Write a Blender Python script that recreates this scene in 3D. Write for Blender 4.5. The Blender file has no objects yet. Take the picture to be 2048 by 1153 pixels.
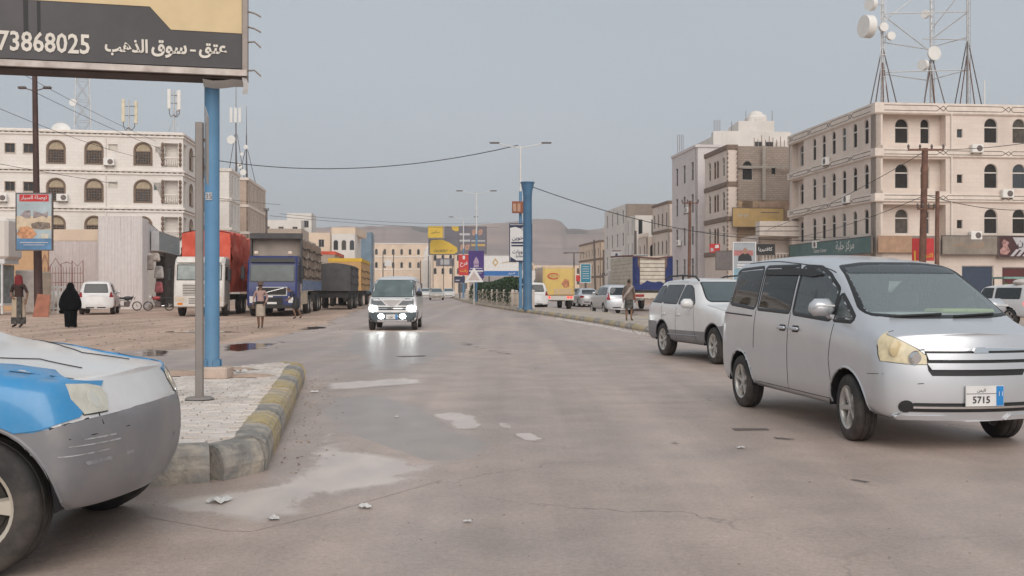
import bpy, bmesh, math, random
import numpy as np
from mathutils import Vector, Matrix, noise
from mathutils.bvhtree import BVHTree
from mathutils.geometry import delaunay_2d_cdt, tessellate_polygon

random.seed(7)
R = math.radians
SC = bpy.context.scene
COL = SC.collection

# ---------------------------------------------------------------- camera, sky, sun, exposure
H, F, CX, CY = 1.45, 2060.0, 1024.0, 576.5          # eye height (m), focal length and centre (photo pixels)
cd = bpy.data.cameras.new('camera'); cam = bpy.data.objects.new('camera', cd); COL.objects.link(cam)
cam.location = (0, 0, H); cam.rotation_euler = (R(90), 0, 0)
cd.sensor_width = 36.0; cd.lens = 36.0*F/2048.0; cd.clip_start = 0.1; cd.clip_end = 12000
SC.camera = cam
SUN_EL, SUN_AZ = 37.0, 172.0     # azimuth clockwise from +Y (the view direction): behind the camera
world = bpy.data.worlds.new('World'); SC.world = world; world.use_nodes = True
wn = world.node_tree; wn.nodes.clear()
sky = wn.nodes.new('ShaderNodeTexSky'); sky.sky_type = 'NISHITA'; sky.sun_disc = False
sky.sun_elevation = R(SUN_EL); sky.sun_rotation = R(SUN_AZ); sky.dust_density = 3.0; sky.air_density = 1.0
bg1 = wn.nodes.new('ShaderNodeBackground'); bg1.inputs[1].default_value = 0.05
wn.links.new(sky.outputs[0], bg1.inputs[0])
tcw = wn.nodes.new('ShaderNodeTexCoord'); nzw = wn.nodes.new('ShaderNodeTexNoise')
nzw.inputs['Scale'].default_value = 1.6; nzw.inputs['Detail'].default_value = 5.0
mpw = wn.nodes.new('ShaderNodeMapping'); mpw.inputs['Scale'].default_value = (1, 1, 3.0)
wn.links.new(tcw.outputs['Generated'], mpw.inputs[0]); wn.links.new(mpw.outputs[0], nzw.inputs['Vector'])
crw = wn.nodes.new('ShaderNodeValToRGB')               # an even sheet of grey cloud
crw.color_ramp.elements[0].position = 0.3; crw.color_ramp.elements[0].color = (0.375, 0.418, 0.462, 1)
crw.color_ramp.elements[1].position = 0.72; crw.color_ramp.elements[1].color = (0.415, 0.452, 0.49, 1)
wn.links.new(nzw.outputs[0], crw.inputs[0])
bg2 = wn.nodes.new('ShaderNodeBackground'); bg2.inputs[1].default_value = 0.90
wn.links.new(crw.outputs[0], bg2.inputs[0])
mxw = wn.nodes.new('ShaderNodeMixShader'); mxw.inputs[0].default_value = 0.9
ow = wn.nodes.new('ShaderNodeOutputWorld')
wn.links.new(bg1.outputs[0], mxw.inputs[1]); wn.links.new(bg2.outputs[0], mxw.inputs[2]); wn.links.new(mxw.outputs[0], ow.inputs[0])
sl = bpy.data.lights.new('sun', 'SUN'); sl.energy = 1.5; sl.angle = R(60); sl.color = (1.0, 0.93, 0.86)
so = bpy.data.objects.new('sun', sl); COL.objects.link(so)
sd = Vector((math.sin(R(SUN_AZ))*math.cos(R(SUN_EL)), math.cos(R(SUN_AZ))*math.cos(R(SUN_EL)), math.sin(R(SUN_EL))))
so.rotation_euler = sd.to_track_quat('Z', 'Y').to_euler(); so.location = sd*50
vs = SC.view_settings; vs.view_transform = 'Standard'; vs.look = 'None'; vs.exposure = 0.54; vs.gamma = 1.0; vs.use_curve_mapping = False

SC.cycles.max_bounces = 6; SC.cycles.diffuse_bounces = 3; SC.cycles.glossy_bounces = 3; SC.cycles.transparent_max_bounces = 8; SC.cycles.volume_bounces = 0

# ---------------------------------------------------------------- helpers
def at(px, py, D): return Vector(((px-CX)*D/F, D, H+(CY-py)*D/F))
def gd(py, h=0.0): return (H-h)*F/(py-CY)
def gp(px, py, h=0.0):
    D = gd(py, h); return Vector(((px-CX)*D/F, D, h))
def zat(py, D): return H+(CY-py)*D/F
def xat(px, D): return (px-CX)*D/F

MATS = {}
def mat(name, col, rough=0.6, metal=0.0, var=0.12, scale=3.0, bump=0.0, bscale=40.0, spec=0.5, coat=0.0,
        emit=0.0, trans=0.0, alpha=1.0, dirt=None, dscale=0.6, damt=0.5, streak=False):
    """one procedural material: a base colour broken by noise, optional dirt, optional fine relief"""
    if name in MATS: return MATS[name]
    m = bpy.data.materials.new(name); m.use_nodes = True
    nt = m.node_tree; N = nt.nodes; L = nt.links
    b = N['Principled BSDF']; b.inputs['Roughness'].default_value = rough; b.inputs['Metallic'].default_value = metal
    b.inputs['Specular IOR Level'].default_value = spec; b.inputs['Coat Weight'].default_value = coat
    b.inputs['Coat Roughness'].default_value = 0.12
    b.inputs['Transmission Weight'].default_value = trans; b.inputs['Alpha'].default_value = alpha
    tc = N.new('ShaderNodeTexCoord')
    n1 = N.new('ShaderNodeTexNoise'); n1.inputs['Scale'].default_value = scale; n1.inputs['Detail'].default_value = 5.0
    L.new(tc.outputs['Object'], n1.inputs['Vector'])
    mr = N.new('ShaderNodeMapRange'); mr.inputs['From Min'].default_value = 0.3; mr.inputs['From Max'].default_value = 0.7
    mr.inputs['To Min'].default_value = 1-var; mr.inputs['To Max'].default_value = 1+var
    L.new(n1.outputs[0], mr.inputs['Value'])
    mx = N.new('ShaderNodeVectorMath'); mx.operation = 'SCALE'
    mx.inputs[0].default_value = col[:3]; L.new(mr.outputs[0], mx.inputs['Scale'])
    out = mx.outputs[0]
    if dirt is not None:
        n2 = N.new('ShaderNodeTexNoise'); n2.inputs['Scale'].default_value = dscale; n2.inputs['Detail'].default_value = 7.0
        n2.inputs['Roughness'].default_value = 0.65
        if streak:
            mp = N.new('ShaderNodeMapping'); mp.inputs['Scale'].default_value = (1, 1, 0.12)
            L.new(tc.outputs['Object'], mp.inputs[0]); L.new(mp.outputs[0], n2.inputs['Vector'])
        else: L.new(tc.outputs['Object'], n2.inputs['Vector'])
        m2 = N.new('ShaderNodeMapRange'); m2.inputs['From Min'].default_value = 0.45; m2.inputs['From Max'].default_value = 0.75
        m2.inputs['To Max'].default_value = damt; L.new(n2.outputs[0], m2.inputs['Value'])
        mm = N.new('ShaderNodeMix'); mm.data_type = 'RGBA'; L.new(m2.outputs[0], mm.inputs[0])
        L.new(out, mm.inputs[6]); mm.inputs[7].default_value = (*dirt[:3], 1); out = mm.outputs[2]
    L.new(out, b.inputs['Base Color'])
    if emit:
        L.new(out, b.inputs['Emission Color']); b.inputs['Emission Strength'].default_value = emit
    if bump:
        n3 = N.new('ShaderNodeTexNoise'); n3.inputs['Scale'].default_value = bscale; n3.inputs['Detail'].default_value = 3.0
        L.new(tc.outputs['Object'], n3.inputs['Vector'])
        bp = N.new('ShaderNodeBump'); bp.inputs['Strength'].default_value = bump; bp.inputs['Distance'].default_value = 0.02
        L.new(n3.outputs[0], bp.inputs['Height']); L.new(bp.outputs[0], b.inputs['Normal'])
    MATS[name] = m
    return m

def stone(name, c1, c2, mortar, bw=0.6, bh=0.3, msize=0.012, rough=0.85, dirt=(0.25, 0.2, 0.16), damt=0.25, bump=0.4, horiz='x'):
    """coursed stone or block facing: colour and relief of blocks too fine to model"""
    if name in MATS: return MATS[name]
    m = bpy.data.materials.new(name); m.use_nodes = True
    nt = m.node_tree; N = nt.nodes; L = nt.links; b = N['Principled BSDF']; b.inputs['Roughness'].default_value = rough
    b.inputs['Specular IOR Level'].default_value = 0.25
    tc = N.new('ShaderNodeTexCoord'); sp = N.new('ShaderNodeSeparateXYZ'); cb = N.new('ShaderNodeCombineXYZ')
    L.new(tc.outputs['Object'], sp.inputs[0])
    ad = N.new('ShaderNodeMath'); ad.operation = 'ADD'; L.new(sp.outputs[0], ad.inputs[0]); L.new(sp.outputs[1], ad.inputs[1])
    L.new(ad.outputs[0], cb.inputs[0]); L.new(sp.outputs[2], cb.inputs[1])
    br = N.new('ShaderNodeTexBrick'); br.inputs['Scale'].default_value = 1.0
    br.inputs['Brick Width'].default_value = bw; br.inputs['Row Height'].default_value = bh
    br.inputs['Mortar Size'].default_value = msize; br.inputs['Mortar Smooth'].default_value = 0.3
    br.inputs['Color1'].default_value = (*c1, 1); br.inputs['Color2'].default_value = (*c2, 1); br.inputs['Mortar'].default_value = (*mortar, 1)
    L.new(cb.outputs[0], br.inputs['Vector'])
    n2 = N.new('ShaderNodeTexNoise'); n2.inputs['Scale'].default_value = 0.35; n2.inputs['Detail'].default_value = 8.0
    mp = N.new('ShaderNodeMapping'); mp.inputs['Scale'].default_value = (1, 1, 0.35)
    L.new(tc.outputs['Object'], mp.inputs[0]); L.new(mp.outputs[0], n2.inputs['Vector'])
    m2 = N.new('ShaderNodeMapRange'); m2.inputs['From Min'].default_value = 0.42; m2.inputs['From Max'].default_value = 0.8
    m2.inputs['To Max'].default_value = damt*1.6; L.new(n2.outputs[0], m2.inputs['Value'])
    mm = N.new('ShaderNodeMix'); mm.data_type = 'RGBA'; L.new(m2.outputs[0], mm.inputs[0])
    L.new(br.outputs[0], mm.inputs[6]); mm.inputs[7].default_value = (*dirt, 1)
    L.new(mm.outputs[2], b.inputs['Base Color'])
    n3 = N.new('ShaderNodeTexNoise'); n3.inputs['Scale'].default_value = 6.0; L.new(tc.outputs['Object'], n3.inputs['Vector'])
    iv = N.new('ShaderNodeMath'); iv.operation = 'MULTIPLY_ADD'; iv.inputs[1].default_value = -1.0
    L.new(br.outputs[1], iv.inputs[0]); L.new(n3.outputs[0], iv.inputs[2])
    bp = N.new('ShaderNodeBump'); bp.inputs['Strength'].default_value = bump; bp.inputs['Distance'].default_value = 0.02
    L.new(iv.outputs[0], bp.inputs['Height']); L.new(bp.outputs[0], b.inputs['Normal'])
    MATS[name] = m
    return m

def tag(o, label=None, cat=None, group=None, kind=None):
    if label: o['label'] = label
    if cat: o['category'] = cat
    if group: o['group'] = group
    if kind: o['kind'] = kind
    return o

def empty(name, loc=(0, 0, 0), rz=0.0, label=None, cat=None, group=None, parent=None):
    o = bpy.data.objects.new(name, None); COL.objects.link(o); o.location = loc; o.rotation_euler = (0, 0, rz)
    o.empty_display_size = 0.2
    if parent: o.parent = parent
    return tag(o, label, cat, group)

def link(name, me, parent=None, loc=(0, 0, 0), rot=(0, 0, 0)):
    o = bpy.data.objects.new(name, me); COL.objects.link(o); o.location = loc; o.rotation_euler = rot
    if parent: o.parent = parent
    return o

def copy_tree(o, parent=None):
    c = o.copy(); COL.objects.link(c); c.parent = parent
    for ch in list(o.children): copy_tree(ch, c)
    return c

def basis(d):
    d = Vector(d).normalized(); up = Vector((0, 0, 1)) if abs(d.z) < 0.95 else Vector((1, 0, 0))
    u = d.cross(up).normalized(); return u, u.cross(d).normalized()

class MB:
    """collects simple shapes; build() links them as ONE mesh object"""
    def __init__(s): s.v = []; s.f = []; s.mi = []; s.cur = 0
    def add(s, vs_, fs_):
        n = len(s.v); s.v += [tuple(p) for p in vs_]; s.f += [tuple(i+n for i in q) for q in fs_]; s.mi += [s.cur]*len(fs_); return s
    def box(s, c, size, rz=0.0):
        x, y, z = [k/2 for k in size]; cs, sn = math.cos(rz), math.sin(rz); P = []
        for dz in (-z, z):
            for dx, dy in ((-x, -y), (x, -y), (x, y), (-x, y)):
                P.append((c[0]+dx*cs-dy*sn, c[1]+dx*sn+dy*cs, c[2]+dz))
        return s.add(P, [(3, 2, 1, 0), (4, 5, 6, 7), (0, 1, 5, 4), (1, 2, 6, 5), (2, 3, 7, 6), (3, 0, 4, 7)])
    def bb(s, a, b): return s.box([(p+q)/2 for p, q in zip(a, b)], [abs(q-p) for p, q in zip(a, b)])
    def cbox(s, c, size, ch, taper=(1, 1)):
        """box with chamfered edges; taper scales the top in x,y"""
        x, y, z = [k/2 for k in size]; bm = bmesh.new()
        for sx in (-1, 1):
            for sy in (-1, 1):
                for sz in (-1, 1):
                    tx, ty = (taper if sz > 0 else (1, 1))
                    X, Y = x*tx, y*ty
                    for p in ((X-ch, Y-ch, z), (X-ch, Y, z-ch), (X, Y-ch, z-ch)):
                        bm.verts.new((c[0]+sx*p[0], c[1]+sy*p[1], c[2]+sz*p[2]))
        bmesh.ops.convex_hull(bm, input=bm.verts); bm.verts.index_update()
        s.add([v.co for v in bm.verts], [[v.index for v in f.verts] for f in bm.faces]); bm.free(); return s
    def hull(s, pts):
        bm = bmesh.new()
        for p in pts: bm.verts.new(p)
        bmesh.ops.convex_hull(bm, input=bm.verts)
        for v in [v for v in bm.verts if not v.link_faces]: bm.verts.remove(v)
        bm.verts.index_update(); bm.verts.ensure_lookup_table()
        s.add([v.co for v in bm.verts], [[v.index for v in f.verts] for f in bm.faces]); bm.free(); return s
    def cyl(s, a, b, r0, r1=None, n=10, caps=True):
        r1 = r0 if r1 is None else r1; a = Vector(a); b = Vector(b); u, w = basis(b-a); P = []
        for c, r in ((a, r0), (b, r1)):
            for i in range(n):
                t = 2*math.pi*i/n; P.append(c+u*(r*math.cos(t))+w*(r*math.sin(t)))
        fs = [(i, (i+1) % n, n+(i+1) % n, n+i) for i in range(n)]
        if caps: fs += [tuple(range(n-1, -1, -1)), tuple(range(n, 2*n))]
        return s.add(P, fs)
    def tube(s, path, r, n=6, closed=False):
        path = [Vector(p) for p in path]; m = len(path); P = []; rs = r if isinstance(r, (list, tuple)) else [r]*m
        u = None
        for i in range(m):
            if closed: d = path[(i+1) % m]-path[i-1]
            else: d = path[min(i+1, m-1)]-path[max(i-1, 0)]
            d.normalize()
            if u is None: u, w = basis(d)
            else:
                u = (u-d*u.dot(d)).normalized(); w = u.cross(d)
            for k in range(n):
                t = 2*math.pi*k/n; P.append(path[i]+u*(rs[i]*math.cos(t))+w*(rs[i]*math.sin(t)))
        fs = []
        for i in range(m if closed else m-1):
            j = (i+1) % m
            fs += [(i*n+k, i*n+(k+1) % n, j*n+(k+1) % n, j*n+k) for k in range(n)]
        if not closed: fs += [tuple(range(n-1, -1, -1)), tuple(range((m-1)*n, m*n))]
        return s.add(P, fs)
    def lathe(s, prof, n=24, c=(0, 0, 0), axis='z', a0=0.0, a1=2*math.pi):
        full = abs(a1-a0-2*math.pi) < 1e-6; m = n if full else n+1; P = []
        for i in range(m):
            t = a0+(a1-a0)*i/n
            for r, h in prof:
                p = (r*math.cos(t), r*math.sin(t), h)
                if axis == 'y': p = (p[0], p[2], p[1])
                if axis == 'x': p = (p[2], p[0], p[1])
                P.append((c[0]+p[0], c[1]+p[1], c[2]+p[2]))
        k = len(prof); fs = []
        for i in range(n):
            j = (i+1) % m
            for q in range(k-1): fs.append((i*k+q, j*k+q, j*k+q+1, i*k+q+1))
        return s.add(P, fs)
    def ell(s, c, r, nu=12, nv=8):
        P = [(c[0], c[1], c[2]-r[2])]
        for j in range(1, nv):
            a = -math.pi/2+math.pi*j/nv
            for i in range(nu):
                t = 2*math.pi*i/nu
                P.append((c[0]+r[0]*math.cos(a)*math.cos(t), c[1]+r[1]*math.cos(a)*math.sin(t), c[2]+r[2]*math.sin(a)))
        P.append((c[0], c[1], c[2]+r[2])); fs = []
        for i in range(nu):
            fs.append((0, 1+(i+1) % nu, 1+i))
            for j in range(nv-2):
                o = 1+j*nu; fs.append((o+i, o+(i+1) % nu, o+nu+(i+1) % nu, o+nu+i))
            o = 1+(nv-2)*nu; fs.append((o+i, o+(i+1) % nu, len(P)-1))
        return s.add(P, fs)
    def prism(s, pts, a, b, plane='xz'):
        """2-D outline extruded along the third axis from a to b"""
        n = len(pts); P = []
        for h in (a, b):
            for p, q in pts: P.append({'xz': (p, h, q), 'xy': (p, q, h), 'yz': (h, p, q)}[plane])
        fs = [(i, (i+1) % n, n+(i+1) % n, n+i) for i in range(n)]
        tr = tessellate_polygon([[Vector((p, q, 0)) for p, q in pts]])
        fs += [tuple(t) for t in tr]+[tuple(n+i for i in t[::-1]) for t in tr]
        return s.add(P, fs)
    def grid(s, A):
        n, m = len(A), len(A[0]); P = [p for r in A for p in r]
        return s.add(P, [(i*m+j, i*m+j+1, (i+1)*m+j+1, (i+1)*m+j) for i in range(n-1) for j in range(m-1)])
    def mesh(s, name, mats, smooth=False, recalc=True, ang=0.7):
        me = bpy.data.meshes.new(name); me.from_pydata(s.v, [], s.f)
        mats = mats if isinstance(mats, (list, tuple)) else [mats]
        for m in mats: me.materials.append(m)
        if len(mats) > 1: me.polygons.foreach_set('material_index', s.mi)
        if recalc:
            bm = bmesh.new(); bm.from_mesh(me); bmesh.ops.recalc_face_normals(bm, faces=bm.faces); bm.to_mesh(me); bm.free()
        if smooth:
            me.shade_smooth(); me.set_sharp_from_angle(angle=ang)
        me.update(); return me
    def build(s, name, mats, parent=None, smooth=False, loc=(0, 0, 0), rot=(0, 0, 0), recalc=True, ang=0.7):
        return link(name, s.mesh(name, mats, smooth, recalc, ang), parent, loc, rot)

# Arabic letters in their joined forms, set right to left (the text tool does no shaping)
AR = {'ا': (0xFE8D, 2), 'أ': (0xFE83, 2), 'إ': (0xFE87, 2), 'ب': (0xFE8F, 4), 'ة': (0xFE93, 2), 'ت': (0xFE95, 4), 'ث': (0xFE99, 4), 'ج': (0xFE9D, 4), 'ح': (0xFEA1, 4),
      'خ': (0xFEA5, 4), 'د': (0xFEA9, 2), 'ذ': (0xFEAB, 2), 'ر': (0xFEAD, 2), 'ز': (0xFEAF, 2), 'س': (0xFEB1, 4), 'ش': (0xFEB5, 4), 'ص': (0xFEB9, 4), 'ض': (0xFEBD, 4),
      'ط': (0xFEC1, 4), 'ظ': (0xFEC5, 4), 'ع': (0xFEC9, 4), 'غ': (0xFECD, 4), 'ف': (0xFED1, 4), 'ق': (0xFED5, 4), 'ك': (0xFED9, 4), 'ل': (0xFEDD, 4), 'م': (0xFEE1, 4),
      'ن': (0xFEE5, 4), 'ه': (0xFEE9, 4), 'و': (0xFEED, 2), 'ى': (0xFEEF, 2), 'ي': (0xFEF1, 4)}
def arabic(t):
    out = []
    for i, ch in enumerate(t):
        if ch not in AR: out.append(ch); continue
        base, forms = AR[ch]
        prev = i > 0 and t[i-1] in AR and AR[t[i-1]][1] == 4
        nxt = forms == 4 and i+1 < len(t) and t[i+1] in AR
        k = (3 if prev and nxt else 2 if nxt else 1 if prev else 0)
        out.append(chr(base+k))
    return ''.join(out[::-1])

def text_mesh(s, width=None, height=None, bold=0.0, depth=0.004):
    """a string as a mesh in the xz plane, facing -y, centred on x, its middle at z=0"""
    if any(c in AR for c in s): s = arabic(s)
    cu = bpy.data.curves.new('txt', 'FONT'); cu.body = s; cu.resolution_u = 2; cu.offset = bold; cu.fill_mode = 'FRONT'
    o = bpy.data.objects.new('txt', cu); COL.objects.link(o); bpy.context.view_layer.update()
    me = o.to_mesh(); V = np.array([v.co[:] for v in me.vertices]); Fc = [tuple(p.vertices) for p in me.polygons]
    o.to_mesh_clear(); bpy.data.objects.remove(o); bpy.data.curves.remove(cu)
    lo, hi = V.min(0), V.max(0); c = (lo+hi)/2; w, h = hi[0]-lo[0], hi[1]-lo[1]
    sx = sy = 1.0
    if width and height: sx, sy = width/w, height/h
    elif width: sx = sy = width/w
    elif height: sx = sy = height/h
    m = MB(); m.add([((v[0]-c[0])*sx, -depth, (v[1]-c[1])*sy) for v in V], Fc); return m
def lettering(s, mt, parent, loc, width=None, height=None, rz=0.0, bold=0.0, name='lettering'):
    m = text_mesh(s, width, height, bold)
    return m.build(name, mt, parent, loc=loc, rot=(0, 0, rz), recalc=False)
# ================================================================ the ground
def ground_mat(name, cols, rough, scale, bump, spec=0.35, rvar=0.1, streaks=False):
    m = bpy.data.materials.new(name); m.use_nodes = True; nt = m.node_tree; N = nt.nodes; L = nt.links
    b = N['Principled BSDF']; b.inputs['Specular IOR Level'].default_value = spec
    tc = N.new('ShaderNodeTexCoord')
    mp = N.new('ShaderNodeMapping'); mp.inputs['Scale'].default_value = (1, 0.55, 1); mp.inputs['Rotation'].default_value = (0, 0, 0.2)
    L.new(tc.outputs['Object'], mp.inputs[0])
    def nz(sc, det, vec, ro=0.6, dist=0.0):
        n = N.new('ShaderNodeTexNoise'); n.inputs['Scale'].default_value = sc; n.inputs['Detail'].default_value = det
        n.inputs['Roughness'].default_value = ro; n.inputs['Distortion'].default_value = dist; L.new(vec, n.inputs['Vector']); return n.outputs[0]
    a = nz(scale, 7, mp.outputs[0], 0.62, 0.6); f = nz(scale*9, 5, tc.outputs['Object']); g = nz(60, 3, tc.outputs['Object'])
    r1 = N.new('ShaderNodeValToRGB'); e = r1.color_ramp.elements
    e[0].position = 0.3; e[0].color = (*cols[0], 1); e[1].position = 0.72; e[1].color = (*cols[2], 1)
    k = e.new(0.5); k.color = (*cols[1], 1)
    L.new(a, r1.inputs[0])
    mr = N.new('ShaderNodeMapRange'); mr.inputs['From Min'].default_value = 0.3; mr.inputs['From Max'].default_value = 0.7
    mr.inputs['To Min'].default_value = 0.86; mr.inputs['To Max'].default_value = 1.12; L.new(f, mr.inputs['Value'])
    m3 = N.new('ShaderNodeMapRange'); m3.inputs['From Min'].default_value = 0.3; m3.inputs['From Max'].default_value = 0.7
    m3.inputs['To Min'].default_value = 0.9; m3.inputs['To Max'].default_value = 1.1; L.new(g, m3.inputs['Value'])
    mu = N.new('ShaderNodeMath'); mu.operation = 'MULTIPLY'; L.new(mr.outputs[0], mu.inputs[0]); L.new(m3.outputs[0], mu.inputs[1])
    sc_ = N.new('ShaderNodeVectorMath'); sc_.operation = 'SCALE'; L.new(r1.outputs[0], sc_.inputs[0]); L.new(mu.outputs[0], sc_.inputs['Scale'])
    if streaks:
        ms = N.new('ShaderNodeMapping'); ms.inputs['Scale'].default_value = (1.1, .035, 1); ms.inputs['Rotation'].default_value = (0, 0, -.09); L.new(tc.outputs['Object'], ms.inputs[0]); st = nz(1.0, 4, ms.outputs[0], .55)
        wv = N.new('ShaderNodeMapRange'); wv.inputs['From Min'].default_value = .32; wv.inputs['From Max'].default_value = .68; wv.inputs['To Min'].default_value = .82; wv.inputs['To Max'].default_value = 1.13; L.new(st, wv.inputs['Value'])
        vo = N.new('ShaderNodeTexVoronoi'); vo.feature = 'DISTANCE_TO_EDGE'; vo.inputs['Scale'].default_value = .38
        wp = N.new('ShaderNodeVectorMath'); wp.operation = 'MULTIPLY_ADD'; nn = N.new('ShaderNodeTexNoise'); nn.inputs['Scale'].default_value = 1.6; nn.inputs['Detail'].default_value = 6; L.new(tc.outputs['Object'], nn.inputs['Vector'])
        L.new(nn.outputs[1], wp.inputs[0]); wp.inputs[1].default_value = (1.3, 1.3, 0); L.new(tc.outputs['Object'], wp.inputs[2]); L.new(wp.outputs[0], vo.inputs['Vector'])
        ck = N.new('ShaderNodeMapRange'); ck.inputs['From Min'].default_value = .002; ck.inputs['From Max'].default_value = .008; ck.inputs['To Min'].default_value = .55; ck.inputs['To Max'].default_value = 1.0; L.new(vo.outputs['Distance'], ck.inputs['Value'])
        mk = N.new('ShaderNodeMapRange'); mk.inputs['From Min'].default_value = .5; mk.inputs['From Max'].default_value = .62; L.new(nz(.21, 3, tc.outputs['Object']), mk.inputs['Value'])
        cm = N.new('ShaderNodeMix'); cm.data_type = 'FLOAT'; L.new(mk.outputs[0], cm.inputs[0]); cm.inputs[2].default_value = 1.0; L.new(ck.outputs[0], cm.inputs[3])
        p1 = N.new('ShaderNodeMath'); p1.operation = 'MULTIPLY'; L.new(wv.outputs[0], p1.inputs[0]); L.new(cm.outputs[0], p1.inputs[1])
        sp2 = N.new('ShaderNodeMapRange'); sp2.inputs['From Min'].default_value = .3; sp2.inputs['From Max'].default_value = .7; sp2.inputs['To Min'].default_value = .78; sp2.inputs['To Max'].default_value = 1.22; L.new(nz(26, 8, tc.outputs['Object'], .78), sp2.inputs['Value'])
        p2_ = N.new('ShaderNodeMath'); p2_.operation = 'MULTIPLY'; L.new(p1.outputs[0], p2_.inputs[0]); L.new(sp2.outputs[0], p2_.inputs[1])
        s2 = N.new('ShaderNodeVectorMath'); s2.operation = 'SCALE'; L.new(sc_.outputs[0], s2.inputs[0]); L.new(p2_.outputs[0], s2.inputs['Scale']); sc_ = s2
    L.new(sc_.outputs[0], b.inputs['Base Color'])
    rr = N.new('ShaderNodeMapRange'); rr.inputs['From Min'].default_value = 0.35; rr.inputs['From Max'].default_value = 0.65
    rr.inputs['To Min'].default_value = rough-rvar; rr.inputs['To Max'].default_value = rough+rvar; L.new(a, rr.inputs['Value']); L.new(rr.outputs[0], b.inputs['Roughness'])
    ad = N.new('ShaderNodeMath'); ad.operation = 'MULTIPLY_ADD'; ad.inputs[1].default_value = 0.4; L.new(g, ad.inputs[0]); L.new(f, ad.inputs[2])
    bp = N.new('ShaderNodeBump'); bp.inputs['Strength'].default_value = bump; bp.inputs['Distance'].default_value = 0.03
    L.new(ad.outputs[0], bp.inputs['Height']); L.new(bp.outputs[0], b.inputs['Normal'])
    MATS[name] = m; return m
M_dirt = ground_mat('packed_dirt', [(.39, .277, .208), (.50, .36, .277), (.60, .44, .347)], 0.85, 0.3, 0.8, 0.3, 0.05, True)
M_road = ground_mat('dusty_asphalt', [(.335, .268, .234), (.415, .327, .279), (.49, .385, .33)], 0.5, 0.16, 0.3, 0.5, 0.14, True)
M_wetroad = ground_mat('damp_asphalt', [(.26, .228, .21), (.30, .258, .235), (.36, .298, .265)], 0.42, 0.5, 0.12, 0.5, 0.06)
M_silt = ground_mat('pale_silt', [(.47, .39, .345), (.56, .475, .425), (.62, .53, .48)], 0.42, 0.8, 0.1, 0.5, 0.1)
M_water = mat('muddy_water', (.10, .075, .06), 0.06, var=0.2, scale=1.0, spec=0.6)
M_crack = mat('dark_crack', (.09, .07, .06), 0.7)

def sheet(name, pts, z, m, label=None, kind='structure'):
    tr = tessellate_polygon([[Vector((p[0], p[1], 0)) for p in pts]])
    mb = MB(); mb.add([(p[0], p[1], z) for p in pts], tr); o = mb.build(name, m)
    for p in o.data.polygons:
        if p.normal.z < 0: p.flip()
    return tag(o, label, None, None, kind)

def ragged(pts, step, amp, freq=0.7, seed=0.0, closed=True):
    out = []; n = len(pts)
    for i in range(n if closed else n-1):
        a = Vector((pts[i][0], pts[i][1], 0)); b = Vector((pts[(i+1) % n][0], pts[(i+1) % n][1], 0)); L_ = (b-a).length
        k = max(1, int(L_/step)); nn = Vector((-(b-a).y, (b-a).x, 0)); nn.normalize()
        for j in range(k):
            p = a+(b-a)*(j/k); q = noise.fractal(Vector((p.x*freq, p.y*freq, seed)), 0.6, 2.0, 5)
            out.append((p+nn*(q*amp))[:2])
    if not closed: out.append(tuple(pts[-1]))
    return out

gsheet = MB(); gsheet.grid([[(x, y, -0.012) for x in (-4000, -300, -60, 60, 300, 4000)] for y in (-400, -40, 60, 300, 1000, 6000)])
tag(gsheet.build('ground', M_dirt), 'packed brown dirt ground beside and beyond the road', kind='structure')
# the avenue and the cross street that meets it: one asphalt sheet with a ragged dirt edge on the left
left_edge = [(-60, 20.0), (-30, 21.0), (-12, 21.5), (-7.6, 24.5), (-6.9, 30), (-7.6, 42), (-9.2, 58), (-13.2, 98), (-18, 150), (-35, 340)]
road_pts = ragged(left_edge, 0.5, 0.55, 0.35, 3.1, closed=False)
road_pts += [(-16, 340), (8, 110), (19, 60), (25, 40), (60, 38), (60, -12), (-60, -12)]
sheet('road', road_pts, 0.0, M_road, 'dusty brown asphalt avenue running away from the crossing')

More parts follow.
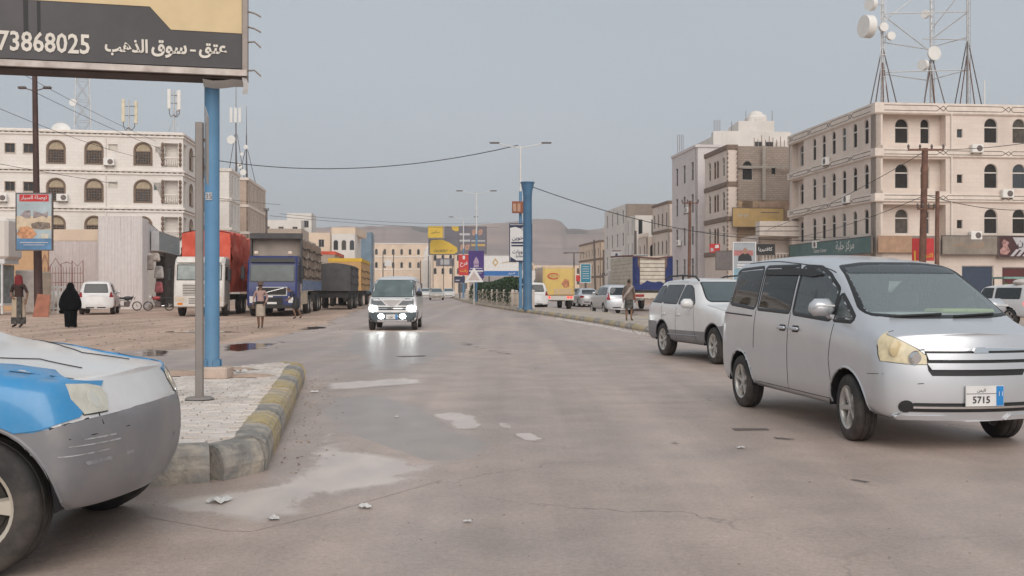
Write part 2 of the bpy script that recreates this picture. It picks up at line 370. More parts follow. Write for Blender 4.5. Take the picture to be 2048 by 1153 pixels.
def inside(pt, poly):
    x, y = pt; c = False; j = len(poly)-1
    for i in range(len(poly)):
        if (poly[i][1] > y) != (poly[j][1] > y) and x < (poly[j][0]-poly[i][0])*(y-poly[i][1])/(poly[j][1]-poly[i][1])+poly[i][0]: c = not c
        j = i
    return c
def feathered(m, base):
    """the road (or dirt) surface turning into the stain's material towards its middle, raggedly"""
    k = m.name+'_on_'+base.name
    if k in MATS: return MATS[k]
    f = base.copy(); f.name = k; nt = f.node_tree; N = nt.nodes; L = nt.links; b = N['Principled BSDF']; out = N['Material Output']
    a = N.new('ShaderNodeAttribute'); a.attribute_name = 'edge'; tc = N.new('ShaderNodeTexCoord'); n = N.new('ShaderNodeTexNoise'); n.inputs['Scale'].default_value = 2.6; n.inputs['Detail'].default_value = 10; n.inputs['Roughness'].default_value = .72; n.inputs['Distortion'].default_value = .8
    mp = N.new('ShaderNodeMapping'); mp.inputs['Scale'].default_value = (1.0, .5, 1); L.new(tc.outputs['Object'], mp.inputs[0]); L.new(mp.outputs[0], n.inputs['Vector'])
    ad = N.new('ShaderNodeMath'); ad.operation = 'MULTIPLY_ADD'; ad.inputs[1].default_value = 3.2; L.new(n.outputs[0], ad.inputs[0]); L.new(a.outputs['Fac'], ad.inputs[2])
    mr = N.new('ShaderNodeMapRange'); mr.interpolation_type = 'SMOOTHSTEP'; mr.inputs['From Min'].default_value = 1.55; mr.inputs['From Max'].default_value = 1.95; mr.inputs['To Max'].default_value = STAIN[m.name][2]; L.new(ad.outputs[0], mr.inputs['Value'])
    e = N.new('ShaderNodeMath'); e.operation = 'MULTIPLY'; es = N.new('ShaderNodeMapRange'); es.inputs['From Max'].default_value = .35; L.new(a.outputs['Fac'], es.inputs['Value']); L.new(es.outputs[0], e.inputs[0]); L.new(mr.outputs[0], e.inputs[1])
    b2 = N.new('ShaderNodeBsdfPrincipled'); col, ro, _ = STAIN[m.name]; b2.inputs['Roughness'].default_value = ro; b2.inputs['Specular IOR Level'].default_value = .55
    n2 = N.new('ShaderNodeTexNoise'); n2.inputs['Scale'].default_value = 3.0; n2.inputs['Detail'].default_value = 6; L.new(mp.outputs[0], n2.inputs['Vector']); v = N.new('ShaderNodeMapRange'); v.inputs['From Min'].default_value = .3; v.inputs['From Max'].default_value = .7; v.inputs['To Min'].default_value = .85; v.inputs['To Max'].default_value = 1.12; L.new(n2.outputs[0], v.inputs['Value'])
    sc_ = N.new('ShaderNodeVectorMath'); sc_.operation = 'SCALE'; sc_.inputs[0].default_value = col; L.new(v.outputs[0], sc_.inputs['Scale']); L.new(sc_.outputs[0], b2.inputs['Base Color'])
    mx = N.new('ShaderNodeMixShader'); L.new(e.outputs[0], mx.inputs[0]); L.new(b.outputs[0], mx.inputs[1]); L.new(b2.outputs[0], mx.inputs[2]); L.new(mx.outputs[0], out.inputs[0])
    MATS[k] = f; return f
STAIN = {'damp_asphalt': ((.29, .25, .225), .34, .7), 'pale_silt': ((.60, .51, .455), .38, .95), 'muddy_water': ((.08, .06, .05), .05, 1.0), 'dark_crack': ((.09, .07, .06), .7, .9)}
# the light surfaces and puddles on it, each where it lies
def puddle(name, pix, z, m, label, amp=0.15, freq=1.2, step=0.12, seed=0.0):
    pts = [gp(a, b)[:2] for a, b in pix]
    P = ragged(pts, step, amp, freq, seed); xs = [p[0] for p in P]; ys = [p[1] for p in P]; n = len(P); B_ = np.array(P)
    fe = min(.40, .25*min(max(xs)-min(xs), max(ys)-min(ys))); st = max(step*1.2, fe*.5); V = [Vector(p) for p in P]; A = [0.0]*n
    for x in np.arange(min(xs)+st/2, max(xs), st):
        for y in np.arange(min(ys)+st/2, max(ys), st):
            if inside((x, y), P):
                d = float(np.min(np.hypot(B_[:, 0]-x, B_[:, 1]-y)))
                if d > st*.4: V.append(Vector((x, y))); A.append(min(1, d/fe))
    r = delaunay_2d_cdt(V, [(i, (i+1) % n) for i in range(n)], [], 1, 1e-6, True); me = bpy.data.meshes.new(name)
    me.from_pydata([(v.x, v.y, z*.2) for v in r[0]], [], [f if (r[0][f[1]]-r[0][f[0]]).cross(r[0][f[2]]-r[0][f[0]]) > 0 else f[::-1] for f in r[2]])
    at_ = me.attributes.new('edge', 'FLOAT', 'POINT'); at_.data.foreach_set('value', [max([A[k] for k in o_] or [0]) for o_ in r[3]])
    me.materials.append(feathered(m, M_dirt if sum(p[0] for p in P)/n < -8.5 else M_road)); o = link(name, me); return tag(o, label, None, None, 'structure')
puddle('damp_patch', [(655, 795), (760, 790), (850, 815), (900, 850), (985, 880), (975, 915), (880, 932), (780, 912), (705, 898), (660, 862), (640, 830)], 0.004, M_wetroad,
       'smooth grey damp patch of asphalt right of the kerbed island', 0.12, 0.8, 0.15, 2.0)
puddle('damp_patch', [(690, 664), (890, 664), (905, 690), (880, 715), (820, 740), (740, 740), (690, 700)], 0.004, M_wetroad,
       'shiny damp asphalt in front of the oncoming van', 0.3, 0.5, 0.3, 5.0)
puddle('silt_patch', [(640, 862), (690, 866), (705, 898), (770, 908), (840, 926), (886, 936), (830, 950), (884, 962), (800, 974), (705, 985), (690, 1000), (625, 1015), (640, 1030),
       (560, 1040), (500, 1066), (438, 1062), (480, 1042), (390, 1030), (300, 1034), (300, 1000), (450, 985), (560, 962), (600, 925), (620, 890)], 0.008, M_silt,
       'large pale silt puddle stain beside the yellow and black kerb corner', 0.10, 1.6, 0.07, 1.0)
puddle('silt_patch', [(868, 828), (905, 824), (945, 832), (972, 848), (950, 860), (905, 858), (885, 842)], 0.008, M_silt, 'pale tan stain on the road, middle of the frame', 0.06, 1.5, 0.1, 4.0)
puddle('silt_patch', [(1030, 868), (1060, 866), (1092, 878), (1070, 885), (1042, 880)], 0.008, M_silt, 'small pale oval stain on the open road', 0.03, 1.5, 0.08, 7.0)
puddle('silt_patch', [(640, 770), (700, 762), (800, 756), (870, 758), (800, 770), (720, 776), (650, 784)], 0.008, M_silt, 'long pale silt streak beyond the end of the island', 0.25, 0.8, 0.15, 9.0)
puddle('silt_patch', [(995, 846), (1020, 848), (1022, 858), (1000, 856)], 0.008, M_silt, 'tiny pale stain between two larger stains', 0.03, 1.5, 0.08, 17.0)
puddle('puddle', [(450, 690), (490, 685), (540, 687), (575, 680), (595, 678), (560, 690), (520, 698), (480, 703), (452, 703)], 0.008, M_water, 'dark puddle reflecting the trucks, just right of the blue pole', 0.25, 0.9, 0.12, 1.5)
puddle('puddle', [(600, 657), (625, 654), (650, 655), (640, 659), (615, 660)], 0.008, M_water, 'small dark puddle at the road edge beside the oncoming van', 0.2, 0.8, 0.2, 2.5)
puddle('puddle', [(335, 663), (400, 661), (490, 664), (420, 666), (350, 665)], 0.008, M_water, 'long thin puddle on the dirt in front of the white truck', 0.2, 0.5, 0.2, 3.5)
puddle('puddle', [(250, 707), (300, 700), (360, 703), (330, 712), (270, 714)], 0.008, M_water, 'muddy puddle on the dirt behind the taxi bonnet', 0.35, 0.9, 0.12, 8.5)
puddle('road_crack', [(908, 682), (935, 684), (955, 692), (990, 700), (1030, 709), (1035, 713), (985, 705), (950, 698), (925, 690)], 0.006, M_crack, 'dark broken crack across the road right of the van', 0.12, 1.5, 0.1, 6.5)
puddle('road_crack', [(795, 713), (850, 711), (850, 714), (800, 716)], 0.0062, M_crack, 'short dark crack in the road before the oncoming van', 0.1, 1.5, 0.1, 12.5)
puddle('oil_stain', [(1460, 857), (1545, 857), (1540, 862), (1470, 863)], 0.006, M_crack, 'long dark oil stain beside the silver minivan', 0.02, 2, 0.06, 11.5)
puddle('oil_stain', [(1545, 874), (1590, 878), (1588, 882), (1550, 879)], 0.006, M_crack, 'short dark oil stain near the silver minivan front wheel', 0.02, 2, 0.06, 13.5)
puddle('oil_stain', [(1680, 950), (1760, 968), (1762, 973), (1700, 962)], 0.006, M_crack, 'faint dark line on the empty road at lower right', 0.02, 2, 0.06, 14.5)
# kerbed dust along the foot of the median
puddle('silt_patch', [(1310, 676), (1200, 655), (1110, 639), (1110, 634), (1200, 648), (1310, 668)], 0.006, M_silt, 'pale dust along the foot of the median kerb', 0.12, 0.8, 0.2, 21.0)

# ---------------------------------------------------------------- kerbs
M_kerb = [mat('kerb_yellow', (.47, .37, .19), 0.8, var=0.25, scale=6, bump=0.6, bscale=25, dirt=(.34, .29, .24), dscale=5.0, damt=1.6),
          mat('kerb_black', (.25, .235, .215), 0.8, var=0.3, scale=6, bump=0.6, bscale=25, dirt=(.44, .38, .31), dscale=4.5, damt=1.5),
          mat('kerb_bare', (.44, .37, .29), 0.85, var=0.25, scale=5, bump=0.6, bscale=25, dirt=(.46, .33, .12), dscale=4.0, damt=1.2)]
def resample(path, step):
    P = [Vector((p[0], p[1], 0)) for p in path]; out = [P[0]]; acc = 0.0
    for a, b in zip(P[:-1], P[1:]):
        L_ = (b-a).length; t = step-acc
        while t <= L_: out.append(a+(b-a)*(t/L_)); t += step
        acc = (acc+L_) % step
    return out
def kerb(path, parent, step, w, h, seq, side, zoff=0.0, rnd=1):
    """kerb stones along a path, each its own block, inside edge on the given side"""
    P = resample(path, step); rr = random.Random(rnd); ms = {}
    for i in range(len(P)-1):
        a, b = P[i], P[i+1]; d = b-a; ang = math.atan2(d.y, d.x); k = seq[i % len(seq)]
        if (k, i % 3) not in ms:
            mb = MB(); L_ = step-0.015; j = [rr.uniform(-.012, .012) for _ in range(4)]
            prof = [(0, -0.02), (w+.03, -0.02), (w+.03, h-.03), (w-.03, h+j[0]*.5), (0.11+j[1], h+j[2]*.5), (.05, h-.022), (0.012, h-0.07+j[3]), (-0.012, h*0.4)]
            mb.prism([(p*side, q) for p, q in prof], 0.008, L_, 'yz'); ms[k, i % 3] = mb.mesh('kerb_stone', M_kerb[k], False)
        link('kerb_stone', ms[k, i % 3], parent, (a.x-parent.location.x, a.y-parent.location.y, zoff+rr.uniform(-.008, .008)), (0, 0, ang+rr.uniform(-.006, .006)))

# the traffic island at lower left
HI = 0.27
A, B = Vector((-1.92, 8.1)), Vector((-3.25, 16.4))
isl = empty('traffic_island', (-4, 11, 0), 0, 'kerbed traffic island paved with pale pavers, carrying the blue billboard pole', 'traffic island')
NE = [(-9.0, 7.0), (-6.0, 7.2), (-3.2, 7.4), (-2.55, 7.5), (-2.15, 7.75), (-1.97, 8.2)]
FE = [(-3.3, 16.35), (-3.5, 16.75), (-3.9, 16.6), (-4.95, 15.0), (-9.0, 12.2)]
pts_i = NE+[tuple(B)]+FE
mb = MB()
ins = [(p[0]-0.12, p[1]) for p in pts_i]
mb.prism([(p[0]+4, p[1]-11) for p in [(-9.0, 7.22), (-6, 7.42), (-3.25, 7.62), (-2.6, 7.75), (-2.15, 8.05), (-3.45, 16.2), (-3.75, 16.4), (-4.9, 14.8), (-9, 12.0)]], -0.02, HI-0.045, 'xy')
mb.build('island_bed', mat('island_sand', (.36, .30, .25), 0.95, bump=0.5), isl)
kerb(NE[:4]+[(-2.15, 7.72)], isl, 0.62, 0.26, HI, [1, 0, 2, 1, 0], 1, rnd=3)
kerb([(-2.17, 7.72), (-1.94, 8.15)], isl, 0.46, 0.26, HI, [1], 1, rnd=4)
kerb([(-1.95, 8.17), (-3.28, 16.35)], isl, 0.86, 0.26, HI, [1, 0, 1, 0, 2, 0, 1, 0], 1, rnd=5)
kerb([(-3.28, 16.35), (-3.6, 16.85)], isl, 0.5, 0.26, HI, [0], 1, rnd=6)
kerb([(-3.62, 16.8), (-4.95, 15.0), (-9.0, 12.2)], isl, 0.8, 0.22, HI-0.02, [2, 2, 0, 2], 1, rnd=7)
# pavers: the 300 nearest as single pieces, the rest joined
M_pav = [mat('paver_pale', (.72, .65, .59), 0.85, var=0.12, scale=9, bump=0.5, bscale=60, dirt=(.36, .30, .26), dscale=1.6, damt=0.6),
         mat('paver_grey', (.64, .58, .53), 0.85, var=0.12, scale=9, bump=0.5, bscale=60, dirt=(.33, .28, .24), dscale=1.6, damt=0.6),
         mat('paver_pink', (.68, .58, .51), 0.85, var=0.12, scale=9, bump=0.5, bscale=60, dirt=(.33, .27, .23), dscale=1.6, damt=0.6)]
def inside(pt, poly):
    x, y = pt; c = False; j = len(poly)-1
    for i in range(len(poly)):
        if (poly[i][1] > y) != (poly[j][1] > y) and x < (poly[j][0]-poly[i][0])*(y-poly[i][1])/(poly[j][1]-poly[i][1])+poly[i][0]: c = not c
        j = i
    return c
bed = [(-9.0, 7.24), (-6, 7.44), (-3.25, 7.64), (-2.6, 7.75), (-2.22, 8.05), (-3.50, 16.2), (-3.75, 16.35), (-4.95, 14.75), (-9, 11.95)]
pv = []; ang = math.atan2(B.y-A.y, B.x-A.x)-math.pi/2; rr = random.Random(11); cs, sn = math.cos(ang), math.sin(ang)
for i in range(-12, 45):
    for j in range(0, 92):
        u = -(i*0.205+(0.1 if j % 2 else 0)); v = j*0.103
        x, y = A.x-0.3+u*cs-v*sn, A.y-0.45+u*sn+v*cs
        if inside((x, y), bed) and -(x)*F/y < 1024+60 and not (abs(x+3.35) < .09 and abs(y-11.0) < .09): pv.append((y, x))
pv.sort(key=lambda p: p[0]**2+(p[1])**2)
pms = []
for k in range(3):
    m_ = MB(); m_.cbox((0, 0, -0.03), (0.197, 0.096, 0.06), 0.006); pms.append(m_.mesh('paver', M_pav[k]))
rest = MB(); far_j = 0
for q, (y, x) in enumerate(pv):
    k = rr.choice([0, 0, 1, 2, 0, 1]); dz = rr.uniform(-.007, .007)+0.01*noise.noise(Vector((x*.7, y*.7, 0))); tl = rr.uniform(-.02, .02)
    if q < 300:
        o = link('paver', pms[k], isl, (x+4, y-11, HI-0.012+dz), (rr.uniform(-.03, .03), tl, ang+rr.uniform(-.015, .015)))
    else:
        rest.cur = k; z = HI-0.012+dz
        rest.box((x+4, y-11, z-0.02), (0.196, 0.094, 0.04), ang+rr.uniform(-.015, .015))
o = rest.build('paving', M_pav, isl); o['kind'] = 'stuff'
for (px, py, s) in ((345, 748, .5), (470, 738, .25), (500, 752, .3)):   # swept dust lying against the pole
    p = gp(px, py, HI); mb = MB(); mb.lathe([(s, 0), (s*.7, s*.06), (s*.3, s*.1), (0.001, s*.11)], 14)
    o = mb.build('dust_heap', M_dirt, isl, loc=(p.x+4, p.y-11, HI-0.005), smooth=True); o.scale = (1.2, .7, 1)

# ---------------------------------------------------------------- the median
med = empty('median', (1, 60, 0), 0, 'raised central median with yellow and black kerb stones between the carriageways', 'median')
ML = [gp(a, b)[:2] for a, b in ((1345, 676), (1310, 668), (1200, 648), (1100, 632.5), (1040, 624.5), (980, 615), (940, 607), (915, 600.5), (898, 594.5))]
ML.append((ML[-1][0]-9, ML[-1][1]+100))
def offset_path(P, d):
    out = []
    for i, p in enumerate(P):
        a = Vector(P[max(i-1, 0)]); b = Vector(P[min(i+1, len(P)-1)]); t = (b-a).normalized(); out.append((p[0]+t.y*d, p[1]-t.x*d))
    return out
MR = offset_path(ML, 3.0); HM = 0.2
top = [(p[0]-1, p[1]-60) for p in offset_path(ML, 0.15)]+[(p[0]-1, p[1]-60) for p in offset_path(ML, 2.85)][::-1]
mb = MB(); mb.prism(top, -0.02, HM-0.03, 'xy'); mb.build('median_bed', mat('median_paving', (.45, .38, .32), 0.9, var=.2, bump=.5, dirt=(.3, .24, .2), damt=.6), med)
kerb(ML, med, 1.0, 0.2, HM, [0, 1, 2, 1, 2, 0, 1, 2, 1], -1, rnd=8)
kerb(MR[:5], med, 1.0, 0.2, HM, [2, 1, 2, 0], 1, rnd=9)
kerb([MR[0], ML[0]], med, 0.98, 0.2, HM, [0, 1, 2], 1, rnd=10)

# ---------------------------------------------------------------- hills behind the town, and the air in front of them
prof = [(-3000, 470), (-900, 480), (300, 468), (560, 462), (640, 455), (720, 453), (800, 452), (860, 455), (930, 451), (1000, 447), (1050, 441), (1075, 437.5), (1105, 438.5), (1122, 443),
        (1130, 452), (1136, 458.5), (1180, 460), (1215, 456), (1260, 447), (1330, 440), (1700, 430), (3000, 425), (5200, 440)]
DM = 1750.0
pxs = np.concatenate([np.linspace(-3000, 500, 60), np.linspace(510, 1340, 180), np.linspace(1360, 5200, 60)])
pys = np.interp(pxs, [p[0] for p in prof], [p[1] for p in prof])
rows = []
for px, py in zip(pxs, pys):
    hz = zat(py, DM)+noise.fractal(Vector((px*.03, 0, 3)), .7, 2, 4)*1.6; x = xat(px, DM); col = []
    for t, hh in ((0, -.05), (.1, .03), (.2, .09), (.3, .17), (.4, .26), (.5, .36), (.58, .46), (.66, .56), (.72, .62), (.79, .70), (.80, .79), (.825, .81), (.832, .90), (.86, .92), (.87, 1.0), (1.1, 1.0), (1.5, .6)):
        n_ = noise.fractal(Vector((x*.006, t*4, 0)), .8, 2, 5)*.05*(1 if hh < .95 else .15); gul = noise.turbulence(Vector((x*.012, t*1.5, 7)), 4, False)*45*(1-abs(t-.5))
        col.append((x*(1+(t-.87)*.25), DM-320*(.87-t)/.87+gul*(hh < .99), max(-3, hz*(hh+n_*(0 < hh < .99)))))
    rows.append(col)
mb = MB(); mb.grid(rows)
M_hill = mat('hill_rock', (.33, .215, .17), 0.95, var=.3, scale=.01, dirt=(.15, .10, .085), dscale=.022, damt=1.1, bump=1.0, bscale=.05, streak=True)
for nd in M_hill.node_tree.nodes:      # level beds of rock
    if nd.type == 'MAPPING': nd.inputs['Scale'].default_value = (.12, .12, 3.2)
tag(mb.build('hills', M_hill, smooth=True, ang=1.2), 'flat-topped rocky brown hills beyond the end of the avenue', kind='structure')

# loose stones on the dirt, along the kerbs and at the road edge
rr = random.Random(77); mb = MB()
def stone_at(x, y, s, z):
    mb.hull([(x+rr.uniform(-1, 1)*s, y+rr.uniform(-1, 1)*s, z+rr.uniform(0, 1)*s*.8) for _ in range(8)])
for _ in range(1100):
    px, py = rr.uniform(0, 720), 640+abs(rr.gauss(0, 35)); p = gp(px, py)
    if p.y > 17.5 and (p.x < -8+.0*p.y or rr.random() < .12): stone_at(p.x, p.y, rr.choice([.015, .02, .03, .045]), -.012)
for _ in range(200):
    t_ = rr.random(); p = Vector((-1.9-1.35*t_, 8.0+8.4*t_)); stone_at(p.x+abs(rr.gauss(0, .25))+.03, p.y, rr.choice([.006, .01, .016]), 0)
for _ in range(500):
    t_ = rr.uniform(0, len(ML)-3.01); i = int(t_); f = t_-i; stone_at(ML[i][0]*(1-f)+ML[i+1][0]*f-abs(rr.gauss(0, .3))-.05, ML[i][1]*(1-f)+ML[i+1][1]*f, rr.choice([.015, .025, .035]), 0)
for _ in range(160):
    p = gp(rr.uniform(300, 2000), rr.uniform(700, 1130)); stone_at(p.x, p.y, rr.choice([.005, .007, .01]), 0)
tag(mb.build('gravel', mat('gravel_tan', (.38, .30, .25), .9, var=.35, scale=3)), 'loose gravel scattered along kerbs, dirt and road edge', kind='stuff')
# ================================================================ buildings
def arch(w, h, n=10, point=0.0):
    r = w/2; s = h-r*(1+point); out = [(-r, 0), (r, 0)]
    for i in range(n+1):
        t = math.pi*i/n; out.append((r*math.cos(t), s+r*(1+point)*math.sin(t)))
    return out
def rect(w, h): return [(-w/2, 0), (w/2, 0), (w/2, h), (-w/2, h)]
def inset(P, t):
    cx = sum(p[0] for p in P)/len(P); zs = [p[1] for p in P]; z0, z1 = min(zs), max(zs); w = max(p[0] for p in P); cz = (z0+z1)/2
    return [(p[0]*(w-t)/w, cz+(p[1]-cz)*((z1-z0)/2-t)/((z1-z0)/2)) for p in P]
def ring(mb, P, Q, a, b):
    n = len(P); k = len(mb.v)
    V = [(p[0], a, p[1]) for p in P]+[(q[0], a, q[1]) for q in Q]+[(q[0], b, q[1]) for q in Q]+[(p[0], b, p[1]) for p in P]
    fs = []
    for i in range(n):
        j = (i+1) % n
        for s in range(4): fs.append((s*n+i, s*n+j, ((s+1) % 4)*n+j, ((s+1) % 4)*n+i))
    mb.add(V, fs)

M_glass = mat('window_glass_dark', (.018, .018, .02), 0.25, var=.3, spec=.5)
M_hole = mat('window_dark_room', (.022, .018, .016), 0.8, var=.4)
M_wframe = mat('window_frame_white', (.62, .57, .52), 0.6)
M_wood = mat('window_wood', (.19, .125, .085), 0.6, var=.3, scale=8)
M_tan = mat('fanlight_tan', (.42, .33, .22), 0.5, var=.2)
M_alu = mat('window_frame_grey', (.35, .34, .33), 0.5)
WT = {}; WR = random.Random(21)
M_curtain = mat('window_curtain', (.09, .075, .062), .8, var=.4, scale=3); M_glassb = mat('window_glass_sky', (.05, .055, .06), .12, spec=.7)
def wtype(key, out, frame_m, pane_m, t=0.05, transom=None, mull=False, hood=None, lattice=False, fan=None):
    mb = MB(); ring(mb, out, inset(out, t), 0.06, 0.13); w = max(p[0] for p in out); h = max(p[1] for p in out)
    if transom: mb.bb((-w+.01, .065, transom-.045), (w-.01, .125, transom+.045))
    if mull: mb.bb((-.025, .07, .01), (.025, .12, (transom or h)-.01))
    if lattice:
        for i in range(1, 6):
            x = -w+2*w*i/6; mb.bb((x-.018, .075, .03), (x+.018, .11, transom-.03))
        for i in range(1, 5):
            z = transom*i/5; mb.bb((-w+.02, .08, z-.018), (w-.02, .105, z+.018))
        mb.tube([(w*.62*math.cos(a), .085, transom*.5+w*.62*math.sin(a)) for a in np.linspace(0, 2*math.pi, 13)[:-1]], .025, 4, True)
    fm = mb.mesh('window', frame_m)
    pb = MB(); pb.prism(inset(out, t*.4), .125, .15)
    hm = None
    if hood:
        hb = MB(); ring(hb, [(p[0]*(w+hood)/w, p[1]*(h+hood)/h-(.06 if p[1] < .01 else 0)) for p in out], inset(out, -.004), -.05, .02)
        hm = hb.mesh('surround', M_wood if lattice else MATS.get('trim_cream') or mat('trim_cream', (.60, .53, .46), .8))
    fl = None
    if fan:
        q = [p for p in inset(out, t) if p[1] >= transom-.001]; q = [(q[-1][0], transom), (q[0][0], transom)]+q
        fb = MB(); fb.prism(q, .1, .118); fl = fb.mesh('fanlight', fan)
    pn_ = [pb.mesh('pane', pane_m)]
    if pane_m in (M_glass, M_hole):      # curtains, boards and bare rooms behind: no two rows alike
        for m_ in (M_curtain, M_glassb): q = pn_[0].copy(); q.materials.clear(); q.materials.append(m_); pn_.append(q)
    WT[key] = (out, fm, pn_, hm, fl)
wtype('open_wide', arch(1.0, 1.78), M_wframe, M_hole, .04, 1.12)
wtype('open_mid', arch(.68, 1.78), M_wframe, M_hole, .04, 1.12)
wtype('open_narrow', arch(.78, 1.8), M_wframe, M_hole, .045, 1.15)
wtype('open_small', rect(.42, .62), M_wframe, M_hole, .02)
wtype('wood_arch', arch(1.3, 1.8), M_wood, M_glass, .07, 1.1, hood=.1, lattice=True, fan=M_tan)
wtype('wood_square', rect(.75, .75), M_wood, M_glass, .05, None, True, hood=.06)
wtype('vent', rect(.75, .55), M_wframe, mat('vent_panel', (.62, .58, .50), .6), .05)
wtype('glass_tile', rect(.85, .65), M_alu, mat('window_glass_teal', (.10, .14, .14), .2), .05)
wtype('tall', rect(.85, 1.95), M_alu, M_glass, .04, 1.3)
wtype('pair', arch(.72, 1.7), M_wood, M_glass, .05, 1.05, True)
wtype('far', rect(1.0, 1.4), M_alu, M_glass, .06, None, True)
wtype('far_arch', arch(.8, 1.7, 6), M_alu, M_glass, .06)
wtype('far_slit', rect(.6, 2.1), M_alu, M_glass, .05)
wtype('shop', rect(2.6, 2.7), M_alu, mat('shop_shutter', (.10, .11, .13), .5, .3), .07)
wtype('shop_blue', rect(2.4, 2.9), M_alu, mat('shop_shutter_blue', (.05, .07, .11), .45, .3), .07)
wtype('shop_red', rect(1.9, 2.8), M_alu, mat('shop_shutter_red', (.10, .02, .02), .5), .07)

class Bld:
    def __init__(s, name, loc, label, group=None):
        s.e = empty(name, (loc[0], loc[1], 0), 0, label, 'building', group); s.o = Vector((loc[0], loc[1], 0))
    def face(s, P0, u, n, W, z0, z1, m, opens=(), holes=(), depth=.2, name='wall', ret=True):
        """wall from P0 along u, its inside towards n; opens = (type, along, height), holes = plain rectangles (a, b, z, z2)"""
        u = Vector((u[0], u[1], 0)).normalized(); n = Vector((n[0], n[1], 0)).normalized(); P0 = Vector((P0[0], P0[1], 0))
        rz = math.atan2(-n.x, n.y); e = Vector((math.cos(rz), math.sin(rz), 0)); sg = 1 if e.dot(u) > 0 else -1
        outer = [(0, z0), (sg*W, z0), (sg*W, z1), (0, z1)]; loops = []
        for k, a, z in opens: loops.append([(sg*a+p[0], z+p[1]) for p in WT[k][0]])
        for a, b, z, z2 in holes: loops.append([(sg*a, z), (sg*b, z), (sg*b, z2), (sg*a, z2)])
        allp = [outer]+loops; flat = [p for l in allp for p in l]
        tr = tessellate_polygon([[Vector((p[0], p[1], 0)) for p in l] for l in allp])
        mb = MB(); mb.add([(p[0], 0, p[1]) for p in flat], tr); k0 = 0
        for l in [outer]+loops:
            nn = len(l); mb.add([(p[0], 0, p[1]) for p in l]+[(p[0], depth, p[1]) for p in l], [(i, (i+1) % nn, nn+(i+1) % nn, nn+i) for i in range(nn)])
        loc = P0-s.o
        w = mb.build(name, m, s.e, loc=loc, rot=(0, 0, rz))
        for k, a, z in opens:
            p = loc+e*(sg*a)+Vector((0, 0, z)); win = link('window', WT[k][1], s.e, p, (0, 0, rz))
            pq = WT[k][2]; link('pane', pq[0] if len(pq) == 1 else WR.choice([pq[0]]*6+pq[1:]), win)
            if WT[k][3]: link('surround', WT[k][3], win)
            if WT[k][4]: link('fanlight', WT[k][4], win)
        return w, rz
    def band(s, P0, u, n, W, z, hh, proud, m, name='cornice', a0=0.0, lines=None, ext=None):
        u = Vector((u[0], u[1], 0)).normalized(); n = Vector((n[0], n[1], 0)).normalized(); P0 = Vector((P0[0], P0[1], 0))
        rz = math.atan2(-n.x, n.y); e = Vector((math.cos(rz), math.sin(rz), 0)); sg = 1 if e.dot(u) > 0 else -1
        ex = proud-.003 if ext is None else ext
        mb = MB(); a, b = sorted((sg*(a0-ex), sg*(W+ex)))
        mb.prism([(-proud, z+hh*.12), (-proud, z+hh), (.1, z+hh), (.1, z), (-proud*.4, z)], a, b, 'yz')
        o = mb.build(name, m, s.e, loc=P0-s.o, rot=(0, 0, rz))
        if lines:
            lm, step = lines; mb = MB(); y = -proud-.004; zt, zb = z+hh*.78, z+hh*.32; zc = (zt+zb)/2; x = a0+.2; L_ = W
            def ln(p, q): mb.tube([(sg*p[0], y, p[1]), (sg*q[0], y, q[1])], .022, 4)
            while x < L_:
                x2 = min(x+step, L_)
                ln((x+.35, zt), (x2-.35, zt)); ln((x+.35, zb), (x2-.35, zb))
                d = (zt-zb)/2
                if x2 < L_:
                    for k in range(2):
                        c = x2+(-.0+k*.32)
                        ln((c-.16-.19*(k == 0), zt), (c+.16, zb)); ln((c-.16-.19*(k == 0), zb), (c+.16, zt))
                    ln((x2+.48, zt), (x2+.68, zt)); ln((x2+.48, zb), (x2+.68, zb))
                x = x2+.33
            mb.build('inlay_line', lm, o)
        return o
    def shell(s, pts, z0, z1, m, name='roof', flat=None):
        """the unseen sides and roof: a closed block set 0.12 m inside the faces"""
        mb = MB(); mb.prism([(p[0]-s.o.x, p[1]-s.o.y) for p in pts], z0, z1, 'xy'); return mb.build(name, m, s.e)

VU = Vector((-.105, 1, 0)).normalized(); VR = Vector((1, .105, 0)).normalized()      # along the avenue, across it
def P2(v, a, b): return (v[0]+VR.x*a+VU.x*b, v[1]+VR.y*a+VU.y*b)

M_cream = stone('cream_stone', (.765, .66, .58), (.72, .615, .54), (.65, .555, .485), .6, .3, .008, damt=.3, bump=.3, dirt=(.40, .33, .28))
M_band = mat('cornice_stone', (.77, .675, .595), .8, var=.08, bump=.2, dirt=(.35, .27, .21), dscale=.8, damt=.25)
M_line = mat('inlay_dark', (.10, .075, .06), .7)
M_white = stone('white_stone', (.84, .785, .73), (.80, .745, .69), (.72, .66, .61), .55, .28, .010, damt=.25, bump=.3, dirt=(.45, .38, .32))
M_wband = mat('white_cornice', (.78, .715, .65), .8, var=.1, bump=.2)
M_lilac = stone('pale_stone', (.72, .66, .645), (.665, .61, .60), (.60, .55, .54), .8, .32, .01, damt=.12, bump=.2)
M_block = stone('grey_block', (.40, .32, .265), (.33, .27, .225), (.24, .19, .16), .4, .2, .018, damt=.3, bump=.6)
M_tanw = stone('tan_block', (.50, .35, .23), (.45, .31, .20), (.33, .235, .16), .4, .2, .016, damt=.3, bump=.5)
M_brownb = mat('brown_band', (.22, .155, .12), .8, var=.2)
M_pink = stone('pink_stone', (.55, .42, .335), (.50, .385, .305), (.40, .31, .25), .5, .28, .01, damt=.3)
M_plasterw = mat('white_plaster', (.74, .69, .64), .85, var=.07, scale=.6, bump=.2, dirt=(.42, .36, .31), dscale=.3, damt=.25, streak=True)
M_plasterc = mat('cream_plaster', (.76, .60, .46), .85, var=.08, scale=.6, bump=.2, dirt=(.40, .30, .23), dscale=.3, damt=.3, streak=True)
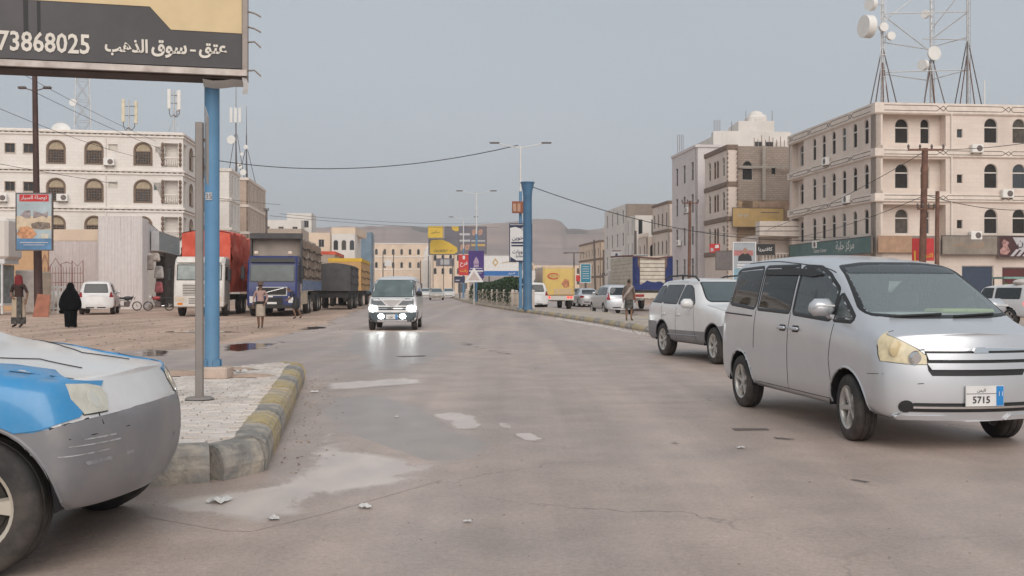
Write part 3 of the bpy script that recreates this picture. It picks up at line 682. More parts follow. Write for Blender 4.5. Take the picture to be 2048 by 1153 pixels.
M_roofd = mat('roof_screed', (.38, .33, .29), .9)
M_steelw = mat('galvanised', (.60, .59, .58), .45, .4, var=.15)
M_steeld = mat('dark_steel', (.16, .13, .12), .5, .5, var=.2)
M_rust = mat('rusty_steel', (.17, .085, .06), .75, .2, var=.3, scale=5, dirt=(.30, .16, .10), dscale=2, damt=.6)
M_dish = mat('antenna_white', (.80, .78, .74), .5, var=.05)

# ---- R1: the big cream corner building on the right
c1 = (xat(1752, 73), 73.0); b1 = Bld('corner_building', c1, 'large cream stone building with arched windows and three antenna masts on its roof')
TOP = 14.55
ze = [11.85, 8.6, 5.35]
op, ho = [], []
for z in ze:
    for u in (8.6, 10.75, 13.0, 15.2): op.append(('open_wide', u, z))
    op.append(('open_small', 6.25, z+.35)); ho.append((.35, 5.2, z-.25, z+2.05))
GR = [('shop_blue', 7.6, .15), ('shop_red', 10.4, .15), ('shop', 13.4, .15), ('shop', 4.2, .15), ('shop', 1.5, .15)]
b1.face(c1, VR, VU, 17, 0, TOP, M_cream, op+GR, ho, .8)
rc = Vector(P2(c1, .0, .78)).to_3d() if False else Vector((*P2(c1, 0, .78), 0))
for z in ze:
    b1.face(P2(c1, .3, .79), VR, VU, 5.0, z-.25, z+2.06, M_cream, [('open_wide', 2.0, z), ('open_mid', 3.75, z)], (), .2, 'loggia_wall')
op = [('open_narrow', 1.56+1.9*i, z) for z in ze for i in range(6)]
ho = [(13.3, 15.9, z-.25, z+2.05) for z in ze]
b1.face(c1, VU, VR, 16.6, 0, TOP, M_cream, op+[('shop', 2.6+3.4*i, .15) for i in range(4)], ho, .5)
for z in ze:
    b1.face(P2(c1, .49, 13.2), VU, VR, 2.8, z-.25, z+2.06, M_cream, [('open_narrow', 1.7, z)], (), .2, 'loggia_wall')
for z, hh in ((TOP-.75, .8), (10.75, .62), (7.55, .62)):
    b1.band(c1, VR, VU, 17, z, hh, .14, M_band, lines=(M_line, 4.6)); b1.band(c1, VU, VR, 16.6, z, hh, .14, M_band, lines=(M_line, 3.6), ext=0)
b1.shell([P2(c1, 1.2, 1.2), P2(c1, 16.9, 1.2), P2(c1, 16.9, 16.5), P2(c1, 1.2, 16.5)], 0, TOP-.5, M_roofd)
b1.face(P2(c1, 17, 0), VU, -VR, 16.6, 0, TOP, M_cream); b1.face(P2(c1, 0, 16.6), VR, -VU, 17, 0, TOP, M_cream)

def sign_board(name, label, P0, u, n, W, z0, z1, m, off=.12, texts=(), frame=None, cat='sign', thick=.1, strips=(), group=None):
    """a flat sign box on a wall or frame; texts = (string, along 0-1, height 0-1, width m, material)"""
    u = Vector((u[0], u[1], 0)).normalized(); n = Vector((n[0], n[1], 0)).normalized(); P0 = Vector((P0[0], P0[1], 0))
    rz = math.atan2(-n.x, n.y); e = Vector((math.cos(rz), math.sin(rz), 0)); sg = 1 if e.dot(u) > 0 else -1
    base = P0-n*off+u*(W/2); t = empty(name, (base.x, base.y, z0), rz, label, cat, group); hh = z1-z0
    MB().cbox((0, 0, hh/2), (W, thick, hh), .012).build('panel', m, t)
    if frame:
        mb = MB(); f = .05
        for a, b in (((-W/2-f, -thick/2-.02, -f), (W/2+f, thick/2+.02, -.001)), ((-W/2-f, -thick/2-.02, hh+.001), (W/2+f, thick/2+.02, hh+f)),
                     ((-W/2-f, -thick/2-.019, 0), (-W/2-.001, thick/2+.019, hh)), ((W/2+.001, -thick/2-.019, 0), (W/2+f, thick/2+.019, hh))): mb.bb(a, b)
        mb.build('frame', frame, t)
    for k, (pts, sm) in enumerate(strips):      # printed shapes, in 0-1 coordinates of the board as read from the front
        mb = MB(); mb.prism([((p-.5)*W, q*hh) for p, q in pts], -thick/2-.004-.0015*k, -thick/2-.001, 'xz'); mb.build('print', sm, t)
    for s_, fx, fz, w_, tm in texts:
        lettering(s_, tm, t, ((fx-.5)*W, -thick/2-.006-.0015*len(strips), fz*hh), width=w_, bold=.01)
    return t
def RC(x0, z0, x1, z1): return [(x0, z0), (x1, z0), (x1, z1), (x0, z1)]
M_sgreen = mat('sign_teal', (.10, .185, .175), .6, var=.12, scale=.8, dirt=(.25, .27, .25), damt=.3)
M_stan = mat('sign_tan', (.40, .25, .16), .7, var=.15, dirt=(.2, .15, .12), dscale=.8, damt=.5)
M_staupe = mat('sign_taupe', (.24, .205, .17), .7, var=.2, scale=1.5, dirt=(.35, .3, .24), dscale=2, damt=.5, streak=True)
M_sdark = mat('sign_maroon', (.06, .022, .022), .6, var=.2)
M_swhite = mat('sign_white', (.74, .72, .70), .55, var=.06)
M_sred = mat('sign_red', (.55, .035, .035), .55, var=.1)
M_sblack = mat('sign_black', (.025, .024, .025), .6)
M_syellow = mat('sign_yellow', (.70, .46, .04), .55, var=.06)
M_sblue = mat('sign_blue', (.03, .15, .42), .55, var=.08)
M_spurple = mat('sign_purple', (.06, .025, .17), .55, var=.1)
M_steal = mat('sign_cyan', (.015, .20, .29), .55, var=.08)
M_gold = mat('sign_gold', (.55, .36, .12), .6, var=.1)
M_sgrey = mat('sign_greyblue', (.16, .15, .17), .6, var=.1)
M_skin_p = mat('print_skin', (.35, .19, .13), .7)
M_spale = mat('sign_palegrey', (.50, .49, .50), .6, var=.08)
sign_board('shop_sign', 'long teal shop sign with white Arabic lettering on the cream corner building', P2(c1, 0, .05), VU, VR, 15.5, 3.95, 5.1, M_sgreen, .3,
           [('مركز حلبة', .72, .55, 3.2, M_swhite), ('Center Center', .42, .42, 2.6, M_swhite)], M_steeld)
sign_board('shop_sign', 'faded tan shop sign at the corner of the cream building', P2(c1, .0, 0), VR, VU, 4.6, 3.95, 5.15, M_stan, .3, strips=[(RC(.55, 0, 1, 1), M_staupe)])
sign_board('shop_sign', 'grimy taupe shop sign above the blue shutter', P2(c1, 4.75, 0), VR, VU, 4.1, 3.85, 5.15, M_staupe, .34,
           [('مكتب', .28, .55, 1.0, M_stan), ('الرياض', .6, .5, 1.3, M_stan)], M_steeld)
sign_board('shop_sign', 'dark maroon shop sign with a white flash at the right frame edge', P2(c1, 9.0, 0), VR, VU, 6.5, 3.65, 5.15, M_sdark, .32,
           [('ون', .27, .62, .75, M_sblack)], M_steeld, strips=[([(.16, .95), (.6, .95), (.6, .35), (.24, .35)], M_spale), ([(.13, .05), (.17, .05), (.24, .38), (.2, .38)], M_spale),
           ([(.2, .05), (.24, .05), (.31, .38), (.27, .38)], M_spale), ([(.27, .05), (.31, .05), (.38, .38), (.34, .38)], M_spale),
           ([(.02, .15), (.09, .12), (.13, .3), (.1, .55), (.12, .7), (.06, .85), (.03, .7), (.05, .5), (.01, .35)], mat('print_meat', (.40, .22, .2), .6, var=.5, scale=6))])

def dish(parent, c, d, r, m=None, drum=True, name='dish_antenna'):
    d = Vector(d).normalized(); c = Vector(c); mb = MB()
    mb.cyl(c, c+d*(r*.75 if drum else r*.3), r, r*.98, 18); mb.cyl(c-d*.25, c, .06, .08, 6)
    return mb.build(name, m or M_dish, parent, smooth=True)
# three rooftop masts
def mast(px, D, label, h, legs_h, dishes, rz=0.0):
    X = xat(px, D); t = empty('antenna_mast', (X, D, TOP-.5), rz, label, 'antenna mast', 'antenna masts on the cream building')
    mb = MB(); mb.cyl((0, 0, 0), (0, 0, h), .10, .085, 8); mb.build('mast_tube', M_steelw, t, smooth=True)
    for a in range(6):
        an = a*math.pi/3+.3; q = (1.35 if a % 2 else .75); mb = MB()
        mb.cyl((q*math.cos(an), q*math.sin(an), .0), (0, 0, legs_h*(1.0 if a % 2 else .85)), .045, .04, 6); mb.build('stay_leg', M_steeld if a % 2 else M_rust, t)
    mb = MB()
    for k in range(int(h/.55)): mb.bb((-.2, -.16, .5+k*.55), (.2, -.13, .54+k*.55))
    mb.bb((-.2, -.165, .4), (-.17, -.125, h-.5)); mb.bb((.17, -.165, .4), (.2, -.125, h-.5)); mb.build('ladder', M_steelw, t)
    for c, d, r, dr in dishes:
        dish(t, c, d, r, None, dr); mb = MB(); mb.cyl((0, 0, c[2]), c, .035, .035, 6); mb.build('bracket', M_steelw, t)
    return t
mast(1765, 77.5, 'left rooftop mast carrying several white drum dishes', 14, 5.6, [((-.95, -.2, 7.0), (-1, -.25, 0), .85, True), ((-.1, -.35, 6.9), (.1, -1, 0), .34, True), ((.45, -.35, 6.25), (.1, -1, 0), .32, True), ((-.8, -.2, 8.7), (-1, -.5, 0), .5, True)])
mast(1862, 79, 'middle rooftop mast with one small side dish and a grey round dish', 14, 5.4, [((-.75, -.1, 4.4), (-1, -.2, 0), .42, True), ((-.1, -.35, 5.3), (-.2, -1, 0), .55, False), ((-.3, .2, 8.4), (-1, -.4, 0), .32, True)], .4)
mast(1935, 77.5, 'right rooftop mast with splayed legs and no dishes', 14, 6.2, [], .8)
mb = MB(); A_, B_, C_ = at(1765, 0, 77.5), at(1862, 0, 79), at(1935, 0, 77.5)
tr_ = empty('mast_bracing', (A_.x, A_.y, TOP), 0, 'thin steel braces linking the three rooftop masts', 'bracing')
def brace(px0, y0, D0, px1, y1, D1, r=.04):
    mb = MB(); p, q = at(px0, y0, D0), at(px1, y1, D1); o_ = Vector((A_.x, A_.y, TOP)); mb.cyl(p-o_, q-o_, r, r, 6); mb.build('brace', M_steelw, tr_)
for a in ((1765, 145, 77.5, 1935, 140, 77.5), (1765, 148, 77.5, 1862, 162, 79), (1862, 160, 79, 1935, 140, 77.5), (1765, 30, 77.5, 1862, 105, 79), (1862, 80, 79, 1935, 25, 77.5), (1765, 28, 77.5, 1935, 24, 77.5),
          (1765, 85, 77.5, 1862, 100, 79), (1862, 95, 79, 1935, 75, 77.5), (1765, 45, 77.5, 1862, -30, 79), (1862, 60, 79, 1935, -30, 77.5), (1935, 80, 77.5, 1845, 78, 79)): brace(*a)
mb = MB(); mb.cyl((0, 0, 0), (0, 0, 2.9), .06, .05, 6)
tag(mb.build('roof_pipe', M_dish, loc=(xat(1969, 77), 77, TOP-.5)), 'thin white pipe standing on the cream building roof', 'pipe')

# ---- R1b: low wing with a rounded balcony between the corner building and the brown one
cw = (xat(1518, 90), 90.0); bw = Bld('low_wing', cw, 'low cream wing with a banded balcony and baluster rail beside the cream building')
bw.face(cw, VR, VU, 5.2, 0, 6.1, M_cream, [('open_small', 3.4, 3.3), ('shop', 2.4, .1)]); bw.face(cw, VU, VR, 6, 0, 6.1, M_cream)
bw.shell([P2(cw, .3, .3), P2(cw, 5.2, .3), P2(cw, 5.2, 6), P2(cw, .3, 6)], 0, 6.0, M_roofd)
mb = MB(); mb.prism([(-.3, -1.5), (3.5, -1.5), (4.2, -.8), (4.2, 0), (-.3, 0)], 5.9, 7.2, 'xy'); mb.build('balcony', M_band, bw.e)
mb = MB()
for z in (6.35, 6.75): mb.tube([(-.31, -.1, z), (-.31, -1.51, z), (3.51, -1.51, z), (4.21, -.81, z), (4.21, 0, z)], .025, 4)
mb.build('inlay_line', M_line, bw.e)
for i in range(16):
    mb = MB(); mb.lathe([(.05, 0), (.085, .2), (.05, .45), (.07, .75)], 8); mb.build('baluster', M_wband, bw.e, loc=(.3+i*.29, -.25, 3.65))
mb = MB(); mb.bb((.1, -.35, 4.4), (4.95, -.15, 4.52)); mb.bb((.1, -.35, 3.5), (4.95, -.15, 3.65)); mb.build('rail', M_wband, bw.e)
mb = MB(); mb.cbox((2.9, -.35, 5.35), (.8, .35, .55), .03); mb.build('air_conditioner', M_dish, bw.e)

# ---- R2: brown and block-work building
c2 = (xat(1455, 95), 95.0); b2 = Bld('block_building', c2, 'unfinished building with bare grey block wall and brown banded street front')
T2 = zat(292, 95)
fo = [('open_wide', 1.9, T2-3.15), ('open_wide', 1.9, T2-6.2), ('open_small', 4.4, T2-2.6), ('open_small', 6.7, T2-2.6), ('open_small', 6.6, T2-6.0)]
b2.face(P2(c2, .9, 0), VR, VU, 5.6, T2-5.05, T2, M_block, [(k, u-.9, z) for k, u, z in fo if z > T2-5 and u < 6], name='block_wall')
b2.face(P2(c2, .9, 0.02), VR, VU, 5.6, 0, T2-5.06, M_tanw, [(k, u-.9, z) for k, u, z in fo if z < T2-5 and u < 6], name='tan_wall')
b2.face(P2(c2, 0, -.05), VR, VU, .9, 0, T2, M_cream, name='quoin_pier')
mb = MB(); mb.bb((-.06, -.16, 0), (.05, .02, .2)); qm = mb.mesh('quoin', M_brownb)
for i in range(int(T2/.42)): link('quoin', qm, b2.e, (0, 0, .3+i*.42)); link('quoin', qm, b2.e, (.9, -.06, .3+i*.42))
mb = MB(); mb.bb((1.0, -.12, T2-2.05), (6.4, -.03, T2-1.85)); mb.bb((3.2, -.1, T2-5.0), (3.5, -.02, T2)); mb.build('concrete_frame', mat('bare_concrete', (.34, .30, .26), .9), b2.e)
mb = MB(); mb.bb((2.9, -.13, 7.3), (6.3, -.06, 9.4)); mb.build('rusty_hoarding', mat('hoarding', (.30, .20, .145), .8, var=.3, scale=2, dirt=(.42, .28, .18), damt=.7, streak=True), b2.e)
so_ = []
for z in (T2-2.7, T2-5.9, T2-9.1): so_ += [('open_narrow', 1.2, z), ('pair', 3.0, z), ('pair', 3.85, z), ('open_narrow', 5.6, z)]
b2.face(c2, VU, VR, 7.2, 0, T2, M_cream, so_)
for z in (T2-.35, T2-3.75, T2-6.95, T2-10.1): b2.band(c2, VU, VR, 7.2, z, .45, .1, M_brownb, ext=0); b2.band(P2(c2, 0, -.05), VR, VU, .9, z, .45, .1, M_brownb, ext=.05)
b2.shell([P2(c2, .3, .35), P2(c2, 6.4, .35), P2(c2, 6.4, 7), P2(c2, .3, 7)], 0, T2-.1, M_roofd)
mb = MB()
for i in range(9): mb.cyl((2.6+i*.35, .6, T2-.2), (2.6+i*.35, .6, T2+random.uniform(.6, 1.3)), .03, .03, 5)
mb.build('rebar', M_rust, b2.e)
sign_board('billboard', 'faded tan billboard hung low on the unfinished block building', P2(c2, .2, 0), VR, VU, 4.8, zat(455, 95), zat(418, 95), mat('faded_ochre', (.50, .34, .15), .7, var=.15, scale=.8, dirt=(.42, .25, .10), damt=.5), .9,
           [('جوهرة', .2, .62, 1.0, M_spale)], M_steeld, strips=[([(.55, .05), (.95, .05), (.98, .35), (.6, .5)], M_gold), (RC(.55, .74, .9, .8), M_brownb)])

# ---- R3: pale narrow-windowed block
c3 = (xat(1392, 106), 106.0); b3 = Bld('pale_building', c3, 'plain pale stone block with narrow dark windows beyond the brown building')
T3 = zat(293, 106)
so_ = [('tall', u, T3-3.4-3.35*k) for k in range(4) for u in (1.3, 4.4, 7.4)]
b3.face(c3, VU, VR, 9.5, 0, T3, M_lilac, so_); b3.face(c3, VR, VU, 4, 0, T3, M_lilac)
b3.shell([P2(c3, .3, .3), P2(c3, 4, .3), P2(c3, 4, 9.4), P2(c3, .3, 9.4)], 0, T3-.1, M_roofd)
b3.band(c3, VU, VR, 9.5, T3-.12, .3, .1, M_lilac); b3.band(c3, VR, VU, 4, T3-.12, .3, .1, M_lilac, ext=0)
mb = MB(); mb.cbox((2.4, 1.2, T3+.7), (1.0, 1.0, 1.9), .05); mb.build('roof_tank', M_plasterw, b3.e)
for (a, b_) in ((2.4, 1.2), (-.4, 7.4)):
    mb = MB()
    for i in range(4): mb.cyl((a-.3+i*.2, b_, T3), (a-.3+i*.2, b_, T3+2.9-.6*(a < 0)), .025, .025, 5)
    mb.build('rebar', M_rust, b3.e)

# ---- R4: tall white stepped building behind
c4 = (xat(1436, 128), 128.0); b4 = Bld('stepped_building', c4, 'tall white stepped building with a rounded roof turret rising behind the others')
T4 = zat(262, 128)
b4.face(c4, VR, VU, 9.4, 0, T4, M_plasterw, [('far', 5.2, zat(305, 128)), ('far', 6.6, zat(305, 128))]); b4.face(c4, VU, VR, 14, 0, T4-1.0, M_plasterw, [('tall', 3, T4-3.6), ('tall', 8, T4-3.6)])
b4.shell([P2(c4, .3, .3), P2(c4, 9.3, .3), P2(c4, 9.3, 14), P2(c4, .3, 14)], 0, T4-.2, M_plasterw, 'core')
z2 = zat(240, 128); x2 = xat(1480, 128)-c4[0]
mb = MB(); mb.bb((x2, .9, T4-.3), (xat(1552, 128)-c4[0], 7, z2)); mb.build('upper_storey', M_plasterw, b4.e)
mb = MB(); mb.cbox((xat(1523, 128)-c4[0], 3.2, (zat(228, 128)+z2)/2), (2.3, 3, zat(228, 128)-z2+.4), .25); mb.lathe([(1.0, 0), (.98, .5), (.7, .85), (.3, 1.0), (.01, 1.02)], 14, (xat(1523, 128)-c4[0], 2.9, zat(231, 128))); mb.build('turret', M_plasterw, b4.e)
for px in (1468, 1497, 1550): mb = MB(); mb.cyl((0, 0, 0), (0, 0, 1.6), .04, .03, 5); mb.build('roof_aerial', M_steeld, b4.e, loc=(xat(px, 128)-c4[0], 1.4, z2-.2 if px > 1480 else T4-.2))
b4.face((xat(1505, 128), 128.9), VR, VU, 2.2, T4+.1, z2-.15, M_plasterw, [('far', 1.1, T4+.3)], name='stair_wall')
mb = MB(); mb.bb((xat(1556, 128)-c4[0], .3, 0), (xat(1590, 128)-c4[0], 8, zat(282, 128))); mb.build('side_block', M_plasterw, b4.e)

# ---- generic street block for the far rows
def block(name, label, px, D, WF, WS, top_py, side, m, fopen='far', sopen='far', nf=3, ns=4, fh=3.2, m2=None, bands=None, z0=3.4, parapet=False):
    c = (xat(px, D), float(D)); b = Bld(name, c, label); T = zat(top_py, D); fr = VR if side > 0 else -VR
    nfl = max(1, int((T-z0)/fh)) if T > z0+2.4 else 0
    fo = [(fopen, WF*(i+.5)/nf, T-fh*(k+1)+.55) for k in range(nfl) for i in range(nf)] if fopen else []
    so_ = [(sopen, WS*(i+.5)/ns, T-fh*(k+1)+.55) for k in range(nfl) for i in range(ns)] if sopen else []
    b.face(c, fr, VU, WF, 0, T, m, fo+([('shop', 2.0, .1)] if WF > 4 else [])); b.face(c, VU, fr, WS, 0, T, m2 or m, so_)
    q = [(.3, .3), (WF-.1, .3), (WF-.1, WS-.1), (.3, WS-.1)]
    b.shell([P2(c, side*a, d) for a, d in q], 0, T-.15, M_roofd)
    if bands:
        for k in range(nfl+1):
            b.band(c, fr, VU, WF, T-fh*k-.2, .35, .1, bands); b.band(c, VU, fr, WS, T-fh*k-.2, .35, .1, bands, ext=0)
    if parapet:
        for a in range(int(WS/1.1)):
            p = P2(c, side*.1, .5+a*1.1); mb = MB(); mb.cbox((0, 0, .25), (.5, .5, .6), .08); mb.build('merlon', m, b.e, loc=(p[0]-c[0], p[1]-c[1], T))
    return b
block('arched_building', 'cream building with rows of arched windows and quoined corner, right of the avenue', 1337, 124, 5, 8, 404, 1, M_cream, 'far_arch', 'far_arch', 2, 4, 3.4, bands=M_brownb)
block('grey_block_building', 'large bare grey block building with one white street face', 1252, 150, 9, 16, 408, 1, M_block, None, 'tall', 1, 4, 3.3, M_plasterw)
bb_ = block('narrow_white_building', 'narrow white building against the grey block building', 1268, 140, 3.6, 5, 431, 1, M_plasterw, 'far_slit', 'far_slit', 2, 2)
block('crenellated_building', 'small cream building with stepped parapet before the grey block wall', 1293, 132, 3.4, 5, 474, 1, M_cream, 'far_arch', 'far_arch', 2, 2, parapet=True)
block('peach_building', 'peach coloured building at the far right of the avenue', 1200, 185, 5, 22, 482, 1, M_plasterc, 'far', 'far', 2, 7, bands=M_brownb)
block('thin_cream_tower', 'thin cream stair tower between the peach and white buildings', 1217, 178, 2.2, 4, 449, 1, M_plasterc, 'far_slit', None, 1, 1)
block('low_fort_building', 'low distant building with a row of small arches behind the yellow truck', 1065, 290, 14, 10, 531, 1, M_plasterc, 'far_arch', 'far_arch', 7, 3, 3.0, z0=.5, parapet=True)

# ---- L1: white stone building on the left
c5 = (xat(366, 86), 86.0); b5 = Bld('white_stone_building', c5, 'white stone building with brown arched lattice windows on the left')
UL = Vector((-1, -.2, 0)).normalized(); NL = Vector((-.2, 1, 0)).normalized()
T5 = zat(266, 86)
def uL(px):
    # distance along the front from the corner to the photo column px
    k = (px-CX)/F; return (c5[0]-k*c5[1])/(-UL.x+k*UL.y)
zz = [T5-2.75, T5-5.85, T5-8.9]
op = []
for z in zz:
    for px in (286, 188, 112): op.append(('wood_arch', uL(px), z))
    for px in (20, 57, -40): op.append(('wood_square', uL(px), z+.75))
op += [('vent', uL(226), zz[0]+1.1), ('glass_tile', uL(318), zz[1]+1.0), ('vent', uL(226), zz[1]+1.1), ('vent', uL(320), zz[0]+1.0)]
op = [o_ for o_ in op if not (o_[0] == 'wood_square' and o_[2] < 6)]
b5.face(c5, UL, NL, 26, 0, T5, M_white, op, [(.35, 1.5, z-.15, z+1.85) for z in zz], .7)
b5.face((c5[0]+NL.x*.69, c5[1]+NL.y*.69), UL, NL, 1.9, 3, T5-.6, M_white, name='loggia_wall')
so_ = [('wood_arch', u, z) for z in zz for u in (3.2, 6.4, 9.6)]
b5.face(c5, VU, -VR, 12, 0, T5, M_white, so_, [(.3, 1.4, z-.15, z+1.85) for z in zz], .4)
for z in (T5-.5, T5-3.6, T5-6.7):
    for k, (dz, pr) in enumerate(((0, .1), (.24, .14))):
        b5.band(c5, UL, NL, 26, z+dz, .17, pr, M_wband); b5.band(c5, VU, -VR, 12, z+dz, .17, pr, M_wband, ext=0)
    n_ = int(26/.45); rz = math.atan2(-NL.x, NL.y); e_ = Vector((math.cos(rz), math.sin(rz), 0)); sg = 1 if e_.dot(UL) > 0 else -1
    mb = MB(); mb.bb((-.11, -.13, 0), (.11, -.02, .06)); dm = mb.mesh('dentil', M_line)
    for i in range(n_): link('dentil', dm, b5.e, e_*(sg*(i*.45+.21))+Vector((0, 0, z+.175)), (0, 0, rz))
b5.shell([(c5[0]+UL.x*.8+NL.x*.8, c5[1]+UL.y*.8+NL.y*.8), (c5[0]+UL.x*26+NL.x*.8, c5[1]+UL.y*26+NL.y*.8), (c5[0]+UL.x*26+NL.x*12, c5[1]+UL.y*26+NL.y*12), (c5[0]+UL.x*2+VU.x*12, c5[1]+VU.y*12)], 0, T5-.2, M_roofd)
for z in zz:
    for i in range(6): mb = MB(); mb.lathe([(.035, 0), (.07, .2), (.04, .4), (.055, .6)], 7); mb.build('baluster', M_wband, b5.e, loc=UL*(.5+i*.18)+NL*.12+Vector((0, 0, z)))
    mb = MB(); p = UL*.93+NL*.12; mb.box((p.x, p.y, z+.65), (1.25, .16, .1), math.atan2(UL.y, UL.x)); mb.build('rail', M_wband, b5.e)
    for u in (.22, 1.62):
        mb = MB()
        for i in range(5): mb.ell((0, 0, i*.4), (.13, .13, .2), 8, 6)
        p = UL*u-NL*.08; mb.build('twisted_column', M_wood, b5.e, loc=(p.x, p.y, z+.1))
mb = MB(); mb.cyl((0, 0, 0), (0, 0, T5-4), .05, .05, 6); p = UL*uL(212)-NL*.06; mb.build('drain_pipe', M_wband, b5.e, loc=(p.x, p.y, 3.4))
# roof things
def roof_tower(px, D, z, w0, w1, h, label, m=M_steelw):
    t = empty('lattice_tower', (xat(px, D), D, z), .4, label, 'antenna mast')
    cs_ = [(-1, -1), (1, -1), (1, 1), (-1, 1)]; n = max(3, int(h/1.6))
    for a, b in cs_:
        mb = MB(); mb.cyl((a*w0/2, b*w0/2, 0), (a*w1/2, b*w1/2, h), .05, .045, 5); mb.build('corner_post', m, t)
    mb = MB()
    for k in range(n):
        f0, f1 = k/n, (k+1)/n; r0, r1 = (w0+(w1-w0)*f0)/2, (w0+(w1-w0)*f1)/2
        for i in range(4):
            a, b = cs_[i], cs_[(i+1) % 4]
            mb.cyl((a[0]*r0, a[1]*r0, h*f0), (b[0]*r1, b[1]*r1, h*f1), .022, .022, 4); mb.cyl((b[0]*r0, b[1]*r0, h*f0), (a[0]*r1, a[1]*r1, h*f1), .022, .022, 4)
            mb.cyl((a[0]*r1, a[1]*r1, h*f1), (b[0]*r1, b[1]*r1, h*f1), .022, .022, 4)
    mb.build('lattice', m, t); return t
rt = roof_tower(165, 90, T5-.2, 1.4, .9, 9, 'tall lattice tower with a white dish on the white stone building')
dish(rt, (-.75, -.5, 3.3), (-.3, -1, 0), .32, None, False)
mb = MB(); mb.cbox((0, 0, .45), (1.7, 1.5, .9), .05); mb.build('equipment_box', mat('rusty_white', (.52, .42, .37), .7, var=.3, dirt=(.25, .13, .09), dscale=1.5, damt=.7), rt)
def panel_antenna(px, D, z, h, label, offs, ph=2.0, m=None):
    t = empty('panel_antenna', (xat(px, D), D, z), 0, label, 'antenna'); mb = MB(); mb.cyl((0, 0, 0), (0, 0, h), .07, .06, 7); mb.build('pole', M_steelw, t)
    for i, (dx, dz) in enumerate(offs):
        mb = MB(); mb.cbox((dx, -.2 if i != 1 else .15, h-ph/2+dz), (.3, .16, ph), .04); mb.build('panel', m or M_dish, t)
        mb = MB(); mb.cyl((0, 0, h-ph*.7), (dx, -.12, h-ph*.7), .03, .03, 5); mb.cyl((0, 0, h-ph*.3), (dx, -.12, h-ph*.3), .03, .03, 5)
        mb.tube([(dx, -.2, h-ph+dz), (dx+.05, -.25, h-ph-.4), (dx*.6, -.2, h-ph-.7), (0, -.08, h-ph-.45)], .035, 5); mb.build('bracket', M_steeld, t)
    mb = MB()
    for s in (-1, 1): mb.cyl((s*.7, 0, 0), (0, 0, h*.4), .035, .035, 5)
    mb.build('stay_leg', M_steelw, t); return t
M_ivory = mat('antenna_ivory', (.72, .64, .48), .5)
panel_antenna(258, 90, T5-.2, 3.7, 'pair of ivory panel antennas on a rooftop pole, white stone building', [(-.42, 0), (.55, -.1)], 2.0, M_ivory)
panel_antenna(348, 88, T5-.2, 4.2, 'grey panel antennas on a rooftop pole at the building corner', [(-.35, 0), (.3, -.15), (.5, -.1)], 1.7)
t = empty('satellite_dish', (xat(122, 88), 88, T5-.2), 0, 'white satellite dish lying on the white stone building roof', 'dish'); mb = MB(); mb.lathe([(.01, 0), (.45, .12), (.75, .32), (.76, .34), (.45, .15), (.01, .03)], 18); o = mb.build('reflector', M_dish, t, smooth=True, loc=(0, 0, .55)); o.rotation_euler = (R(60), 0, .4)
mb = MB(); mb.cyl((0, 0, 0), (0, 0, .6), .04, .04, 6); mb.build('stand', M_steeld, t)

def ac_unit(b, P0, u, n, a, z):
    u = Vector((u[0], u[1], 0)).normalized(); n = Vector((n[0], n[1], 0)).normalized(); p = Vector((P0[0], P0[1], 0))+u*a-n*.25-b.o
    o = empty('air_conditioner', (p.x, p.y, z), math.atan2(-n.x, n.y), parent=b.e); mb = MB(); mb.cbox((0, 0, 0), (.85, .34, .6), .03); mb.build('case', M_dish, o); mb = MB(); mb.cyl((.12, -.175, 0), (.12, -.16, 0), .22, .22, 14); mb.build('fan_grille', M_steeld, o)
    mb = MB(); mb.bb((-.35, -.1, -.36), (-.3, .25, -.3)); mb.bb((.3, -.1, -.36), (.35, .25, -.3)); mb.build('bracket', M_steeld, o)
for a in (5.6, 11.8): mb = MB(); mb.cyl((0, 0, 0), (0, 0, 9.2), .055, .055, 6); p = VR*a-VU*.09; mb.build('drain_pipe', M_wband, b1.e, loc=(p.x, p.y, 5.2))
for a, z in ((7.4, 11.4), (9.7, 8.2), (7.3, 5.2), (12, 8.3)): ac_unit(b1, c1, VR, VU, a, z)
for a, z in ((4.4, 8.1), (10.1, 4.95), (8.2, 11.4)): ac_unit(b1, c1, VU, VR, a, z)
for a, z in ((5.8, T5-2.6), (9.4, T5-5.6), (14, T5-5.7), (9.3, T5-8.7)): ac_unit(b5, c5, UL, NL, a, z)
for a, z in ((2.4, T3-6.4), (5.9, T3-9.7)): ac_unit(b3, c3, VU, VR, a, z)
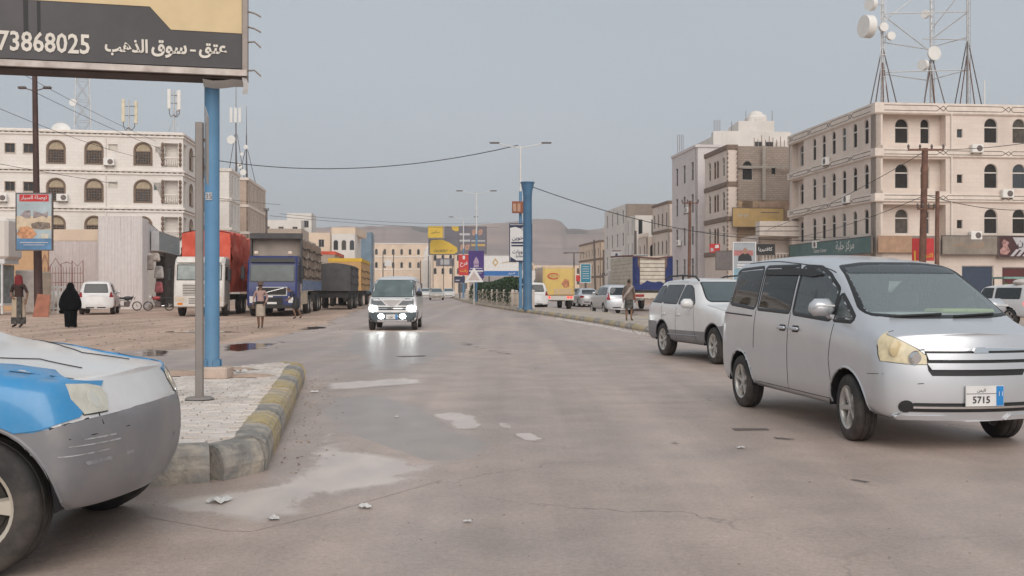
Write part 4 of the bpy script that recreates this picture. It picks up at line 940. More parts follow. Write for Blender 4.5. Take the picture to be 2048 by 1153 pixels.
# ---- L2, L3 and the farther row on the left
block('white_slit_building', 'white building with slit windows just right of the blue pole', 462, 112, 8, 6, 340, -1, M_white, 'far', 'far_slit', 2, 3, 3.2, bands=M_wband)
b6 = block('pink_stone_building', 'pinkish stone building carrying two slender antenna towers', 496, 126, 3.4, 16, 358, -1, M_pink, 'open_small', 'far_slit', 1, 5, 3.3, stone('beige_stone', (.62, .51, .42), (.57, .465, .38), (.5, .41, .34), .5, .3, .01), M_band)
mb = MB(); mb.tube([(-2.6, -.25, 0), (-2.6, -.25, 11.5)], .3, 8)
for k in range(5): mb.lathe([(.3, 0), (.5, .4), (.42, .9), (.3, 1.1)], 8, (-2.6, -.25, 2.5+k*2.2))
mb.build('carved_column', M_wood, b6.e)
for px, h, lb, ds in ((472, 11.5, 'antenna tower with white panels and a round dish on the pink building', [(-.5, 5.0, .55), (.5, 1.9, .25), (1.0, .9, .4)]), (493, 7.5, 'slimmer second antenna tower with small dishes on the pink building', [(0, 4.1, .28), (-.5, 3.2, .22), (-.7, 1.6, .25)])):
    t = empty('antenna_mast', (xat(px, 130), 130, zat(360, 130)), 0, lb, 'antenna mast'); mb = MB(); mb.cyl((0, 0, -.3), (0, 0, h*.75), .1, .07, 6); mb.cyl((0, 0, h*.75), (0, 0, h*1.25), .05, .02, 5); mb.build('mast_tube', M_steeld, t)
    for s in (-1, 1, 0):
        mb = MB(); mb.cyl((s*1.1, .6*(s == 0), -.3), (s*.15, 0, h*.5), .05, .04, 5); mb.build('stay_leg', M_steeld, t)
    for x, z, r in ds: dish(t, (x, -.3, z), (0, -1, .0), r, None, False)
    if h > 9:
        for x in (-.55, 0, .55): mb = MB(); mb.cbox((x, -.25, 8.1), (.36, .16, 1.9), .04); mb.build('panel', M_dish, t)
block('low_beige_building', 'low beige block building beyond the blue truck', 605, 150, 8, 10, 458, -1, mat('beige_plain', (.50, .41, .34), .9, var=.12), None, None)
block('distant_white_tower', 'distant white cube tower with two windows', 625, 205, 5, 8, 427, -1, M_plasterw, 'far', None, 2, 1, 3.4, z0=9)
block('distant_white_building', 'long low distant white building left of the cube tower', 604, 200, 8, 10, 441, -1, M_plasterw, 'far', 'far', 3, 2, z0=9)
block('beige_row_house', 'beige house between the yellow trailer and the white block', 662, 190, 7, 14, 466, -1, M_plasterc, 'far', 'far', 2, 4)
bC = block('white_office_building', 'white office block with tall slit windows and a peach roof storey', 712, 172, 4.0, 20, 468, -1, M_plasterw, 'far_arch', 'far_slit', 3, 6, 3.3)
mb = MB(); mb.bb((-4.2, .5, zat(470, 172)), (-.2, 14, zat(455, 172))); mb.build('roof_storey', M_plasterc, bC.e)
block('blue_glass_building', 'narrow blue glass fronted building at the end of the left row', 745, 215, 3.5, 14, 465, -1, mat('blue_cladding', (.16, .23, .30), .35, var=.2, scale=.5), None, 'far', 2, 4)
block('peach_arcade_building', 'long peach arcaded building closing the far end of the avenue', 862, 300, 17, 10, 488, -1, M_plasterc, 'far_arch', 'far', 7, 2, 3.8, bands=M_wband, z0=4)
block('yellow_arcade_building', 'pale orange building with tall arches under the yellow billboard', 940, 280, 10.5, 8, 500, -1, M_plasterc, 'far_arch', 'far', 5, 2, 3.6, z0=3.6)
block('hazy_white_house', 'small hazy white house above the arcaded roofs', 836, 380, 11, 8, 488, -1, M_plasterw, 'far', 'far', 4, 2, 3.2, z0=6)
t = Bld('domed_minaret', (xat(856, 292), 292), 'small cream domed turret in front of the yellow billboard')
mb = MB(); z_ = zat(520, 292); mb.cbox((0, 0, z_/2), (3, 3, z_), .1); mb.cbox((0, 0, z_+1.0), (2.2, 2.2, 2.4), .1); mb.lathe([(1.0, 0), (1.05, .5), (.7, 1.3), (.2, 1.8), (.05, 2.6)], 12, (0, 0, z_+2.0)); mb.build('turret', M_plasterw, t.e, smooth=True)
# ================================================================ vehicles
def bspline(P, n, mirror=False):
    """clamped uniform cubic B-spline through the rows of P (k, ...), sampled n times"""
    P = np.asarray(P, float); F_ = np.array([1, -1, 1.0])
    Q = np.concatenate([P[1:2]*F_, P, P[-2:-1]*F_]) if mirror else np.concatenate([P[:1], P[:1], P, P[-1:], P[-1:]]); seg = len(Q)-3
    t = np.linspace(0, seg-1e-9, n); i = t.astype(int); f = t-i; sh = (n,)+(1,)*(P.ndim-1); f = f.reshape(sh)
    return ((1-f)**3*Q[i]+(3*f**3-6*f**2+4)*Q[i+1]+(-3*f**3+3*f**2+3*f+1)*Q[i+2]+f**3*Q[i+3])/6
def rpoly(P, r=.05, n=4):
    """rounded corners"""
    out = []; k = len(P)
    for i in range(k):
        a, b, c = Vector(P[i-1]), Vector(P[i]), Vector(P[(i+1) % k])
        d1, d2 = (a-b), (c-b); q = min(r, d1.length*.45, d2.length*.45); p, s = b+d1.normalized()*q, b+d2.normalized()*q
        for j in range(n+1):
            t = j/n; out.append(tuple(p*(1-t)**2+b*2*t*(1-t)+s*t*t))
    return out
def dens(P, step):
    out = []
    for i in range(len(P)):
        a, b = Vector(P[i]), Vector(P[(i+1) % len(P)]); n = max(1, int((b-a).length/step+.5))
        out += [tuple(a+(b-a)*(j/n)) for j in range(n)]
    return out
def grow(P, d):
    P = [Vector(p) for p in P]; n = len(P); ar = sum(P[i].x*P[(i+1) % n].y-P[(i+1) % n].x*P[i].y for i in range(n)); s = 1 if ar > 0 else -1; out = []
    for i in range(n):
        e1, e2 = (P[i]-P[i-1]).normalized(), (P[(i+1) % n]-P[i]).normalized(); m = (Vector((e1.y, -e1.x))+Vector((e2.y, -e2.x)))
        if m.length < 1e-6: m = Vector((e1.y, -e1.x))
        m.normalize(); out.append(tuple(P[i]+m*(s*d)))
    return out

class Car:
    """a lofted body plus pieces laid on its surface; raw coordinates: x backwards from the nose, y left, z up"""
    def __init__(s, name, p, paint, loc, heading, label, cat, group=None):
        s.p = p; s.mid = (p['wf']+p['wr'])/2
        s.e = empty(name, (loc[0], loc[1], 0), heading, label, cat, group); s.paint = paint
        L, W, Hh, zb = p['L'], p['W']/2, p['H'], p['zb']
        zx = [0, p['cowl'][0], p['header'][0], p.get('peak', (p['header'][0]+p['rtop'][0])/2), p['rtop'][0], p['rbase'][0], L]
        zz = [p['hz'], p['cowl'][1], p['header'][1], Hh, p['rtop'][1], p['rbase'][1], p['tail']]
        cx, hx, rx, bx = p['cowl'][0], p['header'][0], p['rtop'][0], p['rbase'][0]
        xs = [0, 0, .02, .08, .2, .4*cx+.1, .75*cx, cx, cx+(hx-cx)*.25, cx+(hx-cx)*.5, cx+(hx-cx)*.75, hx, hx+.2*(rx-hx), hx+.45*(rx-hx), hx+.7*(rx-hx), rx-.1, rx, rx+(bx-rx)*.35, rx+(bx-rx)*.7, bx]
        xs += [x for x in (bx+(L-bx)*.4,) if L-bx > .3]+[L-.2 if bx < L-.22 else bx+.01, L-.08, L-.02, L, L]
        xs = list(np.maximum.accumulate(xs)); n = len(xs); fy = [1.0]*n; fy[:4] = p.get('fy', (0, .55, .88, .97)); fy[-1] = 0; fy[-2] = .6; fy[-3] = .9; fy[-4] = .98
        C = []
        for i, x in enumerate(xs):
            zt = float(np.interp(x, zx, zz)); bl = float(np.interp(x, [0, L], p['belt'])); w = W*float(np.interp(x, [0, .15, .6, 1.0, L-.7, L-.2, L], p.get('plan', [.93, .965, .99, 1, 1, .985, .95])))
            g = min(1, max(0, (zt-bl)/(Hh-bl))); rw = p['roofw']; lp = lambda a, b: a+(b-a)*g
            rows = [(0, zb), (.7*w, zb), (.93*w, zb+.02), (.985*w, zb+.15), (w, (zb+bl)/2), (.99*w, min(bl, zt)-.15), (lp(.94+.4*(.05-p.get('edge', .05)), .955)*w, min(bl, zt-p.get('edge', .05))),
                    (lp(.80*w, rw), lp(zt-.022, zt-.10)), (lp(.62*w, rw*.9), lp(zt-.012, zt-.035)), (.35*w, zt-.004), (0, zt)]
            ff = max(0, 1-x/p.get('ff', .9))**1.5; fr = max(0, 1-(L-x)/.8)**1.5; col = []
            for y, z in rows:
                y *= fy[i]; dx = ff*(p['bowf']*(y/W)**2+np.interp(z, [q[0] for q in p['front']], [q[1] for q in p['front']]))
                dx -= fr*(p['bowr']*(y/W)**2+np.interp(z, [q[0] for q in p['rear']], [q[1] for q in p['rear']])); col.append((x+dx, y, z))
            C.append(col)
        S = bspline(C, p['nx'], True); S = np.swapaxes(bspline(np.swapaxes(S, 0, 1), p['nk'], True), 0, 1); S[:, 0, 1] = S[:, -1, 1] = 0
        n, m = S.shape[:2]; full = np.concatenate([S, (S*np.array([1, -1, 1]))[:, -2:0:-1]], axis=1); M_ = full.shape[1]
        s.V = full.reshape(-1, 3).copy(); s.Fq = [(i*M_+j, (i+1)*M_+j, (i+1)*M_+(j+1) % M_, i*M_+(j+1) % M_) for i in range(n-1) for j in range(M_)]
        s.bvh = BVHTree.FromPolygons([tuple(v) for v in s.V], s.Fq); s.cell = L/p['nx']*1.3
        s.cuts = []
    def conv(s, v): return (s.mid-v[0], v[1], v[2])
    def hit(s, a, b, view, off):
        L = s.p['L']
        if view in 'LR':
            sg = 1 if view == 'L' else -1; o, d = (a, sg*3, b), (0, -sg, 0)
        elif view == 'F': o, d = (-3, a, b), (1, 0, 0)
        elif view == 'B': o, d = (L+3, a, b), (-1, 0, 0)
        else: o, d = (a, b, 5), (0, 0, -1)
        h, n, i, dist = s.bvh.ray_cast(Vector(o), Vector(d))
        if h is not None and view in 'FB' and b < s.p['cowl'][1]-.03:       # stay on the end face, do not slide along the flanks
            k = 0
            while (h is None or (h.x if view == 'F' else L-h.x) > s.p.get('lim', .36)) and k < 30:
                a *= .985; k += 1; h, n, i, dist = s.bvh.ray_cast(Vector((o[0], a, b)), Vector(d))
        if h is None:
            q = {'L': (a, s.p['W']/2, b), 'R': (a, -s.p['W']/2, b), 'F': (0, a, b), 'B': (L, a, b), 'T': (a, b, s.p['H'])}[view]
            h, n, i, dist = s.bvh.find_nearest(Vector(q))
        if n.dot(Vector(d)) > 0: n = -n
        return h+n*off, n
    def put(s, mb, name, m, parent=None, smooth=True):
        mb.v = [s.conv(v) for v in mb.v]; mb.f = [f[::-1] for f in mb.f]
        return mb.build(name, m, parent or s.e, smooth=smooth, recalc=False, ang=.8)
    def patch(s, name, P, view, m, off=.005, parent=None, res=.06, skirt=.02, rr=0):
        if rr: P = rpoly(P, rr)
        P = dens(P, res); xs = [p[0] for p in P]; zs = [p[1] for p in P]; n = len(P); pts = [Vector(p) for p in P]
        for x in np.arange(min(xs)+res/2, max(xs), res):
            for z in np.arange(min(zs)+res/2, max(zs), res):
                if inside((x, z), P) and min((Vector((x, z))-q).length for q in pts[:n]) > res*.45: pts.append(Vector((x, z)))
        r = delaunay_2d_cdt(pts, [(i, (i+1) % n) for i in range(n)], [], 1, 1e-5); mb = MB(); vs = []; ns = []
        for q in r[0]:
            h, nn = s.hit(q.x, q.y, view, off); vs.append(h); ns.append(nn)
        fs = [f for f in r[2]]; fs2 = []
        for f in fs:
            a, b, c = vs[f[0]], vs[f[1]], vs[f[2]]
            fs2.append(tuple(f) if (b-a).cross(c-a).dot(ns[f[0]]) > 0 else tuple(f[::-1]))
        k = len(vs)
        if skirt:
            ed = {}
            for f in fs2:
                for i in range(len(f)): ed[(f[i], f[(i+1) % len(f)])] = 1
            low = {}
            for (a, b) in list(ed):
                if (b, a) not in ed:
                    for q in (a, b):
                        if q not in low: low[q] = len(vs); vs.append(vs[q]-ns[q]*skirt)
                    fs2.append((b, a, low[a], low[b]))
        mb.add(vs, fs2); return s.put(mb, name, m, parent)
    def rim(s, name, P, view, m, w=.035, off=.004, parent=None, res=.06, rr=0, inn=.012):
        """a frame following the outline P"""
        if rr: P = rpoly(P, rr)
        P = dens(P, res); O, I = grow(P, w), grow(P, -inn); n = len(P); mb = MB(); vs = []
        for k in range(4):
            f = k/3
            for a, b in zip(O, I):
                h, nn = s.hit(a[0]*(1-f)+b[0]*f, a[1]*(1-f)+b[1]*f, view, off if 0 < k < 3 else off-.012); vs.append(h)
        mb.add(vs, [(k*n+i, k*n+(i+1) % n, (k+1)*n+(i+1) % n, (k+1)*n+i) for k in range(3) for i in range(n)]); return s.put(mb, name, m, parent)
    def seam(s, path, view, m, w=.005, parent=None, off=.0, name='panel_gap'):
        P = []
        for a, b in zip(path[:-1], path[1:]):
            k = max(1, int((Vector(b)-Vector(a)).length/.05)); P += [tuple(Vector(a)+(Vector(b)-Vector(a))*(j/k)) for j in range(k)]
        P.append(path[-1]); mb = MB(); mb.tube([s.hit(a, b, view, off)[0] for a, b in P], w, 5); return s.put(mb, name, m, parent)
    def body(s, regions=None, mats=None, split=None, arch=None):
        """the painted shell, with wheel arches (and see-through windows) cut out; regions(x, y, z) -> name of the piece a face belongs to"""
        V = s.V.copy(); W = s.p['W']/2; Ra = arch or s.p['rw']*1.22; zc = s.p['rw']
        if split:
            for fn, x0, x1, ymin in split:
                zf = fn(V[:, 0]); mk = (abs(V[:, 2]-zf) < s.cell*.5) & (V[:, 0] > x0) & (V[:, 0] < x1) & (abs(V[:, 1]) > ymin); V[mk, 2] = zf[mk]
        for wx in (s.p['wf'], s.p['wr']):
            r = np.hypot(V[:, 0]-wx, V[:, 2]-zc); mk = (abs(r-Ra) < s.cell*.55) & (abs(V[:, 1]) > W*.6)
            V[mk, 0] = wx+(V[mk, 0]-wx)*Ra/r[mk]; V[mk, 2] = zc+(V[mk, 2]-zc)*Ra/r[mk]
        q = np.array(s.Fq); cen = V[q].mean(1); e1 = V[q[:, 1]]-V[q[:, 0]]; e2 = V[q[:, 3]]-V[q[:, 0]]; nr = np.cross(e1, e2); nr /= np.linalg.norm(nr, axis=1)[:, None]+1e-9
        keep = np.ones(len(q), bool)
        for wx in (s.p['wf'], s.p['wr']):
            keep &= ~((np.hypot(cen[:, 0]-wx, cen[:, 2]-zc) < Ra-.002) & (abs(cen[:, 1]) > W*.62))
        for view, P in s.cuts:
            for i in np.nonzero(keep)[0]:
                c = cen[i]
                if view in 'LR':
                    if c[1]*(1 if view == 'L' else -1) > W*.5 and inside((c[0], c[2]), P): keep[i] = False
                elif view == 'F':
                    if c[0] < s.p['header'][0]+.25 and c[2] > s.p['cowl'][1]-.05 and abs(nr[i][0]) > .25 and inside((c[1], c[2]), P): keep[i] = False
        groups = {}
        for i in np.nonzero(keep)[0]: groups.setdefault(regions(*cen[i]) if regions else 'body', []).append(tuple(q[i]))
        out = {}
        for k, fs in groups.items():
            us = sorted({i for f in fs for i in f}); mp = {u: j for j, u in enumerate(us)}; mb = MB(); mb.add([V[u] for u in us], [tuple(mp[i] for i in f) for f in fs])
            mb.v = [s.conv(v) for v in mb.v]; me = mb.mesh(k, (mats or {}).get(k, s.paint), True, False, .9)
            bm = bmesh.new(); bm.from_mesh(me); bmesh.ops.remove_doubles(bm, verts=bm.verts, dist=1e-4); bmesh.ops.recalc_face_normals(bm, faces=bm.faces); bm.to_mesh(me); bm.free()
            me.shade_smooth(); out[k] = link(k, me, s.e)
        for wx in (s.p['wf'], s.p['wr']):         # wheel wells and their lips
            for sg in (-1, 1):
                mb = MB(); a0 = math.asin(max(-.9, min(.9, (s.p['zb']+.03-zc)/Ra))); a1 = math.pi-a0
                pr = [(Ra*1.0, sg*(W-.03)), (Ra*1.0, sg*(W-.36)), (.02, sg*(W-.37))]
                mb.lathe(pr, 20, (wx, 0, zc), 'y', a0, a1); s.put(mb, 'wheel_well', M_well, None)
                mb = MB(); path = []
                for t in np.linspace(-.25, math.pi+.25, 26):
                    x, z = wx+Ra*math.cos(t), zc+Ra*math.sin(t)
                    if z > s.p['zb']+.03: path.append(s.hit(x, z, 'L' if sg > 0 else 'R', -.004)[0])
                mb.tube(path, .012, 6); s.put(mb, 'arch_lip', s.p.get('lip') or (mats or {}).get('cladding') or s.paint)
        return out
    def wheels(s, style, steer=0.0):
        for wx in (s.p['wf'], s.p['wr']):
            for sg in (1, -1):
                y = sg*(s.p['W']/2-.02-s.p['tw']/2); wheel(s.e, (s.mid-wx, y, s.p['rw']), s.p['rw'], s.p['tw'], style, sg, steer if wx == s.p['wf'] else 0)

M_well = mat('wheel_well_black', (.012, .011, .011), .9)
M_tyre = mat('tyre_rubber', (.030, .028, .027), .8, var=.25, scale=12, dirt=(.14, .11, .09), dscale=3, damt=.6)
M_rim = mat('alloy_rim', (.55, .53, .50), .38, .6, var=.12, dirt=(.28, .23, .19), dscale=4, damt=.5)
M_rimc = mat('alloy_rim_cream', (.62, .56, .47), .4, .35, var=.1, dirt=(.30, .25, .2), dscale=4, damt=.5)
M_steelrim = mat('steel_rim', (.42, .40, .38), .5, .3, var=.2, dirt=(.2, .15, .12), dscale=4, damt=.6)
M_brake = mat('brake_dark', (.05, .045, .04), .6, .4)
M_black = mat('black_trim', (.018, .018, .019), .5, var=.2)
M_rubber = mat('window_rubber', (.02, .02, .021), .45)
M_gap = mat('panel_gap', (.03, .03, .032), .8)
M_chrome = mat('chrome', (.75, .75, .75), .12, 1.0, var=.03)
M_tint = mat('car_glass_dark', (.020, .024, .026), .05, spec=.6, var=.1)
M_tintg = mat('car_glass_mid', (.075, .10, .105), .06, spec=.7, var=.25, scale=1.2)
def clear_glass(name, tint, dust=0.0):
    m = bpy.data.materials.new(name); m.use_nodes = True; nt = m.node_tree; N = nt.nodes; L = nt.links; N.remove(N['Principled BSDF'])
    tr = N.new('ShaderNodeBsdfTransparent'); tr.inputs[0].default_value = (*tint, 1); gl = N.new('ShaderNodeBsdfGlossy'); gl.inputs['Roughness'].default_value = .03
    fr = N.new('ShaderNodeFresnel'); fr.inputs[0].default_value = 1.6; mx = N.new('ShaderNodeMixShader')
    df = N.new('ShaderNodeBsdfDiffuse'); df.inputs[0].default_value = (.50, .585, .61, 1); m2 = N.new('ShaderNodeMixShader'); m2.inputs[0].default_value = dust; L.new(tr.outputs[0], m2.inputs[1]); L.new(df.outputs[0], m2.inputs[2])
    L.new(fr.outputs[0], mx.inputs[0]); L.new(m2.outputs[0], mx.inputs[1]); L.new(gl.outputs[0], mx.inputs[2]); L.new(mx.outputs[0], N['Material Output'].inputs[0]); MATS[name] = m; return m
M_clear = clear_glass('windscreen_glass', (.86, .94, .93), .30); M_privacy = clear_glass('privacy_glass', (.16, .17, .18), .03); M_front = clear_glass('door_glass', (.55, .62, .60), .15)
M_lampw = mat('head_lamp_lens', (.72, .72, .70), .15, .2, var=.2, scale=12, coat=.5)
M_lampy = mat('yellowed_lamp_lens', (.62, .53, .34), .18, var=.22, scale=14, coat=.6)
M_lampr = mat('tail_lamp_red', (.28, .01, .012), .2, coat=.5)
M_lampr_on = mat('tail_lamp_lit', (.9, .06, .04), .3, emit=1.3)
M_lampo = mat('indicator_orange', (.70, .22, .02), .25)
M_lampo_on = mat('indicator_lit', (1.0, .62, .25), .3, emit=3.5)
M_lamp_on = mat('head_lamp_lit', (.95, 1.0, .98), .3, emit=22.0)
M_plate = mat('plate_white', (.72, .70, .68), .5)
M_plateb = mat('plate_blue', (.02, .22, .55), .5)
def paint(name, col, rough=.32, metal=0.0, dirt=(.36, .29, .24), damt=.35, coat=.6, ds=1.2, var=.04): return mat(name, col, rough, metal, var=var, scale=2.5, coat=coat, dirt=dirt, dscale=ds, damt=damt)
P_silver = paint('silver_paint', (.60, .612, .635), .30, .5, damt=.22, dirt=(.42, .38, .35))
P_white = paint('white_paint', (.74, .73, .72), .35)
P_grey = paint('grey_cladding', (.23, .225, .235), .45, .1, coat=.1, var=.1, ds=2.5)
P_blue = paint('taxi_blue', (.035, .25, .52), .38, 0, dirt=(.20, .36, .52), damt=.4, ds=3.0)

WHL = {}
def wheel_meshes(Rw, tw, style):
    key = (round(Rw, 3), round(tw, 3), style)
    if key in WHL: return WHL[key]
    h = tw/2; rr = Rw*(.66 if style != 'truck' else .56); mb = MB()
    pr = [(rr*.97, -h*.8), (rr, -h*.95), (Rw*.86, -h), (Rw*.96, -h*.88), (Rw, -h*.7), (Rw*.992, -h*.35), (Rw*.975, -h*.33), (Rw*.975, -h*.25), (Rw*.995, -h*.23), (Rw, 0), (Rw*.995, h*.23), (Rw*.975, h*.25), (Rw*.975, h*.33), (Rw*.992, h*.35), (Rw, h*.7), (Rw*.96, h*.88), (Rw*.86, h), (rr, h*.95), (rr*.97, h*.8)]
    mb.lathe(pr, 40, axis='y'); ty = mb.mesh('tyre', M_tyre, True)
    mb = MB(); mr = {'cream5': M_rimc, 'truck': M_steelrim, 'steel': M_steelrim}.get(style, M_rim)
    mb.lathe([(rr*.98, -h*.8), (rr*.9, -h*.7), (rr*.86, h*.55), (rr*.9, h*.82), (rr*1.0, h*.93), (rr*1.01, h*.8)], 36, axis='y')
    if style in ('five', 'cream5', 'six'):
        ns = 6 if style == 'six' else 5; wd = .26 if style == 'cream5' else .2
        for k in range(ns):
            a = 2*math.pi*k/ns+.3; c, s_ = math.cos(a), math.sin(a); pts = []
            for r, w, y0, y1 in ((rr*.1, rr*.2, h*.3, h*.62), (rr*.5, rr*wd*.9, h*.35, h*.76), (rr*.93, rr*wd*1.35, h*.45, h*.84)):
                for sg in (-1, 1):
                    for y in (y0, y1):
                        ww = w*(1 if y == y0 else .72)/1.0*.5*1.3; pts.append((c*r-s_*sg*ww, y, s_*r+c*sg*ww))
            mb.hull(pts[:8]); mb.hull(pts[4:])
        mb.lathe([(.001, h*.72), (rr*.17, h*.72), (rr*.2, h*.66), (rr*.22, h*.3)], 18, axis='y')
        for k in range(5):
            a = 2*math.pi*k/5; mb.cyl((rr*.3*math.cos(a), h*.5, rr*.3*math.sin(a)), (rr*.3*math.cos(a), h*.72, rr*.3*math.sin(a)), .011, .011, 6)
    elif style == 'truck':
        mb.lathe([(rr*.86, h*.2), (rr*.5, h*.05), (rr*.45, h*.5), (rr*.3, h*.75), (.001, h*.8)], 20, axis='y')
    else:
        mb.lathe([(rr*.87, h*.5), (rr*.6, h*.7), (rr*.3, h*.62), (.001, h*.7)], 20, axis='y')
    rm = mb.mesh('rim', mr, True, ang=.5)
    mb = MB(); mb.lathe([(.001, h*.12), (rr*.86, h*.12)], 20, axis='y'); mb.lathe([(rr*.35, h*.2), (rr*.7, h*.2), (rr*.7, h*.13)], 20, axis='y'); bk = mb.mesh('brake_disc', M_brake, False, False)
    WHL[key] = (ty, rm, bk); return WHL[key]
def wheel(parent, loc, Rw, tw, style, sg=1, steer=0.0):
    w = empty('wheel', loc, (0 if sg > 0 else math.pi)+steer, parent=parent); ty, rm, bk = wheel_meshes(Rw, tw, style)
    link('tyre', ty, w); a = link('rim', rm, w); a.rotation_euler = (0, random.uniform(0, 6), 0)
    if style not in ('truck', 'steel'): link('brake_disc', bk, w)
    return w

def heading(d): return math.atan2(d[1], d[0])
def seatset(car, xs, ys, z=.72, col=None):
    m = col or mat('seat_fabric', (.30, .28, .26), .9, var=.1)
    for x in xs:
        for y in ys:
            mb = MB(); mb.cbox((x, y, z-.28), (.5, .46, .2), .05); mb.cbox((x+.25, y, z+.1), (.16, .46, .62), .05); mb.cbox((x+.27, y, z+.52), (.1, .24, .18), .04); car.put(mb, 'seat', m, smooth=False)

# ---- the silver minivan, near right
pn = dict(L=4.6, W=1.72, H=1.85, zb=.27, hz=1.05, cowl=(.56, 1.18), header=(1.55, 1.72), rtop=(4.25, 1.80), rbase=(4.52, 1.25), tail=1.05, belt=(1.05, 1.25), roofw=.70, wf=.90, wr=3.725, rw=.315, tw=.2,
          front=[(.2, .12), (.35, .02), (.5, 0), (.7, .015), (.95, .05), (1.1, .12)], rear=[(.2, .08), (.5, 0), (.9, .02), (1.4, .1)], bowf=.25, bowr=.16, nx=200, nk=72, plan=[.965, .985, .995, 1, 1, .985, .95], fy=(0, .6, .93, .985))
rw_, fw_ = gp(1495, 813), gp(1714, 881)
d_ = (fw_-rw_).normalized(); n_ = Vector((-d_.y, d_.x, 0))      # its left
mid_ = (rw_+fw_)/2+n_*(.86-.12)
van = Car('silver_minivan', pn, P_silver, mid_, heading(d_), 'dusty silver minivan turning in at the right, nearest vehicle on that side', 'minivan')
wsh = rpoly([(-.70, 1.215), (-.4, 1.195), (.4, 1.195), (.70, 1.215), (.575, 1.655), (.3, 1.69), (-.3, 1.69), (-.575, 1.655)], .05)
sw = {'quarter': rpoly([(.90, 1.15), (1.24, 1.155), (1.24, 1.37)], .02), 'front': rpoly([(1.32, 1.155), (2.2, 1.195), (2.2, 1.665), (1.85, 1.65), (1.58, 1.57), (1.32, 1.42)], .04),
      'slide': rpoly([(2.32, 1.205), (3.2, 1.225), (3.2, 1.675), (2.32, 1.67)], .03), 'rear': rpoly([(3.3, 1.23), (4.1, 1.27), (4.28, 1.36), (4.2, 1.60), (4.05, 1.655), (3.3, 1.675)], .06)}
for v_ in 'LR':
    for k in sw: van.cuts.append((v_, grow(sw[k], .005)))
van.cuts.append(('F', grow(wsh, .005)))
van.body()
def window(car, P, view, glass, name='window', w=.045):
    o = car.rim(name, P, view, M_rubber, w, .004); car.patch('pane', P, view, glass, -.003 if car.cuts else .007, o, skirt=0); return o
window(van, wsh, 'F', M_clear, 'windscreen', .04); van.patch('tint_band', rpoly([(-.575, 1.60), (.575, 1.60), (.565, 1.655), (.3, 1.685), (-.3, 1.685), (-.565, 1.655)], .02), 'F', clear_glass('tint_band_glass', (.25, .28, .32), .1), .002, None, .05, 0)
for v_ in 'LR':
    for k in sw:
        window(van, sw[k], v_, M_privacy if k in ('slide', 'rear') else M_front, w=.058)
    van.patch('rain_visor', [(1.68, 1.585), (1.9, 1.64), (2.2, 1.655), (3.2, 1.665), (3.2, 1.60), (2.2, 1.585), (1.95, 1.565)], v_, M_black, .018, skirt=.02)
    for a in ([(1.22, 1.10), (1.26, .75), (1.2, .45)], [(2.27, 1.19), (2.27, .5), (2.3, .36)], [(3.25, 1.2), (3.25, .75)], [(1.3, .36), (3.2, .36)]): van.seam(a, v_, M_gap, .004)
    van.seam([(3.35, 1.12), (4.35, 1.14)], v_, M_black, .010, name='door_rail')
    for x in (2.08, 2.42):
        o = van.patch('handle_recess', [(x-.08, .98), (x+.08, .98), (x+.08, 1.05), (x-.08, 1.05)], v_, M_gap, .002, res=.03, rr=.02, skirt=0); sg = 1 if v_ == 'L' else -1
        p, n = van.hit(x, 1.015, v_, .02); mb = MB(); mb.cbox((p.x, p.y, p.z), (.2, .03, .035), .01); van.put(mb, 'door_handle', P_silver)
    sg = 1 if v_ == 'L' else -1; p, n = van.hit(1.30, 1.17, v_, .0); mb = MB(); mb.cbox((p.x-.02, sg*(abs(p.y)+.12), p.z+.09), (.16, .26, .17), .055, (.9, .95)); mir = van.put(mb, 'mirror', P_silver)
    mb = MB(); mb.hull([(p.x-.05, sg*(abs(p.y)-.02), p.z-.06), (p.x+.07, sg*(abs(p.y)-.02), p.z-.06), (p.x-.05, sg*(abs(p.y)+.07), p.z+.03), (p.x+.06, sg*(abs(p.y)+.07), p.z+.03), (p.x-.05, sg*(abs(p.y)-.02), p.z+.01), (p.x+.07, sg*(abs(p.y)-.02), p.z+.01)]); van.put(mb, 'mirror_arm', P_silver, mir)
    mb = MB(); mb.bb((p.x-.105, sg*(abs(p.y)+.02), p.z+.10), (p.x-.098, sg*(abs(p.y)+.23), p.z+.115)); van.put(mb, 'turn_lamp', M_lampw, mir)
    van.seam([(1.5, sg*.655), (2.6, sg*.665), (3.9, sg*.64)], 'T', M_gap, .006, name='roof_gutter')
for sg in (1, -1):
    lp_ = [(sg*a, b) for a, b in ((.47, .775), (.47, .85), (.55, .915), (.67, .99), (.80, 1.055), (.815, .85), (.81, .80), (.64, .78))]
    o = van.rim('head_lamp', lp_, 'F', M_gap, .008, .004, res=.04, inn=.0); van.patch('lens', lp_, 'F', M_lampy, .008, o, .035, .015)
    p, n = van.hit(sg*.555, .83, 'F', .012); mb = MB(); mb.lathe([(.001, -.012), (.045, -.012), (.055, 0), (.062, .008), (.066, .0)], 18, (p.x, p.y, p.z), 'x'); van.put(mb, 'projector', M_chrome, o)
    p, n = van.hit(sg*.69, .90, 'F', .006); mb = MB(); mb.lathe([(.001, -.008), (.06, -.008), (.075, .004)], 16, (p.x, p.y, p.z), 'x'); van.put(mb, 'reflector', mat('reflector_amber', (.60, .48, .28), .2), o)
    van.patch('fog_lamp', [(sg*.635+.06*math.cos(t), .402+.055*math.sin(t)) for t in np.linspace(0, 2*math.pi, 15)[:-1]], 'F', M_black, .006, res=.03)
    van.seam([(.27, .685), (.48, .672)], 'L' if sg > 0 else 'R', M_gap, .003)
gr = van.patch('grille', [(-.46, .72), (-.43, .675), (.43, .675), (.46, .72), (.48, .895), (-.48, .895)], 'F', M_black, .004, res=.05)
